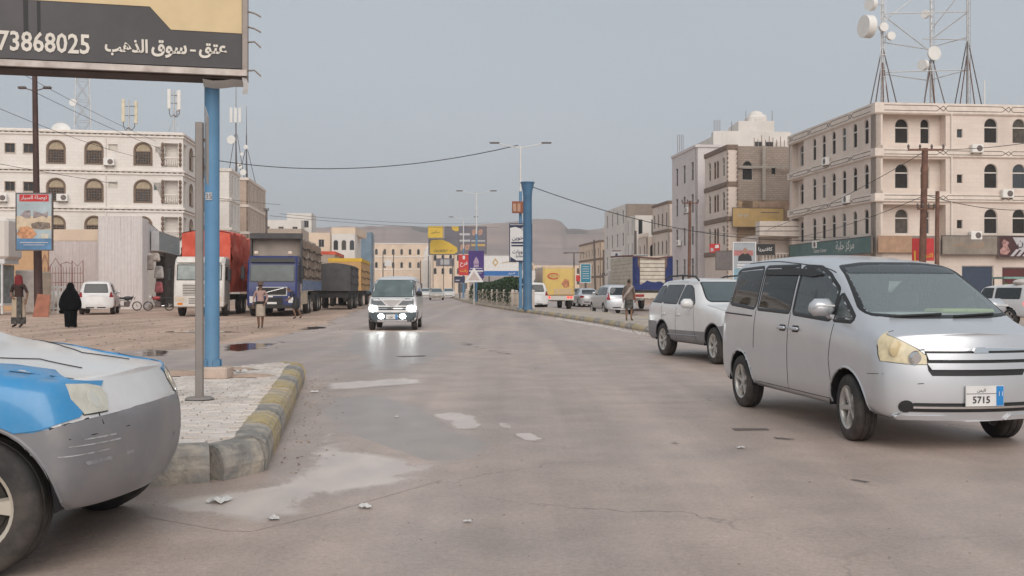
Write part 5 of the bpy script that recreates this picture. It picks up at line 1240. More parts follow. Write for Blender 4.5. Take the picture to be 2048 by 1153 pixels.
for z in (.842, .757): van.patch('grille_bar', [(-.455+.02*(z < .8), z-.028), (.455-.02*(z < .8), z-.028), (.47, z+.028), (-.47, z+.028)], 'F', P_silver, .022, gr, .05, .03)
van.patch('chrome_strip', [(-.48, .892), (.48, .892), (.48, .904), (.12, .916), (-.12, .916), (-.48, .904)], 'F', M_chrome, .012, gr, .04, .02)
van.patch('emblem', rpoly([(-.075, .872), (.075, .872), (.05, .922), (-.05, .922)], .02), 'F', M_chrome, .028, gr, .025, .02)
van.seam([(-.80, 1.065), (-.52, .90), (-.48, .905)], 'F', M_gap, .005); van.seam([(.80, 1.065), (.52, .90), (.48, .905)], 'F', M_gap, .005)
bi = van.patch('lower_intake', [(-.60, .355), (.60, .355), (.58, .435), (-.58, .435)], 'F', M_black, .004, res=.05); van.patch('chrome_strip', [(-.58, .39), (.58, .39), (.58, .408), (-.58, .408)], 'F', M_chrome, .02, bi, .05, .02)
def number_plate(car, y, z, w, h, txt, view='F', blue=True, x0=None):
    p, n = car.hit(y, z, view, .014); sx = -1 if view == 'F' else 1
    mb = MB(); mb.bb((p.x-.006, y-w/2, z-h/2), (p.x+.006, y+w/2, z+h/2)); o = car.put(mb, 'number_plate', M_plate, smooth=False)
    # local frame of the car: forward +x; the plate faces forward (F) or backward (B)
    lx = car.mid-p.x-sx*.0075; rot = math.pi/2 if view == 'F' else -math.pi/2; s_ = 1 if view == 'F' else -1
    if blue:
        mb = MB(); mb.bb((p.x+sx*.0065, y+s_*w*.30 if True else 0, z-h/2+.004), (p.x+sx*.0085, y+s_*(w/2-.004), z+h/2-.004)); car.put(mb, 'plate_band', M_plateb, o, smooth=False)
        lettering('11', M_plate, o, (lx-sx*.004, y+s_*w*.40, z+.02), height=h*.22, rz=rot)
    lettering(txt, M_sblack, o, (lx-sx*.001, y-s_*w*.1, z-h*.18), height=h*.34, rz=rot, bold=.012)
    lettering('اليمن', M_sblack, o, (lx-sx*.001, y-s_*w*.1, z+h*.27), height=h*.2, rz=rot)
    mb = MB(); mb.bb((p.x+sx*.0065, y-s_*w*.49, z+h*.1), (p.x+sx*.0078, y+s_*w*.30, z+h*.125)); car.put(mb, 'plate_line', M_sblack, o, smooth=False); return o
number_plate(van, .02, .50, .36, .18, '5715')
for sg in (1, -1):
    van.seam([(.27, .30), (.5, .30)], 'L' if sg > 0 else 'R', M_gap, .003)
    van.patch('bumper_lip', [(sg*.25, .285), (sg*.76, .295), (sg*.72, .33), (sg*.3, .33)], 'F', P_silver, .022, res=.05)
    for P in ([(.42, .60), (.47, .605), (.47, .612), (.42, .607)],): van.patch('scratch', [(sg*.55+a-.42, b) for a, b in P], 'F', M_gap, .003, res=.03, skirt=0)
mb = MB(); mb.cbox((.98, 0, 1.115), (.5, 1.3, .2), .05); van.put(mb, 'dashboard', mat('dash_pale', (.60, .62, .58), .8, var=.15))
mb = MB(); mb.cbox((.93, .33, 1.225), (.34, .55, .05), .02); van.put(mb, 'dash_cloth', mat('dash_cloth_green', (.62, .70, .25), .9, var=.2, scale=6), smooth=False)
mb = MB(); mb.bb((.9, -.75, .3), (4.4, .75, .42)); van.put(mb, 'cabin_floor', mat('cabin_dark', (.08, .08, .08), .9), smooth=False)
mb = MB(); mb.bb((1.9, -.6, 1.68), (4.2, .6, 1.70)); van.put(mb, 'headliner', mat('headliner', (.42, .41, .38), .9), smooth=False)
seatset(van, (1.75, 2.7, 3.6), (-.4, .4), .8)
mb = MB(); mb.tube([(1.38+.03*math.cos(t), -.38+.18*math.sin(t), 1.12+.18*math.cos(t)) for t in np.linspace(0, 6.28, 21)[:-1]], .014, 6, True); van.put(mb, 'steering_wheel', M_black)
mb = MB(); mb.cbox((1.42, 0, 1.55), (.05, .22, .07), .02); van.put(mb, 'inner_mirror', M_black)
mb = MB(); mb.hull([(1.4, .0, 1.52), (1.4, -.14, 1.52), (1.42, -.14, 1.42), (1.44, -.10, 1.40), (1.42, -.02, 1.50)]); van.put(mb, 'hanging_cloth', P_white, smooth=False)
mb = MB()
for a in ((-.55, -.05), (.05, .5)): mb.tube([van.hit(a[0]+(a[1]-a[0])*t, 1.175+.02*t, 'F', .015)[0] for t in np.linspace(0, 1, 8)], .011, 5)
van.put(mb, 'wiper', M_black)
van.wheels('five', -.12)

# ---- two SUVs of one kind: the white one crossing, the blue and white taxi cut by the left edge
ps = dict(L=4.5, W=1.85, H=1.68, zb=.30, edge=.03, hz=.99, cowl=(1.24, 1.15), header=(1.98, 1.61), rtop=(3.95, 1.63), rbase=(4.42, 1.15), tail=1.0, belt=(1.12, 1.13), roofw=.66, wf=.70, wr=3.32, rw=.352, tw=.225,
          front=[(.25, .15), (.4, .03), (.55, 0), (.72, .015), (.9, .10), (1.0, .16)], rear=[(.25, .1), (.5, 0), (.8, .03), (1.3, .12)], bowf=.17, bowr=.2, nx=200, nk=72, ff=1.1, plan=[.955, .98, .99, 1, 1, .985, .94], fy=(0, .6, .94, .985))
swS = {'front': rpoly([(1.66, 1.12), (2.5, 1.13), (2.52, 1.50), (2.25, 1.49), (2.05, 1.42)], .05), 'rear': rpoly([(2.58, 1.13), (3.3, 1.135), (3.48, 1.2), (3.52, 1.50), (2.6, 1.50)], .05), 'cargo': rpoly([(3.42, 1.14), (4.1, 1.16), (4.0, 1.40), (3.85, 1.48), (3.6, 1.49)], .05)}
wsS = rpoly([(-.70, 1.19), (.70, 1.19), (.58, 1.56), (-.58, 1.56)], .06)
def suv(name, loc, hd, label, cat, kind):
    two = kind == 'taxi'
    pq = dict(ps, wf=.68, wr=3.30) if two else ps; wf_, wr_ = pq['wf'], pq['wr']
    c = Car(name, pq, P_white, loc, hd, label, cat)
    clad = lambda x: np.where(x < .78, np.interp(x, [0, .18, .36], [.80, .775, .73]), np.where(x > 3.6, .72, .60-.012*(x-1)))
    fend = lambda x: np.interp(x, [.2, .3, .4, .65, .93, 1.3, 1.7], [.965, .99, 1.01, 1.05, 1.08, 1.10, 1.10])
    def reg(x, y, z):
        if z < clad(np.array(x)): return 'cladding'
        if two and z < fend(x)-.008 and x > .27: return 'fender'
        return 'body'
    c.body(reg, {'cladding': P_grey, 'fender': P_blue}, [(clad, .0, 4.5, .3)])
    window(c, wsS, 'F', M_tintg, 'windscreen', .03)
    for v in 'LR':
        for k in swS: window(c, swS[k], v, M_tint, w=.03)
        for a in ([(1.62, 1.04), (1.58, .6), (1.5, .36)], [(2.55, 1.05), (2.55, .36)], [(3.40, 1.08), (3.32, .8), (3.1, .62)]): c.seam(a, v, M_gap, .004)
        c.seam([(1.35, .50), (3.0, .48)], v, mat('cladding_edge', (.30, .29, .30), .4, .2), .012, name='cladding_rib')
        for x in (2.38, 3.2):
            p, n = c.hit(x, .90, v, .016); mb = MB(); mb.cbox((p.x, p.y, p.z), (.19, .03, .04), .01); c.put(mb, 'door_handle', P_white)
        sg = 1 if v == 'L' else -1; p, n = c.hit(1.72, 1.08, v, 0); mb = MB(); mb.cbox((p.x-.02, sg*(abs(p.y)+.13), p.z+.06), (.16, .27, .19), .06, (.9, .95)); c.put(mb, 'mirror', P_white)
        mb = MB(); mb.tube([(1.98, sg*.63, 1.60), (2.15, sg*.64, 1.685), (2.8, sg*.645, 1.715), (3.5, sg*.64, 1.70), (3.85, sg*.63, 1.64)], .02, 6); mb.cyl((2.8, sg*.645, 1.62), (2.8, sg*.645, 1.71), .022, .022, 6); c.put(mb, 'roof_rail', M_black)
        c.seam([(.12, sg*.60), (.6, sg*.74), (1.15, sg*.80)], 'T', M_gap, .004)
        if two:
            lp = [(sg*a, b) for a, b in ((.54, .80), (.49, .88), (.51, .925), (.60, .945), (.74, .955), (.76, .88), (.72, .80))]
            o = c.rim('head_lamp', lp, 'F', M_gap, .006, .005, res=.03, inn=0); c.patch('lens', lp, 'F', mat('hazy_lens', (.60, .57, .48), .12, var=.2, scale=9, coat=.8), .009, o, .025, .012)
            c.patch('reflector', [(sg*(.61+.04*math.cos(a)), .865+.042*math.sin(a)) for a in np.linspace(0, 6.28, 13)[:-1]], 'F', mat('lamp_bowl', (.72, .70, .62), .15, .3), .011, o, .02, .006)
        else:
            lp = [(.12, .80), (.12, .88), (.2, .93), (.34, .96), (.36, .84), (.3, .77)]
            o = c.rim('head_lamp', lp, v, M_gap, .006, .004, res=.03, inn=0); c.patch('lens', lp, v, M_lampw, .008, o, .03, .012)
            lf = [(sg*a, b) for a, b in ((.40, .80), (.72, .80), (.70, .91), (.44, .88))]; c.patch('lens', lf, 'F', M_lampw, .006, o, .04, .012)
        if not two: c.patch('turn_lamp', [(.10, .80), (.10, .90), (.2, .93), (.2, .79)], v, M_lampo_on, .012, o, .03, .012)
        if not two: c.patch('fog_recess', [(sg*.5, .42), (sg*.7, .42), (sg*.7, .5), (sg*.5, .5)], 'F', M_black, .004, rr=.03, res=.04)
        c.patch('tail_lamp', [(sg*.62, .85), (sg*.86, .85), (sg*.84, 1.12), (sg*.7, 1.1)], 'B', M_lampr, .006, res=.05)
        c.patch('bumper_groove', [(.06, .545), (.15, .545), (.155, .565), (.06, .565)], v, mat('scuffed_grey', (.29, .28, .29), .5, var=.3, scale=20), .003, res=.05, skirt=0)
    if not two: g = c.patch('grille', [(-.34, .79), (.34, .79), (.36, .89), (-.36, .89)], 'F', M_black, .005, rr=.04); c.patch('grille_bar', [(-.34, .83), (.34, .83), (.34, .85), (-.34, .85)], 'F', M_chrome, .015, g, .05, .02)
    c.patch('rear_window', rpoly([(-.6, 1.18), (.6, 1.18), (.5, 1.5), (-.5, 1.5)], .06), 'B', M_tint, .006, res=.07)
    if not two: number_plate(c, 0, .56, .34, .16, '4182')
    if two:      # blue flank, then scars
        def arc(wx, a0, a1): return [(wx+.445*math.cos(t), .352+.445*math.sin(t)) for t in np.linspace(a0, a1, 14)]
        z1_ = lambda x: float(clad(np.array(x)))+.004
        P = [(.185, .79), (.17, .88), (.185, .95)]+[(x, float(fend(x))) for x in (.40, .6, .8, 1.0, 1.25, 1.5)]+[(1.62, 1.09), (3.4, 1.10), (4.2, 1.10), (4.25, .76)]+arc(wr_, 1.15, 2.55)[1:]+[(2.83, z1_(2.83)), (1.18, z1_(1.18))]+arc(wf_, .62, 1.92)[:-1]+[(.44, .73), (.32, .745)]
        for v in 'LR': c.patch('blue_flank', P, v, P_blue, .008, res=.035, skirt=.01); c.seam([(x, float(fend(x))+.012) for x in (.34, .6, .8, 1.0, 1.25, 1.5)], v, M_gap, .006); c.seam([(.16, .78), (.28, .748)], v, M_gap, .005)
        ms = mat('scraped_paint', (.42, .45, .50), .5, var=.4, scale=25, dirt=(.08, .06, .08), dscale=14, damt=.8)
        for P in ([(.60, .955), (.66, .99), (.73, .985), (.74, .96), (.68, .935)], [(.61, .91), (.68, .915), (.69, .93), (.62, .935)], [(.6, .885), (.85, .897), (.85, .90), (.6, .888)]):
            c.patch('scrape', P, 'R', ms, .011, res=.025, skirt=0)
    if two:
        sf = mat('bumper_scuff', (.42, .415, .42), .6, var=.4, scale=18)
        for P in ([(.08, .64), (.2, .65), (.2, .655), (.08, .648)], [(.1, .60), (.24, .605), (.24, .61), (.1, .607)], [(.09, .67), (.16, .675), (.155, .682), (.09, .678)]): c.patch('scuff', P, 'R', sf, .003, res=.03, skirt=0)
        c.seam([(.07, .70), (.20, .69)], 'R', M_gap, .003, name='bumper_crease')
    c.wheels('cream5' if two else 'six', 0.0 if two else -.05)
    return c
rw_, fw_ = gp(1334, 711), gp(1427, 727); d_ = (fw_-rw_).normalized(); n_ = Vector((-d_.y, d_.x, 0))
suv('white_suv', rw_+d_*1.31+n_*.80, heading(d_), 'white SUV with grey lower cladding behind the silver minivan', 'car', 'white')
tx = suv('taxi_suv', (-2.70-1.31, 5.2+.80), .0, 'blue and white taxi SUV with scuffed grey bumper cut off by the left edge', 'taxi', 'taxi')
tx.e.rotation_euler = (0, 0, R(0))

# ---- generic smaller-in-frame vehicles
def small_car(name, p, pt, loc, hd, label, cat, side_w, ws, rear_w=None, tail=None, front_l=None, glass=None, style='five', res=.09, tail_on=False, extra=None, cl=None, plate=None):
    base = dict(nx=90, nk=44, bowf=.3, bowr=.18, front=[(.2, .1), (.45, 0), (.9, .06)], rear=[(.2, .08), (.5, 0), (1.3, .1)]); base.update(p)
    c = Car(name, base, pt, loc, hd, label, cat)
    c.body((lambda x, y, z: 'cladding' if z < cl else 'body') if cl else None, {'cladding': P_grey} if cl else None)
    window(c, ws, 'F', glass or M_tintg, 'windscreen', .03)
    for v in 'LR':
        for P in side_w: window(c, rpoly(P, .05), v, M_tint, w=.03)
        sg = 1 if v == 'L' else -1
        if tail: o = c.patch('tail_lamp', [(sg*a, b) for a, b in tail], 'B', M_lampr_on if tail_on else M_lampr, .006, res=.06)
        if front_l: c.patch('head_lamp', [(sg*a, b) for a, b in front_l], 'F', M_lampw, .006, res=.06)
        xm = side_w[0][0][0]+.05; p_, n = c.hit(xm, side_w[0][0][1]+.02, v, 0); mb = MB(); mb.cbox((p_.x, sg*(abs(p_.y)+.1), p_.z+.08), (.12, .2, .16), .04); c.put(mb, 'mirror', M_black if name == 'white_van' else pt)
    if rear_w: window(c, rpoly(rear_w, .06), 'B', M_tint, 'rear_window', .03)
    c.patch('bumper_trim', [(-.5, .36), (.5, .36), (.5, .42), (-.5, .42)], 'F', M_black, .006, res=.1); c.patch('bumper_trim', [(-.5, .36), (.5, .36), (.5, .42), (-.5, .42)], 'B', M_black, .006, res=.1)
    if plate: number_plate(c, 0, plate[1], .4, .16, plate[0], plate[2])
    if extra: extra(c)
    c.wheels(style); return c
def toward(px, vpx=845): return Vector(((vpx-CX)/F, 1, 0)).normalized()
AV = Vector((-.087, 1, 0)).normalized(); HB = heading(-AV); HA = heading(AV)      # facing the camera, facing away

# white van with its lamps on
def hiace_extra(c):
    c.patch('bonnet_vee', [(-.40, 1.10), (.40, 1.10), (.12, .86), (.05, .82), (-.05, .82), (-.12, .86)], 'F', mat('vee_pale', (.50, .47, .46), .4), .006, res=.06)
    for sg in (-1, 1): c.patch('bonnet_panel', [(sg*.45, 1.10), (sg*.72, 1.08), (sg*.72, .86), (sg*.2, .86)], 'F', mat('bonnet_grey', (.16, .17, .18), .4), .005, res=.06)
    g = c.patch('grille', [(-.45, .70), (.45, .70), (.47, .80), (-.47, .80)], 'F', M_black, .006, res=.06); c.patch('grille_bar', [(-.45, .735), (.45, .735), (.45, .765), (-.45, .765)], 'F', M_chrome, .018, g, .06, .02)
    c.patch('bumper', [(-.82, .30), (.82, .30), (.82, .62), (-.82, .62)], 'F', mat('bumper_grey', (.10, .12, .13), .4), .012, res=.08)
    c.patch('lower_strip', [(-.5, .31), (.5, .31), (.5, .37), (-.5, .37)], 'F', M_spale, .02, res=.08)
    for sg in (-1, 1):
        for nm, y, z, rx, rz in (('head_lamp', .66, .76, .13, .085), ('fog_lamp', .36, .49, .10, .08)):
            c.patch(nm, [(sg*y+rx*math.cos(t), z+rz*math.sin(t)) for t in np.linspace(0, 6.283, 17)[:-1]], 'F', M_lamp_on, .022, res=.04)
hx = small_car('white_van', dict(L=4.6, W=1.70, H=1.90, zb=.28, hz=1.05, cowl=(.30, 1.16), header=(.95, 1.78), rtop=(4.3, 1.88), rbase=(4.55, 1.2), tail=1.0, belt=(1.10, 1.14), roofw=.68, wf=.75, wr=3.2, rw=.32, tw=.2, ff=.5), P_white,
          gp(790, 662)+AV*2.0, heading(Vector((.03, -1, 0))), 'white van driving towards the camera with its lamps lit', 'van',
          [[(.75, 1.16), (1.6, 1.16), (1.6, 1.66), (1.0, 1.64)], [(1.7, 1.16), (2.9, 1.16), (2.9, 1.66), (1.7, 1.66)], [(3.0, 1.16), (4.2, 1.16), (4.2, 1.66), (3.0, 1.66)]],
          rpoly([(-.72, 1.15), (.72, 1.15), (.66, 1.72), (-.66, 1.72)], .06), extra=hiace_extra, plate=('1508', .47, 'F'), glass=mat('van_screen', (.11, .14, .14), .08, spec=.6, var=.3, scale=2))
SUVW = [[(1.5, 1.12), (2.3, 1.12), (2.3, 1.62), (1.85, 1.60)], [(2.4, 1.12), (3.2, 1.12), (3.2, 1.62), (2.4, 1.62)], [(3.3, 1.14), (4.2, 1.14), (4.15, 1.6), (3.3, 1.62)]]
PSUV = dict(L=4.7, W=1.88, H=1.86, zb=.34, hz=1.0, cowl=(1.2, 1.16), header=(1.95, 1.76), rtop=(4.35, 1.80), rbase=(4.62, 1.15), tail=1.05, belt=(1.08, 1.12), roofw=.70, wf=.85, wr=3.6, rw=.37, tw=.25)
WSU = rpoly([(-.72, 1.2), (.72, 1.2), (.60, 1.70), (-.60, 1.70)], .06)
TL = [(.68, .95), (.90, .95), (.88, 1.22), (.72, 1.22)]
small_car('parked_suv', PSUV, P_white, gp(188, 630)+Vector((-.6, 2.3, 0)), heading((-.30, 1, 0)), 'white SUV parked tail-on before the corrugated shed, left', 'car', SUVW, WSU, [(-.62, 1.2), (.62, 1.2), (.54, 1.66), (-.54, 1.66)], TL, plate=('2291', .8, 'B'))
small_car('white_estate', PSUV, P_white, gp(1069, 620)+AV*2.0, HA, 'white SUV seen from behind between the blue column and yellow truck', 'car', SUVW, WSU, [(-.62, 1.2), (.62, 1.2), (.54, 1.66), (-.54, 1.66)], TL, plate=('6604', .8, 'B'))
PMV = dict(L=4.5, W=1.70, H=1.66, zb=.27, hz=.92, cowl=(.95, 1.08), header=(1.85, 1.56), rtop=(4.0, 1.60), rbase=(4.42, 1.05), tail=.95, belt=(1.0, 1.06), roofw=.64, wf=.85, wr=3.6, rw=.31, tw=.2)
small_car('silver_people_carrier', PMV, P_silver, gp(1222, 630)+Vector((.25, 2.2, 0)), heading((-.16, 1, 0)), 'silver people carrier driving away beyond the median', 'car',
          [[(1.6, 1.06), (2.3, 1.07), (2.3, 1.46), (1.95, 1.42)], [(2.4, 1.07), (3.2, 1.08), (3.2, 1.47), (2.4, 1.47)], [(3.3, 1.08), (4.0, 1.1), (3.9, 1.44), (3.3, 1.47)]], rpoly([(-.66, 1.12), (.66, 1.12), (.56, 1.5), (-.56, 1.5)], .06),
          [(-.62, 1.08), (.62, 1.08), (.52, 1.46), (-.52, 1.46)], [(.62, .80), (.80, .80), (.78, 1.2), (.68, 1.2)], plate=('8810', .72, 'B'))
PSD = dict(L=4.5, W=1.74, H=1.45, zb=.22, hz=.78, cowl=(1.25, .98), header=(2.0, 1.38), rtop=(3.1, 1.40), rbase=(3.75, 1.05), tail=.95, belt=(.90, .96), roofw=.58, wf=.85, wr=3.5, rw=.31, tw=.2)
SDW = [[(1.75, .95), (2.4, .96), (2.4, 1.30), (2.1, 1.28)], [(2.5, .96), (3.2, .98), (3.0, 1.28), (2.5, 1.30)]]
WSD = rpoly([(-.66, 1.0), (.66, 1.0), (.52, 1.34), (-.52, 1.34)], .06); FL = [(.48, .62), (.78, .62), (.78, .74), (.5, .72)]
P_dark = paint('dark_paint', (.03, .032, .035), .3); P_gold = paint('beige_paint', (.48, .45, .40), .35, .2)
def sedan(px, py, pt, hd, label, cat='car', p=None):
    return small_car('sedan', dict(PSD, **(p or {})), pt, gp(px, py), hd, label, cat, SDW, WSD, [(-.55, 1.0), (.55, 1.0), (.48, 1.3), (-.48, 1.3)], [(.5, .72), (.80, .72), (.78, .86), (.52, .86)], FL, cl=None)
sedan(873, 600.5, P_gold, HB, 'nearest beige sedan coming down the far avenue, dark front')
sedan(851, 597, P_white, HB, 'white sedan just left of the beige one on the far avenue')
sedan(897, 597, P_white, HB, 'white saloon beside the far end of the median hedge')
sedan(858, 592, P_dark, HB, 'dark car farthest away on the avenue')
sedan(706, 609, P_white, heading(Vector((.12, -1, 0))), 'white car with a dark front parked before the yellow trailer')
sedan(1172, 614, P_silver, HA, 'grey car beyond the silver people carrier')
sedan(1155, 612, P_dark, HA, 'dark car right behind the yellow box truck')

# white off-roader with a spare wheel at the right edge
def jeep_extra(c):
    w = empty('spare_wheel', (c.mid-4.08, -.1, .98), math.pi/2+math.pi, parent=c.e); w.rotation_euler = (0, 0, math.pi/2); ty, rm, bk = wheel_meshes(.35, .22, 'steel'); link('tyre', ty, w); mb = MB(); mb.lathe([(.22, .1), (.2, .125), (.001, .135)], 20, axis='y'); mb.build('wheel_cover', P_white, w, smooth=True)
    c.patch('brake_lamp', [(-.12, 1.50), (.12, 1.50), (.12, 1.56), (-.12, 1.56)], 'B', M_lampr_on, .03, res=.05)
    mb = MB(); mb.ell((3.3, .3, 1.66), (.35, .45, .14), 12, 8); c.put(mb, 'roof_bundle', mat('bundle_cloth', (.55, .50, .46), .9))
small_car('white_offroader', dict(L=4.0, W=1.70, H=1.62, zb=.36, hz=.98, cowl=(1.2, 1.06), header=(1.6, 1.54), rtop=(3.85, 1.60), rbase=(3.97, 1.0), tail=.9, belt=(1.02, 1.04), roofw=.70, wf=.7, wr=3.1, rw=.35, tw=.22, bowr=.05, rear=[(.3, .05), (.5, 0), (1.5, .04)]), P_white,
          (xat(2052, 37.5)+.1, 39.4), heading((-.28, 1, 0)), 'white off-roader with a rear spare wheel at the right edge', 'car', [[(1.5, 1.06), (2.2, 1.06), (2.2, 1.44), (1.65, 1.44)], [(2.35, 1.06), (3.6, 1.06), (3.6, 1.44), (2.35, 1.44)]],
          rpoly([(-.66, 1.1), (.66, 1.1), (.6, 1.48), (-.6, 1.48)], .04), [(-.6, 1.08), (.6, 1.08), (.56, 1.46), (-.56, 1.46)], [(.66, .78), (.82, .78), (.82, 1.0), (.68, 1.0)], tail_on=True, extra=jeep_extra)
# ================================================================ trucks
def cab(t, W, prof, m, name='cab', ch=.09):
    """a chamfered cab from its side outline (x forward, z up)"""
    mb = MB(); pts = []; cx = sum(p[0] for p in prof)/len(prof); cz = sum(p[1] for p in prof)/len(prof)
    for y, k in ((-W/2, 1-ch), (-W/2+ch, 1), (W/2-ch, 1), (W/2, 1-ch)):
        for x, z in prof: pts.append((cx+(x-cx)*k, y, cz+(z-cz)*k))
    mb.hull(pts); return mb.build(name, m, t, smooth=True, ang=.35)
def plate_on(t, name, m, x0, z0, x1, z1, y0, y1, off=.012, parent=None, th=.02):
    """a flat panel on the front slope running from (x0,z0) to (x1,z1), between y0 and y1"""
    d = Vector((x1-x0, 0, z1-z0)).normalized(); n = Vector((d.z, 0, -d.x)); a, b = Vector((x0, 0, z0))+n*off, Vector((x1, 0, z1))+n*off; mb = MB(); P = []
    for q in (Vector((0, 0, 0)), -n*th):
        for p, y in ((a, y0), (a, y1), (b, y1), (b, y0)): P.append((p.x+q.x, y, p.z+q.z))
    mb.add(P, [(0, 1, 2, 3), (7, 6, 5, 4), (0, 4, 5, 1), (1, 5, 6, 2), (2, 6, 7, 3), (3, 7, 4, 0)]); return mb.build(name, m, parent or t)
M_tarpg = mat('tarp_grey', (.38, .315, .265), .85, var=.15, scale=1.5, bump=.6, bscale=3, dirt=(.36, .30, .26), damt=.5)
M_tarpd = mat('tarp_dark', (.085, .08, .08), .8, var=.2, scale=2, bump=.8, bscale=3)
M_tarpo = mat('tarp_orange', (.62, .09, .05), .7, var=.18, scale=1.2, bump=.8, bscale=2.5, dirt=(.55, .26, .2), damt=.6)
M_tarpy = mat('tarp_tan', (.56, .33, .14), .8, var=.12, scale=1.2, bump=.7, bscale=2.5)
M_tarpy2 = mat('tarp_yellow', (.70, .43, .05), .75, var=.1)
M_rope = mat('rope_dark', (.035, .03, .03), .9)
P_cabw = paint('truck_white', (.66, .62, .57), .45, ds=2.0, damt=.5)
P_cabb = paint('truck_blue', (.016, .026, .13), .4, dirt=(.05, .05, .09), damt=.3, coat=.15)
M_truckg = mat('truck_glass', (.05, .065, .066), .08, spec=.5, var=.4, scale=1.5)
P_chassis = mat('chassis_dark', (.04, .036, .034), .8, var=.2)
P_orn = mat('painted_panel', (.60, .52, .40), .6, var=.5, scale=5, dirt=(.35, .16, .05), dscale=5, damt=.9)
P_ornb = mat('painted_blue_panel', (.08, .14, .27), .6, var=.4, scale=8, dirt=(.5, .5, .52), dscale=9, damt=.8)
def axle(t, x, y, r=.5, double=False):
    for s in (-1, 1):
        wheel(t, (x, s*(y-.15), r), r, .3, 'truck', s)
def tarp_box(t, x0, x1, W, z0, z1, m, name='load_cover', wav=.05, seed=0, topm=None):
    """a lumpy covered load: a box whose skin bulges between the ropes"""
    nx, nw, nz = 28, 10, 12; mb = MB(); rr = lambda a, b, c: noise.noise(Vector((a*.9+seed, b*1.1, c*1.3)))*wav
    def P(u, v, top):
        x = x0+(x1-x0)*u
        return (x, v, top)
    for s in (-1, 1): mb.grid([[(x0+(x1-x0)*i/nx, s*(W/2+rr(i*.6, s, j*.5)+.03*math.sin(j/nz*math.pi)), z0+(z1-z0)*j/nz+(rr(i*.8, 3, 0)*1.5 if j == nz else 0)) for j in range(nz+1)] for i in range(nx+1)])
    mb.grid([[(x0+(x1-x0)*i/nx, W/2*(2*j/nw-1)+(rr(i*.6, (1 if j == nw else -1), nz*.5) if j in (0, nw) else 0)*(1 if j == nw else 1), z1+(rr(i*.8, 3, 0)*1.5)+.16*math.sin(math.pi*j/nw)) for j in range(nw+1)] for i in range(nx+1)])
    for x in (x0, x1): mb.grid([[(x+rr(i, 5, j)*.6, W/2*(2*i/nw-1), z0+(z1-z0)*j/nz+(.16*math.sin(math.pi*i/nw) if j == nz else 0)) for j in range(nz+1)] for i in range(nw+1)])
    return mb.build(name, m, t, smooth=True, ang=.9)
def tractor(name, loc, hd, label, m, prof, W, style):
    t = empty(name, loc, hd, label, 'truck'); c = cab(t, W, prof, m); fx0, fz0, fx1, fz1 = style['screen']
    ws = plate_on(t, 'windscreen', M_rubber, fx0, fz0, fx1, fz1, -W*.45, W*.45, .006); plate_on(t, 'pane', style.get('glass', M_truckg), fx0-.003, fz0+.04, fx1+.003, fz1-.04, -W*.43, W*.43, .014, ws)
    for s in (-1, 1):
        mb = MB(); mb.prism([(fx0-.35, fz0+.02), (fx1-.25, fz1-.1), (fx1-.95, fz1-.1), (fx0-1.05, fz0+.02)], s*(W/2+.012), s*(W/2-.03)); w_ = mb.build('door_window', M_tint, t)
        mb = MB(); mb.tube([(fx1-.1, s*(W/2-.05), fz1), (fx1+.1, s*(W/2+.22), fz1-.05), (fx1+.12, s*(W/2+.22), fz1-.9)], .02, 5); mb.cbox((fx1+.1, s*(W/2+.24), fz1-.5), (.1, .2, .6), .03); mb.build('mirror', M_black, t)
    axle(t, fx0-1.3, W/2, .5)
    return t
ht = heading(Vector((.10, -1, 0)))
# blue truck with the roped grey load
bt = tractor('blue_truck', (xat(544, 52.5), 52.5, 0), ht, 'blue cab truck with a tall roped grey load, parked nose-on', P_cabb, [(0, .42), (.02, 1.2), (-.05, 1.6), (-.32, 2.75), (-.5, 2.95), (-1.9, 3.0), (-1.9, .6), (-.3, .38)], 2.5, dict(screen=(-.06, 1.68, -.30, 2.62)))
g = plate_on(bt, 'grille', M_black, .012, 1.02, .02, 1.42, -.72, .72, .01)
for z in (1.1, 1.2, 1.3): plate_on(bt, 'grille_slat', P_chassis, .014, z-.02, .016, z+.02, -.68, .68, .03, g)
mb = MB(); ring(mb, [(-.76, 1.0), (.76, 1.0), (.78, 1.44), (-.78, 1.44)], [(-.7, 1.05), (.7, 1.05), (.72, 1.39), (-.72, 1.39)], -.02, .05); o = mb.build('grille_frame', M_chrome, bt, loc=(.03, 0, 0)); o.rotation_euler = (0, 0, math.pi/2)
mb = MB(); mb.cyl((.06, -.6, 1.08), (.06, .6, 1.38), .02, .02, 6); mb.build('grille_slash', M_chrome, bt)
plate_on(bt, 'bumper_mouth', M_black, .005, .55, .015, .92, -.55, .55, .008); plate_on(bt, 'bumper', P_chassis, -.01, .40, 0, .56, -1.2, 1.2, .03, th=.1)
plate_on(bt, 'sun_visor', M_black, -.28, 2.60, -.34, 2.82, -1.12, 1.12, .14, th=.03)
for s in (-1, 1):
    plate_on(bt, 'head_lamp', M_lampw, .004, .66, .016, .98, s*.82, s*1.12, .012)
    mb = MB(); mb.cbox((-.45, s*.85, 3.1), (.14, .22, .18), .05); mb.build('roof_lamp', mat('beacon_pale', (.75, .6, .5), .3), bt)
mb = MB(); mb.bb((.03, -.24, .60), (.05, .24, .70)); mb.build('number_plate', M_plate, bt); mb = MB(); mb.bb((.03, -.2, .93), (.05, .05, 1.01)); mb.build('small_plate', M_plate, bt)
mb = MB(); mb.bb((-15, -1.0, .75), (-.8, 1.0, 1.0)); mb.build('chassis', P_chassis, bt)
tarp_box(bt, -2.1, -14.2, 2.5, 1.75, 3.9, M_tarpg, seed=1, wav=.1)
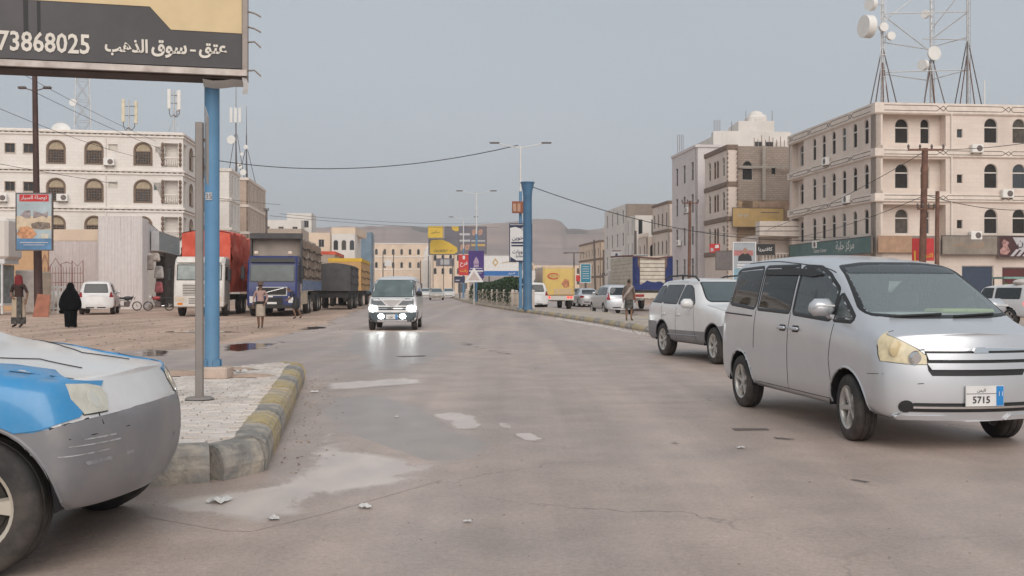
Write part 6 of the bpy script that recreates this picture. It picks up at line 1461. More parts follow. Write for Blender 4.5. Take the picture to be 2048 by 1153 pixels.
mb = MB(); mb.bb((-2.1, -1.33, 3.85), (-1.5, 1.33, 4.12)); mb.bb((-2.1, -1.33, 1.6), (-1.6, -1.26, 3.85)); mb.bb((-2.1, 1.26, 1.6), (-1.6, 1.33, 3.85)); mb.build('headboard', M_tarpd, bt)
mb = MB(); mb.bb((-2.13, -1.25, 1.6), (-2.05, 1.25, 3.85)); mb.build('front_sheet', M_tarpg, bt)
for i in range(22):
    for s in (-1, 1): mb = MB(); mb.bb((-2.3-i*.54, s*1.255, 1.85), (-2.38-i*.54, s*1.315, 3.8)); mb.build('slat', mat('slat_brown', (.25, .19, .15), .85, var=.2), bt)
for k in range(4):
    for s in (-1, 1):
        mb = MB(); mb.tube([(-2.1-i*.5, s*(1.32+.03*math.sin(i*1.1)), 1.95+k*.48+.045*math.sin(i*.8+k)+.03*math.sin(i*2.1)) for i in range(25)], .028, 5); mb.build('rope', M_rope, bt)
mb = MB(); mb.tube([(-2.1-i*.6, -.9, 3.95+.05*math.sin(i)) for i in range(20)], .06, 6); mb.tube([(-2.1-i*.6, .9, 3.95+.05*math.sin(i+1)) for i in range(20)], .06, 6); mb.build('red_edge_roll', M_tarpo, bt)
for s in (-1, 1):
    for i in range(10):
        mb = MB(); mb.bb((-2.2-i*1.2, s*1.27, 1.25), (-3.3-i*1.2, s*1.32, 1.78)); mb.build('side_panel', P_ornb, bt)
    mb = MB(); mb.bb((-2.2, s*1.2, .55), (-5.3, s*1.27, 1.2)); mb.build('painted_locker', P_orn, bt)
for x in (-6.2, -7.5, -12.2, -13.5): axle(bt, x, 1.25, .5)
mb = MB(); mb.bb((-8.6, -1.15, .6), (-11.2, 1.15, 1.15)); mb.build('under_box', P_chassis, bt)
# white truck with the orange tarpaulin
wt = tractor('white_truck', (xat(398, 52.5), 52.5, 0), heading(Vector((.11, -1, 0))), 'white cab truck under an orange tarpaulin behind the grey post', P_cabw, [(0, .45), (.02, 1.2), (-.04, 1.65), (-.22, 2.55), (-.5, 2.86), (-1.9, 2.9), (-1.9, .6), (-.3, .42)], 2.5, dict(screen=(-.05, 1.72, -.2, 2.48), glass=mat('pale_screen', (.22, .25, .24), .12, var=.4, scale=1.5)))
g = plate_on(wt, 'grille', M_black, .014, 1.0, .02, 1.55, -.8, .8, .004)
for i in range(7): plate_on(wt, 'grille_slat', P_cabw, .014, 1.02+i*.08, .018, 1.065+i*.08, -.8, .8, .03, g)
plate_on(wt, 'bumper', P_cabw, .01, .48, .02, .98, -1.23, 1.23, .06, th=.12)
for i in range(3): plate_on(wt, 'bumper_slat', P_chassis, .01, .62+i*.1, .012, .66+i*.1, -.5, .5, .068)
plate_on(wt, 'roof_visor', P_cabw, -.18, 2.52, -.3, 2.74, -1.1, 1.1, .12, th=.03)
for s in (-1, 1): plate_on(wt, 'head_lamp', mat('lamp_amber_white', (.62, .5, .38), .3), .012, .74, .016, .92, s*.72, s*1.15, .07); plate_on(wt, 'indicator', M_lampo, .012, .55, .016, .66, s*.8, s*1.05, .07)
mb = MB(); mb.bb((-13, -1.0, .75), (-.8, 1.0, 1.0)); mb.build('chassis', P_chassis, wt)
tarp_box(wt, -2.0, -12.5, 2.5, 1.15, 4.05, M_tarpo, seed=5, wav=.2)
for s in (-1, 1):
    mb = MB(); mb.tube([(-2.05, s*1.26, 3.6), (-2.1, s*.6, 2.6), (-2.05, s*1.2, 1.9)], .03, 5); mb.build('rope', M_rope, wt)
for x in (-5.9, -7.2, -11.3): axle(wt, x, 1.25, .5)
bt.scale = (1, 1, 1.05); wt.scale = (1, 1, 1.07)
# trailers farther along the row
def trailer(name, px, D, L, z1, label, m, topm=None, W=2.5, seed=0, cat='truck'):
    t = empty(name, (xat(px, D), D, 0), heading(-AV), label, cat); tarp_box(t, 0, -L, W, 1.25, z1, m, seed=seed)
    if topm: mb = MB(); mb.bb((.02, -W/2-.05, z1-.05), (-L-.02, W/2+.05, z1+.22)); mb.build('top_sheet', topm, t)
    mb = MB(); mb.bb((-.2, -1.0, .8), (-L, 1.0, 1.22)); mb.build('chassis', P_chassis, t)
    for x in (-1.4, -L+2.4, -L+1.1): axle(t, x, W/2, .5)
    for k in range(3):
        for s in (-1, 1): mb = MB(); mb.tube([(-i*L/14, s*(W/2+.05), 1.7+k*.55+.06*math.sin(i*.8+k)) for i in range(15)], .025, 5); mb.build('rope', M_rope, t)
    return t
trailer('dark_trailer', 665, 68.5, 8, 2.95, 'dark grey tarpaulin trailer between the roped load and the yellow one', M_tarpd, None, 2.4, 2)
trailer('yellow_trailer', 690, 80, 13, 3.55, 'tan trailer with a yellow top sheet at the end of the truck row', M_tarpy, M_tarpy2, 2.5, 3)
trailer('red_top_trailer', 640, 86, 10, 4.3, 'trailer with a red top edge glimpsed above the dark trailer', M_tarpg, M_tarpo, 2.4, 4)
# yellow box truck driving away
yt = empty('yellow_box_truck', (xat(1117, 70), 70, 0), HA, 'yellow box truck with a red oval badge, seen from behind', 'truck')
M_ybox = paint('box_yellow', (.72, .50, .13), .5, ds=1.5, damt=.45, dirt=(.5, .36, .2))
M_ybox2 = paint('box_cream', (.60, .44, .26), .5, ds=1.5, damt=.4)
mb = MB(); mb.cbox((2.4, 0, 1.9), (4.8, 2.15, 2.1), .12); mb.build('box_body', M_ybox2, yt)
mb = MB(); mb.bb((-.03, -.98, 1.0), (-.001, .98, 2.75)); o = mb.build('rear_door', M_ybox, yt)
mb = MB(); mb.prism([(.42*math.cos(t), .22*math.sin(t)) for t in np.linspace(0, 6.283, 25)[:-1]], -.05, -.035, 'yz'); a = mb.build('oval_badge', M_sred, o, loc=(0, .35, 2.25))
mb = MB(); mb.prism([(.34*math.cos(t), .15*math.sin(t)) for t in np.linspace(0, 6.283, 25)[:-1]], -.056, -.05, 'yz'); mb.build('badge_centre', M_gold, o, loc=(0, .35, 2.25))
mb = MB(); mb.prism([(-.25, -.2), (.1, -.3), (.3, 0), (.1, .32), (-.2, .25)], -.05, -.035, 'yz'); mb.build('picture', mat('print_snack', (.48, .20, .10), .6, var=.5, scale=9), o, loc=(0, -.5, 1.75))
mb = MB(); mb.bb((-.045, -.9, 1.02), (-.032, .3, 1.4)); mb.build('dirt_panel', M_ybox2, o)
for y in (-1.04, 1.04, 0): mb = MB(); mb.bb((-.06, y-.03, .95), (-.02, y+.03, 2.85)); mb.build('door_post', M_ybox, yt)
mb = MB(); mb.bb((-.12, -1.05, .62), (-.02, 1.05, .92)); mb.build('rear_bumper', P_cabw, yt)
for y in (-.85, -.65, .65, .85): mb = MB(); mb.cyl((-.14, y, .82), (-.12, y, .82), .09, .09, 10); mb.build('tail_lamp', M_lampr_on, yt)
mb = MB(); mb.bb((.2, -.4, .55), (6.5, .4, .85)); mb.build('chassis', P_chassis, yt)
cab(yt, 2.0, [(6.6, .5), (6.6, 1.3), (6.3, 2.1), (5.1, 2.2), (5.0, .6)], P_cabw)
for x in (1.2, 5.9): axle(yt, x, 1.02, .38)
# cream truck with the blue curtain
ct = empty('curtain_truck', (xat(1305, 64), 64, 0), HA, 'cream truck with blue curtains over its open back, right carriageway', 'truck')
M_plank = mat('cream_planks', (.60, .54, .45), .7, var=.12, dirt=(.35, .28, .22), dscale=2, damt=.5)
M_curt = mat('curtain_blue', (.022, .035, .13), .8, var=.25, scale=4, bump=.7, bscale=6)
for k in range(9):
    z = 1.3+k*.24
    for s in (-1, 1): mb = MB(); mb.bb((0, s*1.2, z), (7.5, s*1.25, z+.225)); mb.build('side_plank', M_plank, ct)
    mb = MB(); mb.bb((.02, -.78, z), (.06, .78, z+.2)); mb.build('tail_plank', M_plank, ct)
mb = MB(); mb.bb((0, -1.19, 1.15), (7.5, 1.19, 1.29)); mb.build('bed', P_chassis, ct)
mb = MB(); mb.bb((.05, -1.18, 1.3), (7.4, 1.18, 3.3)); mb.build('load_cover', mat('load_dark', (.20, .13, .10), .9, var=.3), ct)
for s in (-1, 1):
    A_ = [[(-.06+.05*math.sin(i*1.7), s*(1.27-.09*i*(1 if j > 2 else .75)+.05*noise.noise(Vector((i, j, s)))), 3.4-.26*j) for i in range(6)] for j in range(9)]
    mb = MB(); mb.grid(A_); mb.build('curtain', M_curt, ct, smooth=True)
mb = MB(); mb.grid([[(-.08+.03*math.sin(i*1.3), -1.25+2.5*i/14, 1.75-.42*j/4-.18*abs(math.sin(i*.7))*(j == 0)+.25*(1-abs(i-7)/7)*(j == 0)) for i in range(15)] for j in range(5)]); mb.build('lower_curtain', M_curt, ct, smooth=True)
mb = MB(); mb.tube([(-.03, -1.25, 3.42), (-.03, -.3, 3.3), (-.03, .4, 3.33), (-.03, 1.25, 3.42)], .05, 6); mb.tube([(0, 1.22, 3.45), (3, 1.25, 3.52), (7.5, 1.22, 3.6)], .06, 6); mb.build('red_rail', mat('rail_maroon', (.16, .06, .05), .7), ct)
mb = MB(); mb.bb((-.12, -1.25, .82), (-.02, 1.25, 1.14)); mb.build('rear_beam', M_plank, ct)
for s in (-1, 1): mb = MB(); mb.bb((-.14, s*.55, .9), (-.121, s*1.1, 1.06)); mb.build('tail_lamp', M_lampr, ct)
for x in (1.5, 2.8, 8.2): axle(ct, x, 1.2, .48)
cab(ct, 2.3, [(9.3, .5), (9.3, 1.5), (9.0, 2.7), (7.8, 2.8), (7.7, .6)], P_cabw)

# ================================================================ poles, lamps, fence, hedge on the median
M_pblue = mat('pole_blue', (.11, .255, .42), .6, var=.12, scale=2, bump=.2, bscale=20, dirt=(.23, .32, .38), dscale=1.2, damt=.45, streak=True)
M_cblue = mat('column_blue', (.06, .155, .27), .6, var=.15, scale=2, dirt=(.16, .22, .27), dscale=1.2, damt=.4, streak=True)
M_pwhite = mat('pole_white', (.66, .65, .63), .5, var=.08)
bl = empty('blue_column', (xat(1055, 60.5), 60.5, HM-.03), 0, 'thick blue steel column with a flared flange top on the median', 'column')
hc = zat(366, 60.5)-HM
mb = MB(); mb.lathe([(.30, 0), (.30, .15), (.265, .16), (.255, hc-.75), (.27, hc-.7), (.27, hc-.62), (.28, hc-.5), (.37, hc-.12), (.37, hc)], 20); mb.build('shaft', M_cblue, bl, smooth=True, ang=.5)
mb = MB(); mb.lathe([(.001, 0), (.42, 0), (.42, .07), (.001, .07)], 20, (0, 0, hc)); mb.build('flange', M_cblue, bl)
def lamp_post(px, D, label, arms=1.35, zlow=HM-.03, topy=None, blue=.62):
    h = zat(topy, D)-zlow; t = empty('street_lamp', (xat(px, D), D, zlow), 0, label, 'street lamp', 'double arm street lamps on the median')
    mb = MB(); mb.cyl((0, 0, 0), (0, 0, h*blue), .11, .095, 10); mb.build('lower_pole', M_pblue, t, smooth=True); mb = MB(); mb.cyl((0, 0, h*blue), (0, 0, h), .075, .06, 10); mb.build('upper_pole', M_pwhite, t, smooth=True)
    mb = MB(); mb.cyl((0, 0, 0), (0, 0, .05), .25, .25, 10); mb.build('base_plate', M_pblue, t)
    for s in (-1, 1):
        mb = MB(); mb.tube([(0, 0, h-.15), (s*.3*arms, 0, h-.08), (s*.75*arms, 0, h+.05), (s*arms, 0, h+.14)], .035, 6); mb.build('arm', M_pwhite, t)
        mb = MB(); mb.cbox((s*(arms+.25), 0, h+.18), (.62, .2, .09), .03); mb.build('lamp_head', M_steeld, t)
    return t
LP = [(1041, 63.5, 292), (953, 97, 386), (927, 133, 437)]
lamp_post(1041, 63.5, 'tall double arm street lamp beside the blue column', topy=292, blue=.72)
lamp_post(953, 97, 'double arm street lamp behind the purple banner', topy=386)
lamp_post(927, 133, 'third double arm street lamp, before the yellow billboard', topy=437)
# banners on them
def banner(name, label, px0, px1, py0, py1, D, m, frame=None, strips=(), texts=(), cat='banner', thick=.06, posts=0):
    x0, x1 = xat(px0, D), xat(px1, D); t = sign_board(name, label, (x0, D), (1, 0), (0, 1), x1-x0, zat(py1, D), zat(py0, D), m, 0, texts, frame, cat, thick, strips)
    for k in range(posts):
        mb = MB(); x = (x1-x0)*(-.35+.7*k/max(1, posts-1)) if posts > 1 else 0; mb.cyl((x, .12, -zat(py1, D)), (x, .12, (zat(py0, D)-zat(py1, D))*.8), .09, .08, 8); mb.build('post', M_steeld, t)
    return t
M_navy = mat('print_navy', (.025, .03, .08), .6)
banner('banner', 'white banner with dark Arabic writing on the street lamp by the blue column', 1020, 1063, 449, 523, 63.3, M_swhite, M_navy,
       [([(0, .98), (1, .98), (1, .84), (.7, .84), (.25, .93), (0, .9)], M_navy), (RC(.06, .475, .92, .525), M_navy), (RC(.06, .4, .92, .445), M_navy), ([(.02, .12), (.3, .02), (.7, .02), (.98, .12), (.98, .0), (.02, .0)], M_navy), ([(.62+.1*math.cos(t), .87+.055*math.sin(t)) for t in np.linspace(0, 6.28, 15)[:-1]], M_spale)],
       [('الأخوين', .45, .64, .95, M_navy), ('حلويات', .45, .25, .9, M_navy), ('للتجارة', .5, .14, .6, M_navy)])
banner('banner', 'purple banner with a pale domed emblem and white lines', 937, 968, 502, 557, 95, M_spurple, None,
       [([(.35, .4), (.65, .4), (.68, .58), (.6, .7), (.5, .78), (.4, .7), (.32, .58)], mat('print_mauve', (.42, .30, .42), .6)), (RC(.1, .34, .9, .37), M_spale), (RC(.05, .24, .95, .29), M_swhite), (RC(.15, .18, .85, .2), M_spale)], [('المنورة', .5, .52, .6, M_spurple)])
banner('banner', 'red banner with yellow and white Arabic writing', 917, 938, 510, 551, 130, M_sred, None, [(RC(.4, .78, .62, .95), M_swhite)], [('فرح', .5, .55, .95, M_swhite), ('رقت', .5, .22, .95, M_syellow)])
banner('small_sign', 'small reddish brown sign high on the street lamp by the column', 1024, 1048, 403, 427, 63.2, mat('sign_brown', (.28, .09, .05), .6, var=.2), None, [(RC(.1, .15, .35, .8), mat('print_tan', (.5, .3, .2), .6)), (RC(.45, .15, .7, .8), MATS['print_tan'])])
banner('billboard', 'white billboard with an orange emblem and blue foot beyond the hedge', 968, 1037, 512, 552, 118, M_swhite, M_spale,
       [(RC(0, 0, 1, .24), M_sblue), ([(.24, .66), (.33, .45), (.42, .66), (.33, .88)], M_gold), ([(.28, .66), (.33, .55), (.38, .66), (.33, .77)], M_swhite)], [('بنك القطيبي', .72, .68, 1.7, M_gold), ('للتمويل', .8, .12, .8, M_swhite)], posts=2)
banner('billboard', 'upper left yellow square billboard above the avenue end', 856, 886, 453, 476, 236, M_syellow, M_sgrey, [], [('سبأفون', .5, .5, 2.0, M_sblack)])
t = banner('billboard', 'big grey billboard with a yellow slanted panel closing the avenue', 857, 917, 478, 510, 240, M_sgrey, M_steeld,
       [([(.05, .05), (.85, .05), (.97, .2), (.95, .45), (.7, .75), (.45, .95), (.1, .92), (.05, .7)], M_syellow)], [('GILBERT', .42, .24, 3.2, M_sblack), ('للعود', .75, .26, .9, M_sblack)], posts=3)
banner('billboard', 'grey billboard panel with a small yellow corner, top right of the yellow ones', 889, 934, 453, 480, 242, M_sgrey, None, [([(.3, .98), (.75, .98), (.7, .7), (.5, .62), (.35, .75)], M_syellow)], [])
banner('billboard', 'dark billboard with rows of tan animal pictures behind the lamps', 918, 973, 454, 508, 160, M_sgrey, M_steeld,
       [(RC(.02, .68, .4, .76), M_spale), (RC(.02, .45, .4, .52), M_spale), (RC(.45, .45, .95, .5), M_spale), (RC(.45, .28, .95, .36), M_gold)]+[([(x, z), (x+.1, z+.02), (x+.16, z+.2), (x+.05, z+.24), (x-.02, z+.16)], mat('print_goat', (.45, .27, .2), .7, var=.4)) for x, z in ((.48, .68), (.72, .68), (.06, .12), (.24, .12))], posts=2)
banner('shop_sign', 'grey panel sign with pale lines under the big billboard', 872, 908, 517, 533, 255, M_sgrey, None, [(RC(.25, .2, .75, .85), M_spale)], [])
banner('street_sign', 'dark blue sign board at the far end of the hedge', 909, 930, 553, 566, 124, M_navy, None, [(RC(.1, .3, .5, .45), M_spale)], [], posts=1)
# triangular warning sign, back of it pale
t = empty('warning_sign', (xat(948, 80), 80, HM-.03), 0, 'pale triangular warning sign on a thin post before the hedge', 'road sign'); mb = MB(); mb.cyl((0, .04, 0), (0, .04, 2.4), .04, .04, 8); mb.build('post', M_pwhite, t)
mb = MB(); mb.prism([(-.75, 0), (.75, 0), (0, 1.15)], -.015, .015); mb.build('plate', M_swhite, t, loc=(0, 0, zat(564, 80)-HM)); mb = MB(); mb.prism([(-.45, .14), (.45, .14), (0, .85)], -.022, -.016); mb.build('plate_centre', mat('sign_pinkish', (.55, .45, .42), .6), t, loc=(0, 0, zat(564, 80)-HM))
# fence: posts, bars and rails, each its own piece
fe = empty('median_fence', (0, 70, HM), 0, 'cream metal fence with square posts along the median before the hedge', 'fence')
FP = [v for v in resample([p for p in offset_path(ML, .75)], .36) if 62 < v.y < 118]
M_fence = mat('fence_cream', (.58, .49, .40), .65, var=.12); mb = MB(); mb.cbox((0, 0, .5), (.045, .045, 1.0), .006); m_bar = mb.mesh('bar', M_fence)
mb = MB(); mb.cbox((0, 0, .58), (.22, .22, 1.16), .02); m_post = mb.mesh('fence_post', mat('fence_post_cream', (.62, .54, .47), .75, var=.1))
for i, v in enumerate(FP):
    link('fence_post' if i % 12 == 0 else 'bar', m_post if i % 12 == 0 else m_bar, fe, (v.x, v.y-70, -.02))
    if i % 12 == 0 and i+12 < len(FP):
        w = FP[i+12]
        for z in (.14, .92): mb = MB(); mb.cyl((v.x, v.y-70, z), (w.x, w.y-70, z), .022, .022, 5); mb.build('rail', M_fence, fe)
# hedge
M_leaf = [mat('hedge_leaf', (.030, .062, .020), .6, var=.35, scale=3), mat('hedge_leaf_dark', (.016, .036, .014), .6, var=.3, scale=3), mat('hedge_leaf_light', (.055, .095, .030), .6, var=.3, scale=3)]
def hedge(name, path, wd, z0, hts, n, label, seed=0, lump=.25):
    rr = random.Random(seed); mb = MB(); P = resample(path, .25); o = P[0]
    for k in range(n):
        v = rr.choice(P); i = P.index(v); h = hts(v.y); s = rr.uniform(-1, 1); th = rr.uniform(0, math.pi); lo = 1+lump*noise.noise(Vector((v.x*.8, v.y*.5, 0)))+.12*noise.noise(Vector((v.x*3, v.y*2, s)))
        q = rr.uniform(.72, 1.03)*lo; x = v.x+math.cos(th)*wd*q+rr.uniform(-.12, .12); z = z0+.15+math.sin(th)**.6*(h-.15)*min(1.08, q)+rr.uniform(-.05, .05); y = v.y+rr.uniform(-.12, .12)
        d = Vector((rr.gauss(0, 1), rr.gauss(0, 1), rr.gauss(0, .8))).normalized(); e = d.orthogonal().normalized(); f = d.cross(e); L_ = rr.uniform(.06, .13); w_ = L_*.5; c = Vector((x, y, z))-o
        mb.cur = rr.choice([0, 0, 1, 1, 2]); mb.add([c-e*L_, c+f*w_, c+e*L_, c-f*w_], [(0, 1, 2, 3)])
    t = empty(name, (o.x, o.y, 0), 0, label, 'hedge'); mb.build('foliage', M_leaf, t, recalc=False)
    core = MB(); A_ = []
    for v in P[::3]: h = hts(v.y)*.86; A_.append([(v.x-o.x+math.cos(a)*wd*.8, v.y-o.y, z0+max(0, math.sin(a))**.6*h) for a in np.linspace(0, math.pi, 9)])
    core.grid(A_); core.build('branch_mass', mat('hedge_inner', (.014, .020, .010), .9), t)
    for v in P[::14]: mb = MB(); mb.cyl((v.x-o.x, v.y-o.y, 0), (v.x-o.x, v.y-o.y, z0+.8), .05, .03, 6); mb.build('stem', M_wood, t)
    return t
HP = [p for p in offset_path(ML, 1.45)]; HPr = [(v.x, v.y) for v in resample(HP, 1.0) if 71 < v.y < 112]
hedge('median_hedge', HPr, .75, HM, lambda y: float(np.interp(y, [71, 76, 84, 95, 112], [1.7, 1.95, 1.8, 1.65, 1.75])), 26000, 'clipped dark green hedge growing along the median behind the fence', 3)
# ================================================================ the billboard on the island, its pole, the bent sign post
M_bbd = mat('billboard_dark', (.075, .07, .072), .6, var=.15, scale=.8, dirt=(.13, .12, .12), dscale=1.0, damt=.5)
M_bbc = mat('billboard_cream', (.68, .52, .30), .6, var=.06, dirt=(.5, .36, .2), dscale=1.2, damt=.25)
M_bbl = mat('billboard_letter', (.72, .66, .58), .6, var=.08)
M_bbf = mat('billboard_frame', (.36, .31, .28), .6, .3, var=.25, dirt=(.12, .08, .06), dscale=3, damt=.7)
pL, pR = at(-60, 112, 12.65), at(484, 138, 13.35)
bz = pR.z; u_ = Vector((pR.x-pL.x, pR.y-pL.y, 0)); Wb = u_.length; u_.normalize(); rzb = math.atan2(u_.y, u_.x)
bb = empty('billboard', (pR.x, pR.y, bz), rzb, 'large dark and cream billboard with Arabic lettering on the blue pole', 'billboard')
def bx_(px): # along the board (negative, from its right end) at a photo column
    k = (px-CX)/F; return (k*pR.y-pR.x)/(u_.x-k*u_.y)
def bzz(px, py):
    D = pR.y+bx_(px)*u_.y; return zat(py, D)-bz
WB2 = 7.5; HB2 = 2.6
mb = MB(); mb.bb((-WB2, .02, -.02), (0, .42, HB2)); mb.build('box', mat('billboard_back', (.05, .042, .04), .8), bb)
mb = MB(); mb.bb((-WB2, -.005, .0), (0, .02, HB2)); mb.build('dark_face', M_bbd, bb)
pc = [(bx_(484), bzz(484, 68)), (bx_(342), bzz(342, 60)), (bx_(300), bzz(300, 14)), (bx_(70), bzz(70, 1)), (bx_(-200), bzz(-200, -12)), (-WB2, HB2), (bx_(484), HB2)]
mb = MB(); mb.prism(pc, -.012, -.006); mb.build('cream_face', M_bbc, bb)
for px, w_ in ((48, .05), (75, .035)):
    mb = MB(); mb.prism([(bx_(px), bzz(px, 70)), (bx_(px)+w_, bzz(px, 70)), (bx_(px)+w_*.5, HB2), (bx_(px)-w_, HB2)], -.011, -.007); mb.build('print_stripe', M_sblack, bb)
a0, a1 = bx_(-4), bx_(180); lettering('73868025', M_bbl, bb, ((a0+a1)/2, -.012, (bzz(88, 66)+bzz(88, 105))/2), width=a1-a0, height=bzz(88, 65)-bzz(88, 106), bold=.02)
for s_, x0, x1, y0, y1 in (('عتق', 398, 454, 88, 118), ('سوق', 303, 374, 82, 117), ('الذهب', 210, 296, 78, 113)):
    a0, a1 = bx_(x0), bx_(x1); lettering(s_, M_bbl, bb, ((a0+a1)/2, -.012, (bzz((x0+x1)/2, y0)+bzz((x0+x1)/2, y1))/2), width=a1-a0, height=bzz((x0+x1)/2, y0)-bzz((x0+x1)/2, y1), bold=.03)
a0 = bx_(386); mb = MB(); mb.bb((a0-.035, -.014, bzz(386, 104)), (a0+.035, -.008, bzz(386, 100))); mb.build('lettering', M_bbl, bb)
mb = MB(); mb.bb((-WB2, -.05, -.10), (0.06, .015, -.022)); mb.build('bottom_frame', mat('frame_pale', (.52, .46, .42), .5, .3, var=.2, dirt=(.2, .13, .1), dscale=4, damt=.6), bb)
mb = MB(); mb.bb((.005, -.04, -.10), (.07, .40, HB2)); mb.build('side_frame', M_bbf, bb)
mb = MB(); mb.bb((-WB2, .03, -.12), (0, .46, -.03)); mb.build('underside', mat('underside_brown', (.075, .05, .042), .8, var=.3, scale=3), bb)
for k, (x, z) in enumerate(((.07, .35), (.07, .75), (.07, -.02), (.07, .55))):
    mb = MB(); mb.tube([(x, .02, z), (x+.09, -.03, z-.03*(k % 2)), (x+.17, -.02, z-.07)], .012, 5); mb.build('bracket', M_bbf, bb)
mb = MB(); mb.grid([[(-.5+.13*i, .1+.12*j, -.13-.02*math.sin(i*1.3)-.03*j) for j in range(3)] for i in range(5)]); mb.grid([[(.0+.03*i+.02*math.sin(j), -.03+.02*i, -.12-.07*j) for j in range(4)] for i in range(3)])
mb.build('torn_sheet', mat('torn_vinyl', (.55, .52, .50), .7), bb)
pp = Vector((xat(424, 13.7), 13.7, 0)); bp_ = empty('billboard_pole', (pp.x, pp.y, HI), 0, 'blue steel pole on a stone block carrying the billboard', 'pole')
mb = MB(); mb.cyl((0, 0, .02), (0, 0, bz+.35-HI), .098, .098, 18); mb.build('shaft', M_pblue, bp_, smooth=True)
mb = MB(); mb.cbox((.06, -.06, .06), (.40, .36, .16), .02); mb.build('stone_block', mat('foot_stone', (.50, .39, .32), .9, var=.2, bump=.5), bp_)
mb = MB(); mb.bb((-.055, -.108, zat(402, 13.7)-HI), (.03, -.095, zat(387, 13.7)-HI)); o = mb.build('sticker', M_spale, bp_); lettering('35', M_sgrey, o, (-.012, -.108, zat(394.5, 13.7)-HI), height=.07)
for a in (0, 1, 2, 3): mb = MB(); mb.box((.11*math.cos(a*1.57+.78), .11*math.sin(a*1.57+.78), .17), (.02, .1, .12), a*1.57+.78); mb.build('gusset', M_pblue, bp_)
ps_ = gp(399, 798, HI-.01); st = empty('sign_post', (ps_.x, ps_.y, HI-.01), R(4), 'grey post with a pale road sign seen edge-on, standing on the island', 'road sign')
M_postg = mat('post_grey', (.30, .27, .25), .6, .4, var=.2, scale=4, dirt=(.18, .13, .1), dscale=4, damt=.5)
hp = zat(243, ps_.y)-HI
mb = MB(); mb.cbox((0, 0, hp/2), (.082, .06, hp), .008); mb.build('post', M_postg, st)
mb = MB(); P = [(.0, -.02), (.02, -.36), (.0, .40), (.13, .42)]; R_ = []
Ps = [(0, .46), (.10, .30), (.105, -.30), (.09, -.42), (.03, -.36), (0, -.25)]
V3 = [(.045+p[0]*.95, .06-.55*p[0]/.1*.5, hp-.28+p[1]) for p in Ps]
mb.add([(x, y-.01, z) for x, y, z in V3]+[(x+.004, y+.01, z) for x, y, z in V3], [(0, 1, 2, 3, 4, 5), (11, 10, 9, 8, 7, 6)]+[(i, (i+1) % 6, 6+(i+1) % 6, 6+i) for i in range(6)]); mb.build('plate', mat('plate_back', (.50, .47, .45), .5, .3, var=.12, dirt=(.25, .2, .17), dscale=4, damt=.5), st)
mb = MB(); mb.bb((-.03, .03, hp-.2), (.06, .05, hp-.17)); mb.bb((-.03, .03, hp-.5), (.06, .05, hp-.47)); mb.build('clamp', M_postg, st)
mb = MB(); mb.lathe([(.16, 0), (.13, .02), (.06, .03), (.001, .03)], 12); mb.build('footing', M_postg, st)

# ================================================================ left side: pole with food sign, sheds, stuff for sale
lp_ = gp(74, 630); pl = empty('utility_pole', (lp_.x, lp_.y, 0), 0, 'dark rusty utility pole with two lamps, behind the food sign', 'pole')
mb = MB(); mb.cyl((.1, 0, 0), (-.02, 0, 6), .23, .19, 12); mb.cyl((-.02, 0, 6), (-.13, 0, 13.5), .17, .13, 12); mb.build('shaft', mat('pole_maroon', (.075, .042, .036), .7, .2, var=.25, dirt=(.16, .09, .07), dscale=1.5, damt=.5, streak=True), pl, smooth=True)
zc_ = zat(177, lp_.y)
for s in (-1, 1):
    mb = MB(); mb.tube([(-.1, 0, zc_-.15), (s*.4-.1, -.05, zc_-.05), (s*.55-.1, -.05, zc_)], .03, 5); mb.cbox((s*.68-.1, -.05, zc_+.02), (.45, .22, .14), .05); mb.build('flood_lamp', M_steeld, pl)
t = sign_board('food_sign', 'blue poster board of grilled fish dishes with a red heading', (xat(34, 53.5), 53.5), (1, 0), (0, 1), xat(104, 53.5)-xat(34, 53.5), zat(500, 53.5), zat(388, 53.5), mat('poster_sky', (.40, .47, .50), .6, var=.2, scale=1.2), 0,
    [('توصلة السيار', .5, .925, 1.35, M_swhite)], M_steeld, 'sign', .1,
    [(RC(.08, .86, .92, .985), M_sred), (RC(0, .36, 1, .60), mat('print_sand', (.62, .50, .36), .7, var=.15)), (RC(0, 0, 1, .2), mat('print_sea', (.10, .22, .38), .6, var=.3, scale=2)),
     ([(.1, .62), (.25, .70), (.40, .70), (.40, .56), (.25, .56)], mat('print_fish', (.30, .25, .25), .6, var=.5, scale=8)), ([(.48, .70), (.75, .64), (.9, .68), (.88, .56), (.75, .6), (.48, .56)], MATS['print_fish']),
     ([(.4, .46), (.6, .5), (.95, .48), (.97, .38), (.7, .36), (.45, .38)], mat('print_grill', (.22, .17, .14), .6, var=.5, scale=9)),
     ([(.0, .28), (.12, .2), (.45, .2), (.58, .28), (.45, .38), (.3, .42), (.1, .40)], mat('print_chicken', (.55, .27, .14), .6, var=.4, scale=6)), ([(.7, .28), (.92, .28), (.9, .2), (.72, .2)], mat('print_cream', (.6, .55, .45), .6)), (RC(.1, .12, .9, .135), M_spale), (RC(.2, .08, .8, .092), M_spale)])
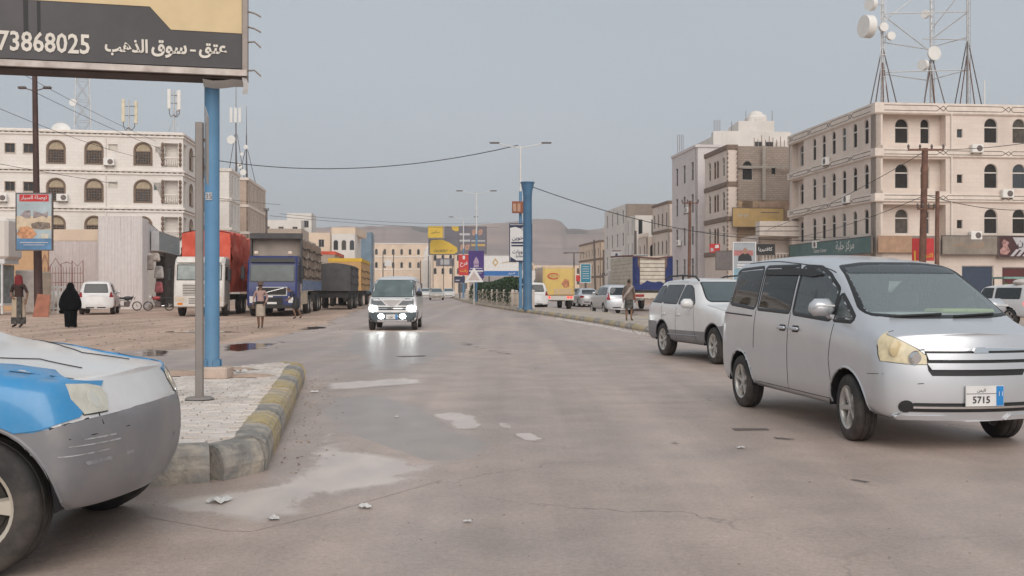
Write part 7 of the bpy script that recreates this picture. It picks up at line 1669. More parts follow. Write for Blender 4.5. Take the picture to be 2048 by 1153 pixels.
# corrugated shed: each sheet is its own piece
M_corr = mat('corrugated_white', (.70, .65, .63), .5, .1, var=.06, dirt=(.45, .38, .34), dscale=.7, damt=.35, streak=True)
k0, k1, kD = xat(196, 70), xat(285, 70), 70.0; kz = zat(433, 70)
sh = empty('corrugated_shed', ((k0+k1)/2, kD, 0), 0, 'white corrugated metal shed with a grey sign box over its open shop front', 'shed')
def corr(t, name, P0, P1, z0, z1, n, m, pitch=.22, amp=.025):
    """corrugated sheets side by side from P0 to P1"""
    P0, P1 = Vector((*P0, 0)), Vector((*P1, 0)); d = P1-P0; L_ = d.length; d.normalize(); nn = Vector((d.y, -d.x, 0))
    for k in range(n):
        mb = MB(); a, b = L_*k/n, L_*(k+1)/n-.012; m_ = max(6, int((b-a)/pitch*4)); off = .006*(k % 2); g_ = []
        for i in range(m_+1):
            x = a+(b-a)*i/m_; q = P0+d*x+nn*(amp*(1 if math.sin(2*math.pi*x/pitch) > 0 else -1)*.8+off); g_.append([(q.x, q.y, z0), (q.x, q.y, z1)])
        mb.grid(g_); mb.build(name, m, t)
hw = (k1-k0)/2
corr(sh, 'wall_sheet', (-hw, 0), (hw, 0), 0, kz, 4, M_corr)
sl = Vector((xat(345, 84)-k1, 84-kD, 0)); corr(sh, 'side_sheet', (hw, 0), (hw+sl.x*.16, sl.y*.16), 0, kz-.1, 1, M_corr)
mb = MB(); P_ = [Vector((hw, 0, 0))+sl*f for f in (.16, 1.0)]; mb.add([(*P_[0][:2], 3.9), (*P_[1][:2], 3.9), (*P_[1][:2], kz-1.2), (*P_[0][:2], kz-.3)], [(0, 1, 2, 3)]); mb.build('upper_side', M_corr, sh)
mb = MB(); mb.add([(-hw, 0, kz), (hw, 0, kz), (hw+sl.x, sl.y, kz-1.2), (-hw+sl.x, sl.y, kz-1.2)], [(0, 1, 2, 3)]); mb.build('roof', M_corr, sh)
mb = MB(); q = Vector((hw, 0, 0))+sl*.95; mb.bb((q.x-1.2, q.y-.1, 0), (q.x+.1, q.y, 4.2)); mb.bb((hw-.9, sl.y*.5, 0), (hw-.8, sl.y, 4)); mb.build('shop_interior', mat('shop_dark', (.06, .045, .04), .9, var=.4), sh)
us = sl.normalized(); ns_ = Vector((-us.y, us.x, 0)); o_ = Vector(((k0+k1)/2, kD, 0))
sg_ = sign_board('shop_sign', 'grey-green sign box projecting over the shed shop front', (o_+Vector((hw, 0, 0))+sl*.22)[:2], us[:2], ns_[:2], sl.length*.75, 4.15, 5.45, mat('sign_greygreen', (.27, .30, .30), .6, var=.1), .35, [('محلات', .55, .55, 2.2, M_spale)], M_spale, 'sign', .5)
corr(sh, 'back_sheet', (-hw-5.0, .6), (-hw-.02, .6), 0, zat(482, 70), 3, mat('corrugated_pinkish', (.64, .57, .55), .55, .1, var=.06, dirt=(.4, .32, .28), dscale=.8, damt=.4, streak=True), .25)
mb = MB(); mb.bb((-hw-5.2, .7, zat(482, 70)+.03), (-hw-.05, 1.2, zat(458, 70))); mb.build('cream_fascia', M_plasterc, sh)
tw_ = empty('orange_wall', (xat(52, 66), 66, 0), 0, 'plain orange-tan wall panel behind the utility pole', 'wall'); mb = MB(); mb.bb((-1.6, 0, 0), (1.4, .2, zat(462, 66))); mb.build('panel', mat('tan_panel', (.58, .36, .20), .8, var=.08, dirt=(.4, .25, .15), damt=.3), tw_)
mb = MB(); mb.bb((-1.7, -.05, zat(462, 66)), (1.5, .25, zat(462, 66)+.12)); mb.build('coping', M_band, tw_)
# hanging goods by the shop front
rr = random.Random(5)
for i, (px, py, D, w, h, c, nm, lb) in enumerate(((300, 525, 72, .5, 1.1, (.35, .30, .27), 'hanging_rug', 'rolled grey rug hanging by the shed shop front'), (312, 515, 73, .6, .6, (.55, .48, .42), 'hanging_mat', 'round pale mat hanging at the shed shop front'),
    (318, 545, 74, .7, .9, (.50, .47, .44), 'sack_pile', 'pale stacked sacks at the shed shop front'), (318, 575, 74, .6, .8, (.40, .12, .13), 'cloth_bundle', 'red cloth bundle on the shed shop step'))):
    mb = MB(); p = at(px, py, D); mb.cbox((0, 0, 0), (w, .3, h), .1, (.8, .8)); tag(mb.build(nm, mat('goods_%d' % i, c, .9, var=.3, scale=4), loc=(p.x, p.y, p.z)), lb, 'goods')
# iron frames and furniture for sale in front
fr_ = empty('iron_gate_frames', (xat(125, 66), 66, 0), 0, 'reddish welded iron gate frames stacked against the corrugated wall', 'metal frames')
M_redi = mat('iron_red_oxide', (.30, .14, .12), .7, .2, var=.3)
for k in range(4):
    x = -1.1+k*.7; mb = MB()
    mb.tube([(x-.35, -.2*k*.3, .2), (x-.35, -.1, 2.6+.2*k), (x, -.1, 3.6-.25*k), (x+.35, -.1, 2.6+.2*k), (x+.35, 0, .2)], .03, 5)
    for j in range(4): mb.cyl((x-.35, -.1, .6+j*.6), (x+.35, -.1, .6+j*.6), .02, .02, 5)
    for j in range(3): mb.cyl((x-.2+j*.2, -.1, .2), (x-.2+j*.2, -.1, 2.8), .016, .016, 5)
    mb.build('gate_leaf', M_redi, fr_)
def prop(name, px, py, mbf, m, label, cat, rz=0.0, group=None):
    p = gp(px, py); mb = MB(); mbf(mb); o = mb.build(name, m, loc=(p.x, p.y, 0), rot=(0, 0, rz)); return tag(o, label, cat, group)
prop('fridge', 58, 628, lambda b: (b.cbox((0, 0, 1.25), (1.25, .7, 2.4), .06)), mat('old_white', (.62, .56, .52), .5, var=.15, dirt=(.4, .3, .24), damt=.4), 'old white cabinet standing behind the man in the headscarf', 'cabinet')
prop('wardrobe_panel', 88, 629, lambda b: (b.cbox((0, 0, 1.2), (.75, .25, 2.3), .08)), mat('beige_door', (.46, .37, .29), .6, var=.15), 'beige door panel leaning behind the utility pole', 'panel', .2)
prop('leaning_board', 86, 634, lambda b: b.hull([(-.4, -.3, 0), (.4, -.3, 0), (-.35, .15, 1.15), (.3, .15, 1.1), (-.4, -.25, 0), (.4, -.25, 0), (-.35, .2, 1.15), (.3, .2, 1.1)]), mat('board_terracotta', (.32, .12, .07), .7, var=.2), 'terracotta board leaning at the foot of the utility pole', 'board')
prop('white_railing', 108, 628, lambda b: ([b.box((-.5+i*.25, -.1+.02*i, .75), (.09, .06, 1.5)) for i in range(5)], b.box((0, 0, 1.5), (1.4, .08, .1)), b.box((0, -.05, .3), (1.3, .06, .08))), M_pwhite, 'white slatted railing leaning beside the woman in black', 'railing')
prop('sack_heap', 115, 622, lambda b: (b.ell((0, 0, .8), (.8, .5, .5)), b.ell((.7, .2, .5), (.6, .45, .5)), b.ell((-.5, .1, .4), (.6, .5, .45))), mat('sack_grey', (.42, .38, .35), .95, var=.2, bump=.6, bscale=6), 'heap of grey sacks behind the woman in black', 'sacks')
kv = empty('roadside_cabin', (xat(5, 56), 56, 0), 0, 'white roadside display cabin with glass sides at the left edge', 'cabin')
mb = MB(); mb.cbox((-.6, 0, 4.1), (2.6, 1.8, 2.2), .15); mb.build('upper_box', M_plasterw, kv)
mb = MB(); mb.bb((-1.7, -.8, .5), (.4, .8, .62)); mb.bb((-1.7, -.8, 2.75), (.5, .8, 3.0)); mb.build('shelf', M_pwhite, kv)
for x in (-1.6, -.6, .35): mb = MB(); mb.bb((x-.04, -.78, .05), (x+.04, -.7, 2.75)); mb.build('mullion', M_pwhite, kv)
mb = MB(); mb.bb((-1.6, -.6, .62), (.3, .7, 2.7)); mb.build('glass_case', mat('case_glass', (.20, .23, .23), .15, var=.3), kv)
mb = MB(); mb.tube([(-1.2+.35*math.cos(t)+.9, -.9, .35+.33*math.sin(t)) for t in np.linspace(0, 6.28, 17)[:-1]], .035, 5, True); mb.build('cart_wheel', M_black, kv)
# two motorbikes
def motorbike(px, py, rz, label, m):
    p = gp(px, py); t = empty('motorbike', (p.x, p.y, 0), rz, label, 'motorbike', 'motorbikes parked by the shed')
    for x in (-.62, .66):
        w = empty('wheel', (x, 0, .30), 0, parent=t); mb = MB(); mb.lathe([(.24, -.045), (.29, -.05), (.30, 0), (.29, .05), (.24, .045)], 24, axis='y'); mb.build('tyre', M_tyre, w, smooth=True)
        mb = MB(); mb.lathe([(.25, -.02), (.23, 0), (.25, .02)], 24, axis='y')
        for k in range(10): a = k*math.pi/5; mb.cyl((0, 0, 0), (.24*math.cos(a), 0, .24*math.sin(a)), .006, .006, 4)
        mb.cyl((0, -.06, 0), (0, .06, 0), .04, .04, 8); mb.build('rim', M_chrome, w)
    mb = MB(); mb.ell((.12, 0, .80), (.30, .14, .13), 12, 8); mb.build('fuel_tank', m, t, smooth=True)
    mb = MB(); mb.cbox((-.38, 0, .80), (.70, .24, .12), .04); mb.build('seat', M_black, t)
    mb = MB(); mb.cbox((.05, 0, .42), (.36, .24, .34), .05); mb.cyl((.05, 0, .5), (.18, 0, .66), .08, .08, 8); mb.build('engine', M_steeld, t)
    mb = MB(); mb.tube([(.42, 0, .92), (.1, 0, .66), (-.3, 0, .68), (-.62, 0, .30)], .025, 6); mb.tube([(.42, 0, .9), (.15, 0, .28), (-.2, 0, .26), (-.62, 0, .3)], .022, 6); mb.build('frame', M_black, t)
    mb = MB()
    for s in (-1, 1): mb.cyl((.66, s*.07, .30), (.42, s*.07, .98), .022, .022, 6)
    mb.tube([(.36, -.34, 1.05), (.42, -.15, 1.03), (.42, .15, 1.03), (.36, .34, 1.05)], .016, 6); mb.build('fork', M_chrome, t)
    mb = MB(); mb.ell((.52, 0, .88), (.08, .09, .09)); mb.build('head_lamp', M_lampw, t); mb = MB(); mb.tube([(-.1, -.16, .3), (-.5, -.17, .32), (-.8, -.17, .40)], .035, 7); mb.build('exhaust', M_chrome, t)
    return t
motorbike(252, 622, R(20), 'motorbike parked in front of the corrugated shed wall', mat('bike_black', (.03, .03, .035), .3))
motorbike(318, 622, R(195), 'red motorbike parked under the shop sign, beside the white truck', mat('bike_red', (.35, .04, .04), .3))

# ================================================================ right side poles and signs
def pole(name, px, D, topy, r, m, label, lean=0.0, arms=(), ins=True):
    h = zat(topy, D); t = empty(name, (xat(px, D), D, 0), 0, label, 'pole'); mb = MB(); mb.cyl((-lean, 0, 0), (0, 0, h), r, r*.8, 10); mb.build('shaft', m, t, smooth=True)
    for z, w in arms:
        mb = MB(); mb.box((0, -.12, h+z), (w, .1, .1)); mb.build('crossarm', m, t)
        for i in range(4):
            x = -w/2+w*i/3; mb = MB(); mb.lathe([(.03, 0), (.07, .04), (.05, .1), (.08, .14), (.04, .22), (.02, .26)], 8); mb.build('insulator', M_steeld, t, loc=(x, -.12, h+z+.05), smooth=True)
    return t
pole('utility_pole', 1850, 56, 297, .2, M_rust, 'rusty power pole with crossarms in front of the cream building', .2, ((-.1, 1.9), (-3.3, .9)))
pole('utility_pole', 1875, 55, 383, .13, M_rust, 'shorter rusty pole just right of the crossarm pole', .05, ())
pole('utility_pole', 1380, 84, 402, .14, M_rust, 'thin dark pole with a crossarm before the pale block', .1, ((-.2, 1.3),))
pole('utility_pole', 1271, 118, 462, .16, M_steeld, 'dark pole before the narrow white building', 0, ())
pole('utility_pole', 1207, 120, 500, .13, M_steeld, 'right one of two far dark poles by the peach building', 0, ((-3, .8),))
pole('utility_pole', 1188, 130, 480, .14, M_steeld, 'left one of two far dark poles by the peach building', -.2, ())
pole('utility_pole', 533, 118, 420, .14, M_steeld, 'dark pole at the corner of the pinkish stone building', 0, ((-.1, .5),))
t = pole('lamp_mast', 1148, 120, 505, .1, M_steeld, 'short dark double headed lamp above the yellow truck', 0, ()); mb = MB(); mb.bb((-1.2, -.08, zat(507, 120)), (1.2, .08, zat(507, 120)+.12)); mb.bb((-1.3, -.12, zat(507, 120)-.05), (-.8, .12, zat(507, 120)+.02)); mb.bb((.8, -.12, zat(507, 120)-.05), (1.3, .12, zat(507, 120)+.02)); mb.build('lamp_bar', M_steeld, t)
for px, D in ((857, 210), (841, 225), (905, 215), (787, 240), (766, 235)): pole('utility_pole', px, D, {857: 512, 841: 522, 905: 520, 787: 500, 766: 503}[px], .13, M_steeld, {857: 'dark pole before the arcade, right of the oncoming van', 841: 'second dark pole before the arcade, nearest the van roof', 905: 'dark pole before the orange arches under the billboard', 787: 'dark pole directly above the van roof', 766: 'dark pole above the left corner of the van roof'}[px])
banner('hanging_sign', 'red sign with yellow Arabic writing between the two rusty poles', 1824, 1868, 477, 522, 57, M_sred, None, [(RC(.42, .62, .62, .95), M_spale)], [('التوت', .62, .22, .75, M_syellow), ('ا', .12, .2, .1, M_syellow)], 'sign')
t = banner('portrait_board', 'white framed poster of a seated man in dark clothes behind the white SUV', 1467, 1510, 486, 562, 60, mat('poster_grey', (.34, .36, .38), .6, var=.1), M_swhite,
       [(RC(0, 0, 1, .32), mat('print_teal_pale', (.22, .35, .42), .6, var=.15)), (RC(.0, .66, .9, .8), mat('print_flagred', (.40, .16, .15), .6, var=.3, scale=5)), ([(.2, .52), (.85, .52), (.82, .64), (.66, .72), (.4, .72), (.22, .64)], M_sblack), ([(.53+.1*math.cos(a), .78+.085*math.sin(a)) for a in np.linspace(0, 6.28, 15)[:-1]], M_skin_p), (RC(.15, .40, .75, .43), M_swhite), (RC(.15, .34, .75, .365), M_swhite), (RC(.2, .47, .9, .51), M_spale)], [], 'poster', .1)
mb = MB(); mb.cyl((0, .15, -zat(562, 60)), (0, .15, .2), .1, .1, 8); mb.build('post', M_pwhite, t)
banner('shop_sign', 'black shop sign with white Arabic writing right of the poster', 1512, 1549, 489, 510, 82, M_sblack, M_steeld, [], [('كافتيريا', .5, .5, 1.1, M_swhite)])
banner('shop_sign', 'grey shop sign left of the poster, with faint lettering', 1432, 1466, 503, 540, 86, mat('sign_midgrey', (.17, .15, .145), .6, var=.15), M_steeld, [], [('HOTEL', .5, .7, 1.0, M_sgrey)])
banner('shop_sign', 'red scalloped shop sign on the brown banded building', 1419, 1440, 488, 506, 92, M_sred, None, [([(.1, .1), (.4, .2), (.35, .5), (.12, .55)], M_spale), ([(.5, .5), (.9, .55), (.85, .9), (.55, .85)], M_swhite)], [])
banner('street_sign', 'turquoise sign board with white lines beyond the yellow truck', 1162, 1181, 529, 565, 88, M_steal, M_swhite, [(RC(.15, .2+.13*k, .85, .24+.13*k), M_spale) for k in range(6)], [], 'sign', posts=1)
banner('shop_sign', 'small pale sign with a dark emblem on the white building', 1222, 1244, 500, 517, 126, M_spale, None, [(RC(.05, .8, .95, .95), M_brownb), ([(.5+.12*math.cos(a), .4+.2*math.sin(a)) for a in np.linspace(0, 6.28, 11)[:-1]], M_navy)], [])
banner('shop_sign', 'dark green sign with a white frame above the curtain truck', 1270, 1296, 511, 524, 100, mat('sign_dkgreen', (.06, .10, .10), .6), M_swhite, [(RC(.4, .2, .65, .8), M_spale)], [])
banner('shop_sign', 'red sign glimpsed between the yellow truck and the turquoise board', 1152, 1160, 551, 563, 110, M_sred, None, [], [])
banner('shop_front_board', 'white and teal shop front board behind the hedge, left of the yellow truck', 1040, 1084, 542, 572, 150, M_plasterw, None, [(RC(.7, .1, .98, .95), M_steal), (RC(.1, .1, .2, .8), M_spale), (RC(.3, .1, .4, .8), M_spale)], [], 'sign')
banner('lit_sign', 'small bright white sign left of the far avenue', 769, 783, 520, 533, 190, M_swhite, None, [], [], 'sign')
# red and dark stall at the right edge
t = empty('market_stall', (xat(2028, 62), 62, 0), 0, 'green topped fruit stall behind the white off-roader', 'stall')
mb = MB(); mb.bb((-.9, -.6, 2.0), (2.2, .9, 2.12)); mb.build('canopy', mat('canopy_green', (.20, .34, .30), .7, var=.3), t)
for x in (-.85, 2.1):
    for y in (-.5, .8): mb = MB(); mb.cyl((x, y, 0), (x, y, 2.0), .04, .04, 6); mb.build('leg', M_steeld, t)
mb = MB(); mb.bb((-.8, -.5, 1.4), (2.1, .7, 1.45)); mb.bb((-.8, -.5, .7), (2.1, .7, .75)); mb.build('shelf', M_pwhite, t)
for i in range(6): mb = MB(); mb.ell((0, 0, 0), (.2, .18, .15)); mb.build('melon', mat('melon_green', (.10, .20, .06), .5, var=.3), t, loc=(-.6+i*.45, -.25, 1.6))

# ================================================================ wires
def wire(name, pts, label, r=.02, sag=0.0, n=18):
    A_, B_ = pts; P = [];
    for i in range(n+1):
        t_ = i/n; p = A_.lerp(B_, t_); p.z -= sag*4*t_*(1-t_); P.append(p)
    mb = MB(); o_ = P[0].copy(); mb.tube([p-o_ for p in P], r, 5); o = mb.build(name, mat('cable_black', (.05, .05, .052), .7), loc=o_); return tag(o, label, 'cable', 'overhead cables')
wire('cable', (at(380, 312, 70), at(1036, 291, 63.5)), 'sagging cable from the left buildings to the tall street lamp', .028, 1.15)
wire('cable', (at(1058, 372, 60.5), at(1640, 480, 78)), 'cable running down right from the blue column to the cream building', .026, 1.0)
wire('cable', (at(-20, 325, 70), at(560, 410, 118)), 'cable crossing the front of the white stone building', .02, .3)
wire('cable', (at(60, 180, 54.6), at(420, 330, 110)), 'cable from the utility pole lamps down to the left row', .015, .4)
wire('cable', (at(-30, 205, 52), at(300, 320, 84)), 'lower cable across the white stone building windows', .015, .3)
wire('cable', (at(30, 140, 50), at(330, 290, 90)), 'upper thin cable crossing the sky at the left', .013, .2)
wire('cable', (at(1850, 300, 56), at(2080, 282, 60)), 'cable from the crossarm pole to the right frame edge', .02, .15)
wire('cable', (at(1850, 390, 56), at(2080, 420, 60)), 'lower cable from the crossarm pole to the right edge', .02, .3)
wire('cable', (at(1850, 303, 56), at(1500, 470, 95)), 'cable from the crossarm pole back along the cream building', .018, .5)
wire('cable', (at(1848, 392, 56), at(1560, 480, 92)), 'lower cable along the cream building street front', .018, .4)
wire('cable', (at(1382, 462, 84), at(1700, 475, 76)), 'low cable in front of the brown banded building', .016, .15)
wire('cable', (at(540, 432, 118), at(1000, 455, 230)), 'thin cable over the truck row towards the billboards', .025, .6)
wire('cable', (at(560, 428, 118), at(980, 446, 230)), 'upper of the two thin cables over the truck row', .025, .6)

# ================================================================ litter
def scrap(px, py, s, label, col=(.62, .60, .57), z=0.0, seed=0):
    rr = random.Random(seed); p = gp(px, py, z); mb = MB(); n = 5
    mb.grid([[((i-2)*s/4+rr.uniform(-.02, .02)*s*3, (j-2)*s/5, z+.012+abs(noise.noise(Vector((i*1.7, j*1.3, seed))))*s*.35) for j in range(n)] for i in range(n)])
    o = mb.build('litter', mat('litter_%d' % (hash(col) % 97), col, .7, var=.15), loc=(p.x, p.y, 0), rot=(0, 0, rr.uniform(0, 3))); return tag(o, label, 'litter', 'litter on the road')
scrap(440, 1005, 0.154, 'crumpled white paper lying on the pale stain below the island', seed=1)
scrap(730, 1017, 0.088, 'flat white scrap on the road at lower centre left', seed=2)
scrap(935, 1046, 0.050, 'small white scrap in the lower middle of the road', seed=3)
scrap(1482, 898, 0.066, 'small pale scrap in front of the silver minivan', seed=4)
scrap(628, 786, 0.110, 'white wrapper lying at the foot of the island kerb', seed=5)
scrap(793, 836, 0.055, 'tiny white scrap on the grey damp patch', seed=6)
scrap(548, 1040, 0.077, 'pale scrap at the lower edge of the big stain', seed=8)
scrap(480, 745, 0.165, 'white plastic bag scrap beside the billboard pole foot', z=HI, seed=9)
scrap(1350, 888, 0.055, 'grey scrap on the road left of the silver minivan', (.3, .27, .25), seed=10)
# ================================================================ people
M_skin = mat('skin_brown', (.20, .105, .065), .6, var=.1)
M_hair = mat('hair_black', (.012, .010, .009), .7)
M_sandal = mat('sandal_dark', (.05, .03, .02), .7)
def person(loc, rz, label, J, top_m, bottom_m, sc=1.0, leg_m=None, sleeve='short', head_m=None):
    """one continuous skinned body; J overrides joint positions; faces -y"""
    B = {'pelvis': (0, 0, .95, .13, .10), 'spine': (0, .01, 1.12, .125, .095), 'chest': (0, 0, 1.30, .15, .10), 'neck': (0, 0, 1.46, .055, .055), 'jaw': (0, -.02, 1.535, .07, .08), 'head': (0, -.005, 1.62, .078, .095), 'crown': (0, .0, 1.69, .05, .06)}
    for s, n in ((-1, 'r'), (1, 'l')):
        B.update({'sh'+n: (s*.17, 0, 1.40, .06, .06), 'el'+n: (s*.24, .03, 1.13, .042, .042), 'wr'+n: (s*.25, -.06, .90, .028, .028), 'pa'+n: (s*.25, -.08, .83, .036, .02),
                  'hi'+n: (s*.09, 0, .90, .085, .085), 'kn'+n: (s*.10, -.01, .49, .058, .058), 'an'+n: (s*.10, .02, .09, .038, .038), 'to'+n: (s*.12, -.13, .03, .035, .025)})
    for k, v in J.items(): B[k] = tuple(v)+B[k][len(v):]
    E = [('pelvis', 'spine'), ('spine', 'chest'), ('chest', 'neck'), ('neck', 'jaw'), ('jaw', 'head'), ('head', 'crown')]
    for n in 'rl':
        E += [('chest', 'sh'+n), ('sh'+n, 'el'+n), ('el'+n, 'wr'+n), ('wr'+n, 'pa'+n), ('pelvis', 'hi'+n), ('hi'+n, 'kn'+n), ('kn'+n, 'an'+n), ('an'+n, 'to'+n)]
        w, p = Vector(B['wr'+n][:3]), Vector(B['pa'+n][:3]); d = (p-w).normalized(); sd_ = d.orthogonal().normalized(); s = -1 if n == 'r' else 1
        for k, (o, L_) in enumerate(((-.028, .062), (-.010, .075), (.009, .07), (.026, .055))):
            a = p+sd_*o+d*.02; m = a+d*L_*.55; e = m+d*L_*.4+Vector((-s*.012, -.012, 0))
            B['f%s%da' % (n, k)] = (*m, .0085, .0085); B['f%s%db' % (n, k)] = (*e, .007, .007); E += [('pa'+n, 'f%s%da' % (n, k)), ('f%s%da' % (n, k), 'f%s%db' % (n, k))]
        t = w+d*.02+sd_*.045+Vector((0, -.01, 0)); B['t%sa' % n] = (*t, .011, .011); B['t%sb' % n] = (*(t+d*.045+sd_*.012), .008, .008); E += [('wr'+n, 't%sa' % n), ('t%sa' % n, 't%sb' % n)]
    K = list(B); me = bpy.data.meshes.new('body'); me.from_pydata([B[k][:3] for k in K], [(K.index(a), K.index(b)) for a, b in E], [])
    o = bpy.data.objects.new('body', me); COL.objects.link(o); md = o.modifiers.new('skin', 'SKIN'); md.use_smooth_shade = True; sub = o.modifiers.new('sub', 'SUBSURF'); sub.levels = 1; sub.render_levels = 1
    for i, k in enumerate(K):
        sv = me.skin_vertices[0].data[i]; sv.radius = B[k][3:5]; sv.use_root = (k == 'pelvis')
    dg = bpy.context.evaluated_depsgraph_get(); em = bpy.data.meshes.new_from_object(o.evaluated_get(dg)); bpy.data.objects.remove(o)
    em.materials.clear()
    for m in (M_skin, top_m, bottom_m, M_hair, M_sandal): em.materials.append(m)
    for f in em.polygons:
        c = f.center; bd, bk = 9, None
        for a, b in E:
            A_, B_ = Vector(B[a][:3]), Vector(B[b][:3]); ab = B_-A_; t_ = max(0, min(1, (c-A_).dot(ab)/max(1e-6, ab.length_squared))); d = (A_+ab*t_-c).length-.5*(B[a][3]*(1-t_)+B[b][3]*t_)
            if d < bd: bd, bk, bt = d, (a, b), t_
        a, b = bk; mi = 0
        if a in ('pelvis', 'spine') or (a == 'chest' and (b.startswith('sh') or bt < .75)): mi = 1
        elif a.startswith('sh'): mi = 1
        elif a.startswith('el'): mi = 1 if sleeve == 'long' else 0
        elif a.startswith('hi'): mi = 2
        elif a.startswith('kn'): mi = 2 if leg_m == 'long' else 0
        elif a.startswith('an'): mi = 4
        elif a in ('jaw', 'head') and (c.z > B['head'][2]+.02 or c.y > B['head'][1]+.03): mi = 3
        if a == 'pelvis' and b.startswith('hi'): mi = 2
        f.material_index = mi
    t = empty('person', loc, rz, label, 'person'); t.scale = (sc, sc, sc); o = link('body', em, t)
    h = Vector(B['head'][:3]); mb = MB(); mb.hull([h+Vector(p) for p in ((-.012, -.075, -.01), (.012, -.075, -.01), (0, -.115, -.035), (0, -.085, .03), (-.018, -.08, -.04), (.018, -.08, -.04))]); mb.build('nose', M_skin, t)
    for s in (-1, 1): mb = MB(); mb.ell(h+Vector((s*.032, -.083, .012)), (.014, .008, .008), 8, 6); mb.build('eye', M_hair, t); mb = MB(); mb.ell(h+Vector((s*.085, .0, -.01)), (.012, .025, .035), 8, 6); mb.build('ear', M_skin, t)
    mb = MB(); mb.ell(h+Vector((0, -.085, -.07)), (.028, .008, .008), 8, 6); mb.build('mouth', mat('lip_brown', (.14, .05, .04), .6), t)
    return t, B
def loft(t, name, rings, m, n=22, fold=.0, seed=0):
    """garment: rings of (x, y, z, rx, ry) with soft folds"""
    mb = MB(); A_ = []
    rs = bspline([r for r in rings], len(rings)*4)
    for k, (x, y, z, rx, ry) in enumerate(rs):
        row = []
        for i in range(n+1):
            a = 2*math.pi*i/n; q = 1+fold*(k/len(rs))*math.sin(a*5+seed)+fold*.6*(k/len(rs))*math.sin(a*9+seed*2+z*4); row.append((x+rx*q*math.cos(a), y+ry*q*math.sin(a), z))
        A_.append(row)
    mb.grid(A_); return mb.build(name, m, t, smooth=True, ang=1.2)
M_brown = mat('tshirt_brown', (.045, .022, .018), .9, var=.2); M_redsc = mat('scarf_red', (.20, .022, .025), .9, var=.3, scale=14)
# man in red headscarf with a wrapped skirt
p = gp(37, 655); t, B = person((p.x, p.y, -.012), R(-15), 'man in red headscarf, brown t-shirt and patterned wrap skirt at left', {'elr': (-.26, .02, 1.14), 'wrr': (-.14, -.12, 1.0), 'par': (-.06, -.15, .97), 'ell': (.28, .03, 1.13), 'wrl': (.30, -.05, .90), 'pal': (.30, -.07, .83)}, M_brown, M_brown, 1.07)
M_futa = mat('futa_cream', (.48, .38, .28), .9, var=.12, scale=5); M_futad = mat('futa_dark', (.07, .065, .06), .9, var=.8, scale=9)
loft(t, 'skirt', [(0, -.01, 1.0, .165, .13), (0, -.01, .9, .19, .15), (0, 0, .6, .20, .16), (0, 0, .3, .205, .17), (0, 0, .14, .20, .165)], M_futa, 24, .06)
loft(t, 'skirt_hem', [(0, 0, .34, .215, .18), (0, 0, .26, .217, .182), (0, 0, .12, .212, .176)], M_futad, 24, .05)
mb = MB(); mb.grid([[(.06+.13*i/3, -.165-.02*math.sin(i)+.03*i, 1.0-.75*j/6) for i in range(4)] for j in range(7)]); mb.build('skirt_panel', M_futad, t, smooth=True)
loft(t, 'headscarf', [(0, -.005, 1.725, .03, .03), (0, 0, 1.71, .08, .095), (0, 0, 1.64, .105, .122), (0, .01, 1.54, .10, .115), (0, .02, 1.45, .12, .12), (0, .03, 1.38, .14, .11)], M_redsc, 20, .04)
t.scale = (1.3, 1.2, 1.13)
# woman in black
p = gp(141, 656); t, B = person((p.x, p.y, -.012), R(170), 'woman in a full black robe and veil walking on the dirt', {'elr': (-.3, .0, 1.12), 'wrr': (-.18, -.15, .98), 'ell': (.3, 0, 1.12), 'wrl': (.18, -.15, .98), 'par': (-.12, -.17, .96), 'pal': (.12, -.17, .96)}, M_hair, M_hair, .95, 'long', 'long')
M_abaya = mat('abaya_black', (.006, .006, .007), .95, var=.3, scale=5, spec=.1)
t.scale = (1.1, 1.0, .96)
loft(t, 'robe', [(0, 0, 1.74, .02, .02), (0, 0, 1.72, .08, .09), (0, 0, 1.62, .115, .125), (0, .01, 1.50, .14, .13), (0, .01, 1.40, .23, .16), (0, 0, 1.22, .33, .20), (0, 0, 1.0, .40, .23), (0, 0, .80, .40, .24), (0, 0, .70, .34, .22), (0, 0, .66, .24, .19)], M_abaya, 26, .05)
loft(t, 'underskirt', [(0, 0, .80, .24, .19), (0, 0, .5, .21, .18), (0, 0, .2, .19, .17), (0, -.02, .05, .20, .20)], M_abaya, 24, .08, 2)
mb = MB(); mb.cbox((.30, -.05, .62), (.3, .12, .16), .05); mb.build('bag', M_abaya, t)
# walking man with a hat
M_pinks = mat('shirt_pink', (.42, .27, .24), .9, var=.12); M_beigew = mat('futa_beige', (.42, .35, .28), .9, var=.2, scale=6)
p = gp(521, 657); t, B = person((p.x, p.y, -.012), R(8), 'thin man in a brimmed hat, pink shirt and short wrap walking towards camera', {'elr': (-.26, .06, 1.14), 'wrr': (-.27, .02, .90), 'par': (-.27, .01, .83), 'ell': (.25, .05, 1.14), 'wrl': (.20, -.10, .97), 'pal': (.16, -.14, .93), 'knr': (-.08, -.08, .50), 'anr': (-.06, .02, .10), 'tor': (-.07, -.12, .03), 'knl': (.08, -.02, .49), 'anl': (.05, .12, .12), 'tol': (.05, .02, .03)}, M_pinks, M_beigew, .96, None, 'long')
loft(t, 'wrap', [(0, 0, 1.02, .15, .12), (0, 0, .9, .17, .14), (0, -.01, .65, .175, .15), (0, -.01, .47, .17, .15)], M_beigew, 22, .06)
loft(t, 'belt', [(0, 0, 1.03, .165, .135), (0, 0, .98, .17, .14), (0, 0, .92, .17, .14)], M_black, 20)
mb = MB(); mb.lathe([(.22, -.02), (.20, .0), (.11, .01), (.105, .08), (.06, .11), (.001, .115)], 18, (0, -.005, 1.665)); mb.build('hat', mat('hat_brown', (.13, .085, .065), .9), t, smooth=True, ang=.6)
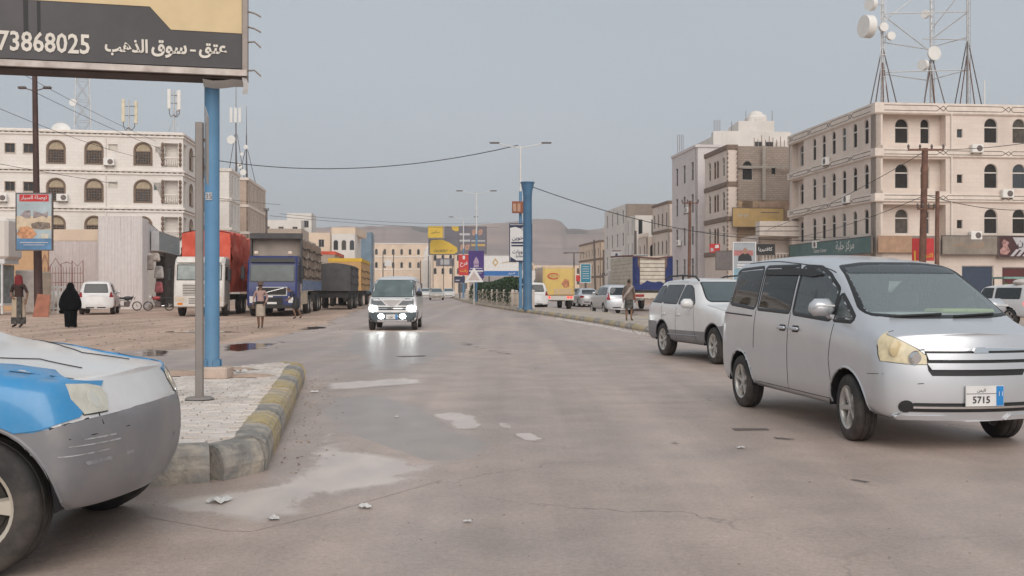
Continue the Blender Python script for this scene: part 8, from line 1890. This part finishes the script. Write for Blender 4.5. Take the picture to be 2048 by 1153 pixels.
mb = MB(); mb.tube([(-.28, -.12, .98), (-.05, -.16, 1.0), (.12, -.15, .98)], .022, 6); mb.cbox((-.2, -.14, .93), (.09, .04, .14), .01); tag(mb.build('pouch', M_black, t))
# man bending by the truck wheel
M_navys = mat('shirt_navy', (.03, .035, .07), .9, var=.3, scale=8)
p = gp(592, 638); t, B = person((p.x, p.y, -.012), R(-70), 'man in dark clothes with bare legs stooping beside the blue truck', {'chest': (0, -.16, 1.24), 'spine': (0, -.06, 1.10), 'neck': (0, -.27, 1.36), 'jaw': (0, -.34, 1.40), 'head': (0, -.38, 1.46), 'crown': (0, -.38, 1.53), 'shr': (-.17, -.19, 1.30), 'shl': (.17, -.19, 1.30), 'elr': (-.22, -.25, 1.05), 'ell': (.22, -.25, 1.05), 'wrr': (-.16, -.42, .92), 'wrl': (.16, -.42, .92), 'par': (-.12, -.48, .90), 'pal': (.12, -.48, .90), 'knl': (.1, -.14, .50), 'anl': (.1, -.02, .1), 'tol': (.1, -.16, .03), 'knr': (-.1, .08, .50), 'anr': (-.1, .28, .14), 'tor': (-.1, .18, .03)}, M_navys, M_black, .97)
loft(t, 'shorts', [(0, 0, 1.02, .15, .12), (0, 0, .88, .17, .15), (0, -.01, .66, .17, .19), (0, -.01, .56, .165, .2)], M_black, 20, .05)
# man on the median seen from behind
M_shirtg = mat('shirt_greybrown', (.15, .12, .10), .9, var=.25, scale=7); D_ = gd(641, HM); 
t, B = person((xat(1258, D_), D_, HM-.03), R(160), 'man with a shoulder cloth and white bag standing on the median, seen from behind', {'elr': (-.23, .05, 1.13), 'wrr': (-.24, -.02, .90), 'ell': (.24, .02, 1.12), 'wrl': (.25, -.02, .88), 'pal': (.25, -.03, .81), 'par': (-.24, -.03, .83)}, M_shirtg, M_futad, .96)
loft(t, 'wrap', [(0, 0, 1.02, .15, .12), (0, 0, .88, .18, .145), (0, 0, .65, .185, .155), (0, 0, .50, .18, .15)], M_futad, 22, .05)
loft(t, 'tunic', [(0, 0, 1.42, .16, .10), (0, 0, 1.3, .19, .125), (0, 0, 1.1, .175, .13), (0, 0, .86, .19, .15)], M_shirtg, 22, .04)
mb = MB(); mb.tube([(-.17, .10, 1.42), (-.05, .15, 1.25), (.1, .16, 1.05), (.19, .12, .92)], [.05, .06, .06, .04], 8); mb.build('shoulder_cloth', mat('cloth_greypale', (.36, .29, .26), .9, var=.3, scale=10), t, smooth=True)
mb = MB(); mb.cbox((.27, -.03, .62), (.16, .10, .30), .05, (.6, .7)); mb.build('carrier_bag', M_swhite, t)

# ================================================================ the air: even pale haze between here and the hills
hz = MB(); hz.bb((-2600, -60, -1.2), (2600, 2600, 175)); ho_ = hz.build('haze', mat('haze_skin', (1, 1, 1)))
hm = bpy.data.materials.new('haze_air'); hm.use_nodes = True; nt = hm.node_tree; nt.nodes.clear()
pv_ = nt.nodes.new('ShaderNodeVolumePrincipled'); pv_.inputs['Color'].default_value = (.985, .985, .99, 1); pv_.inputs['Density'].default_value = .00042; pv_.inputs['Anisotropy'].default_value = 0.0
om = nt.nodes.new('ShaderNodeOutputMaterial'); nt.links.new(pv_.outputs[0], om.inputs['Volume']); ho_.data.materials.clear(); ho_.data.materials.append(hm)
tag(ho_, 'pale haze in the air over the town', kind='stuff')
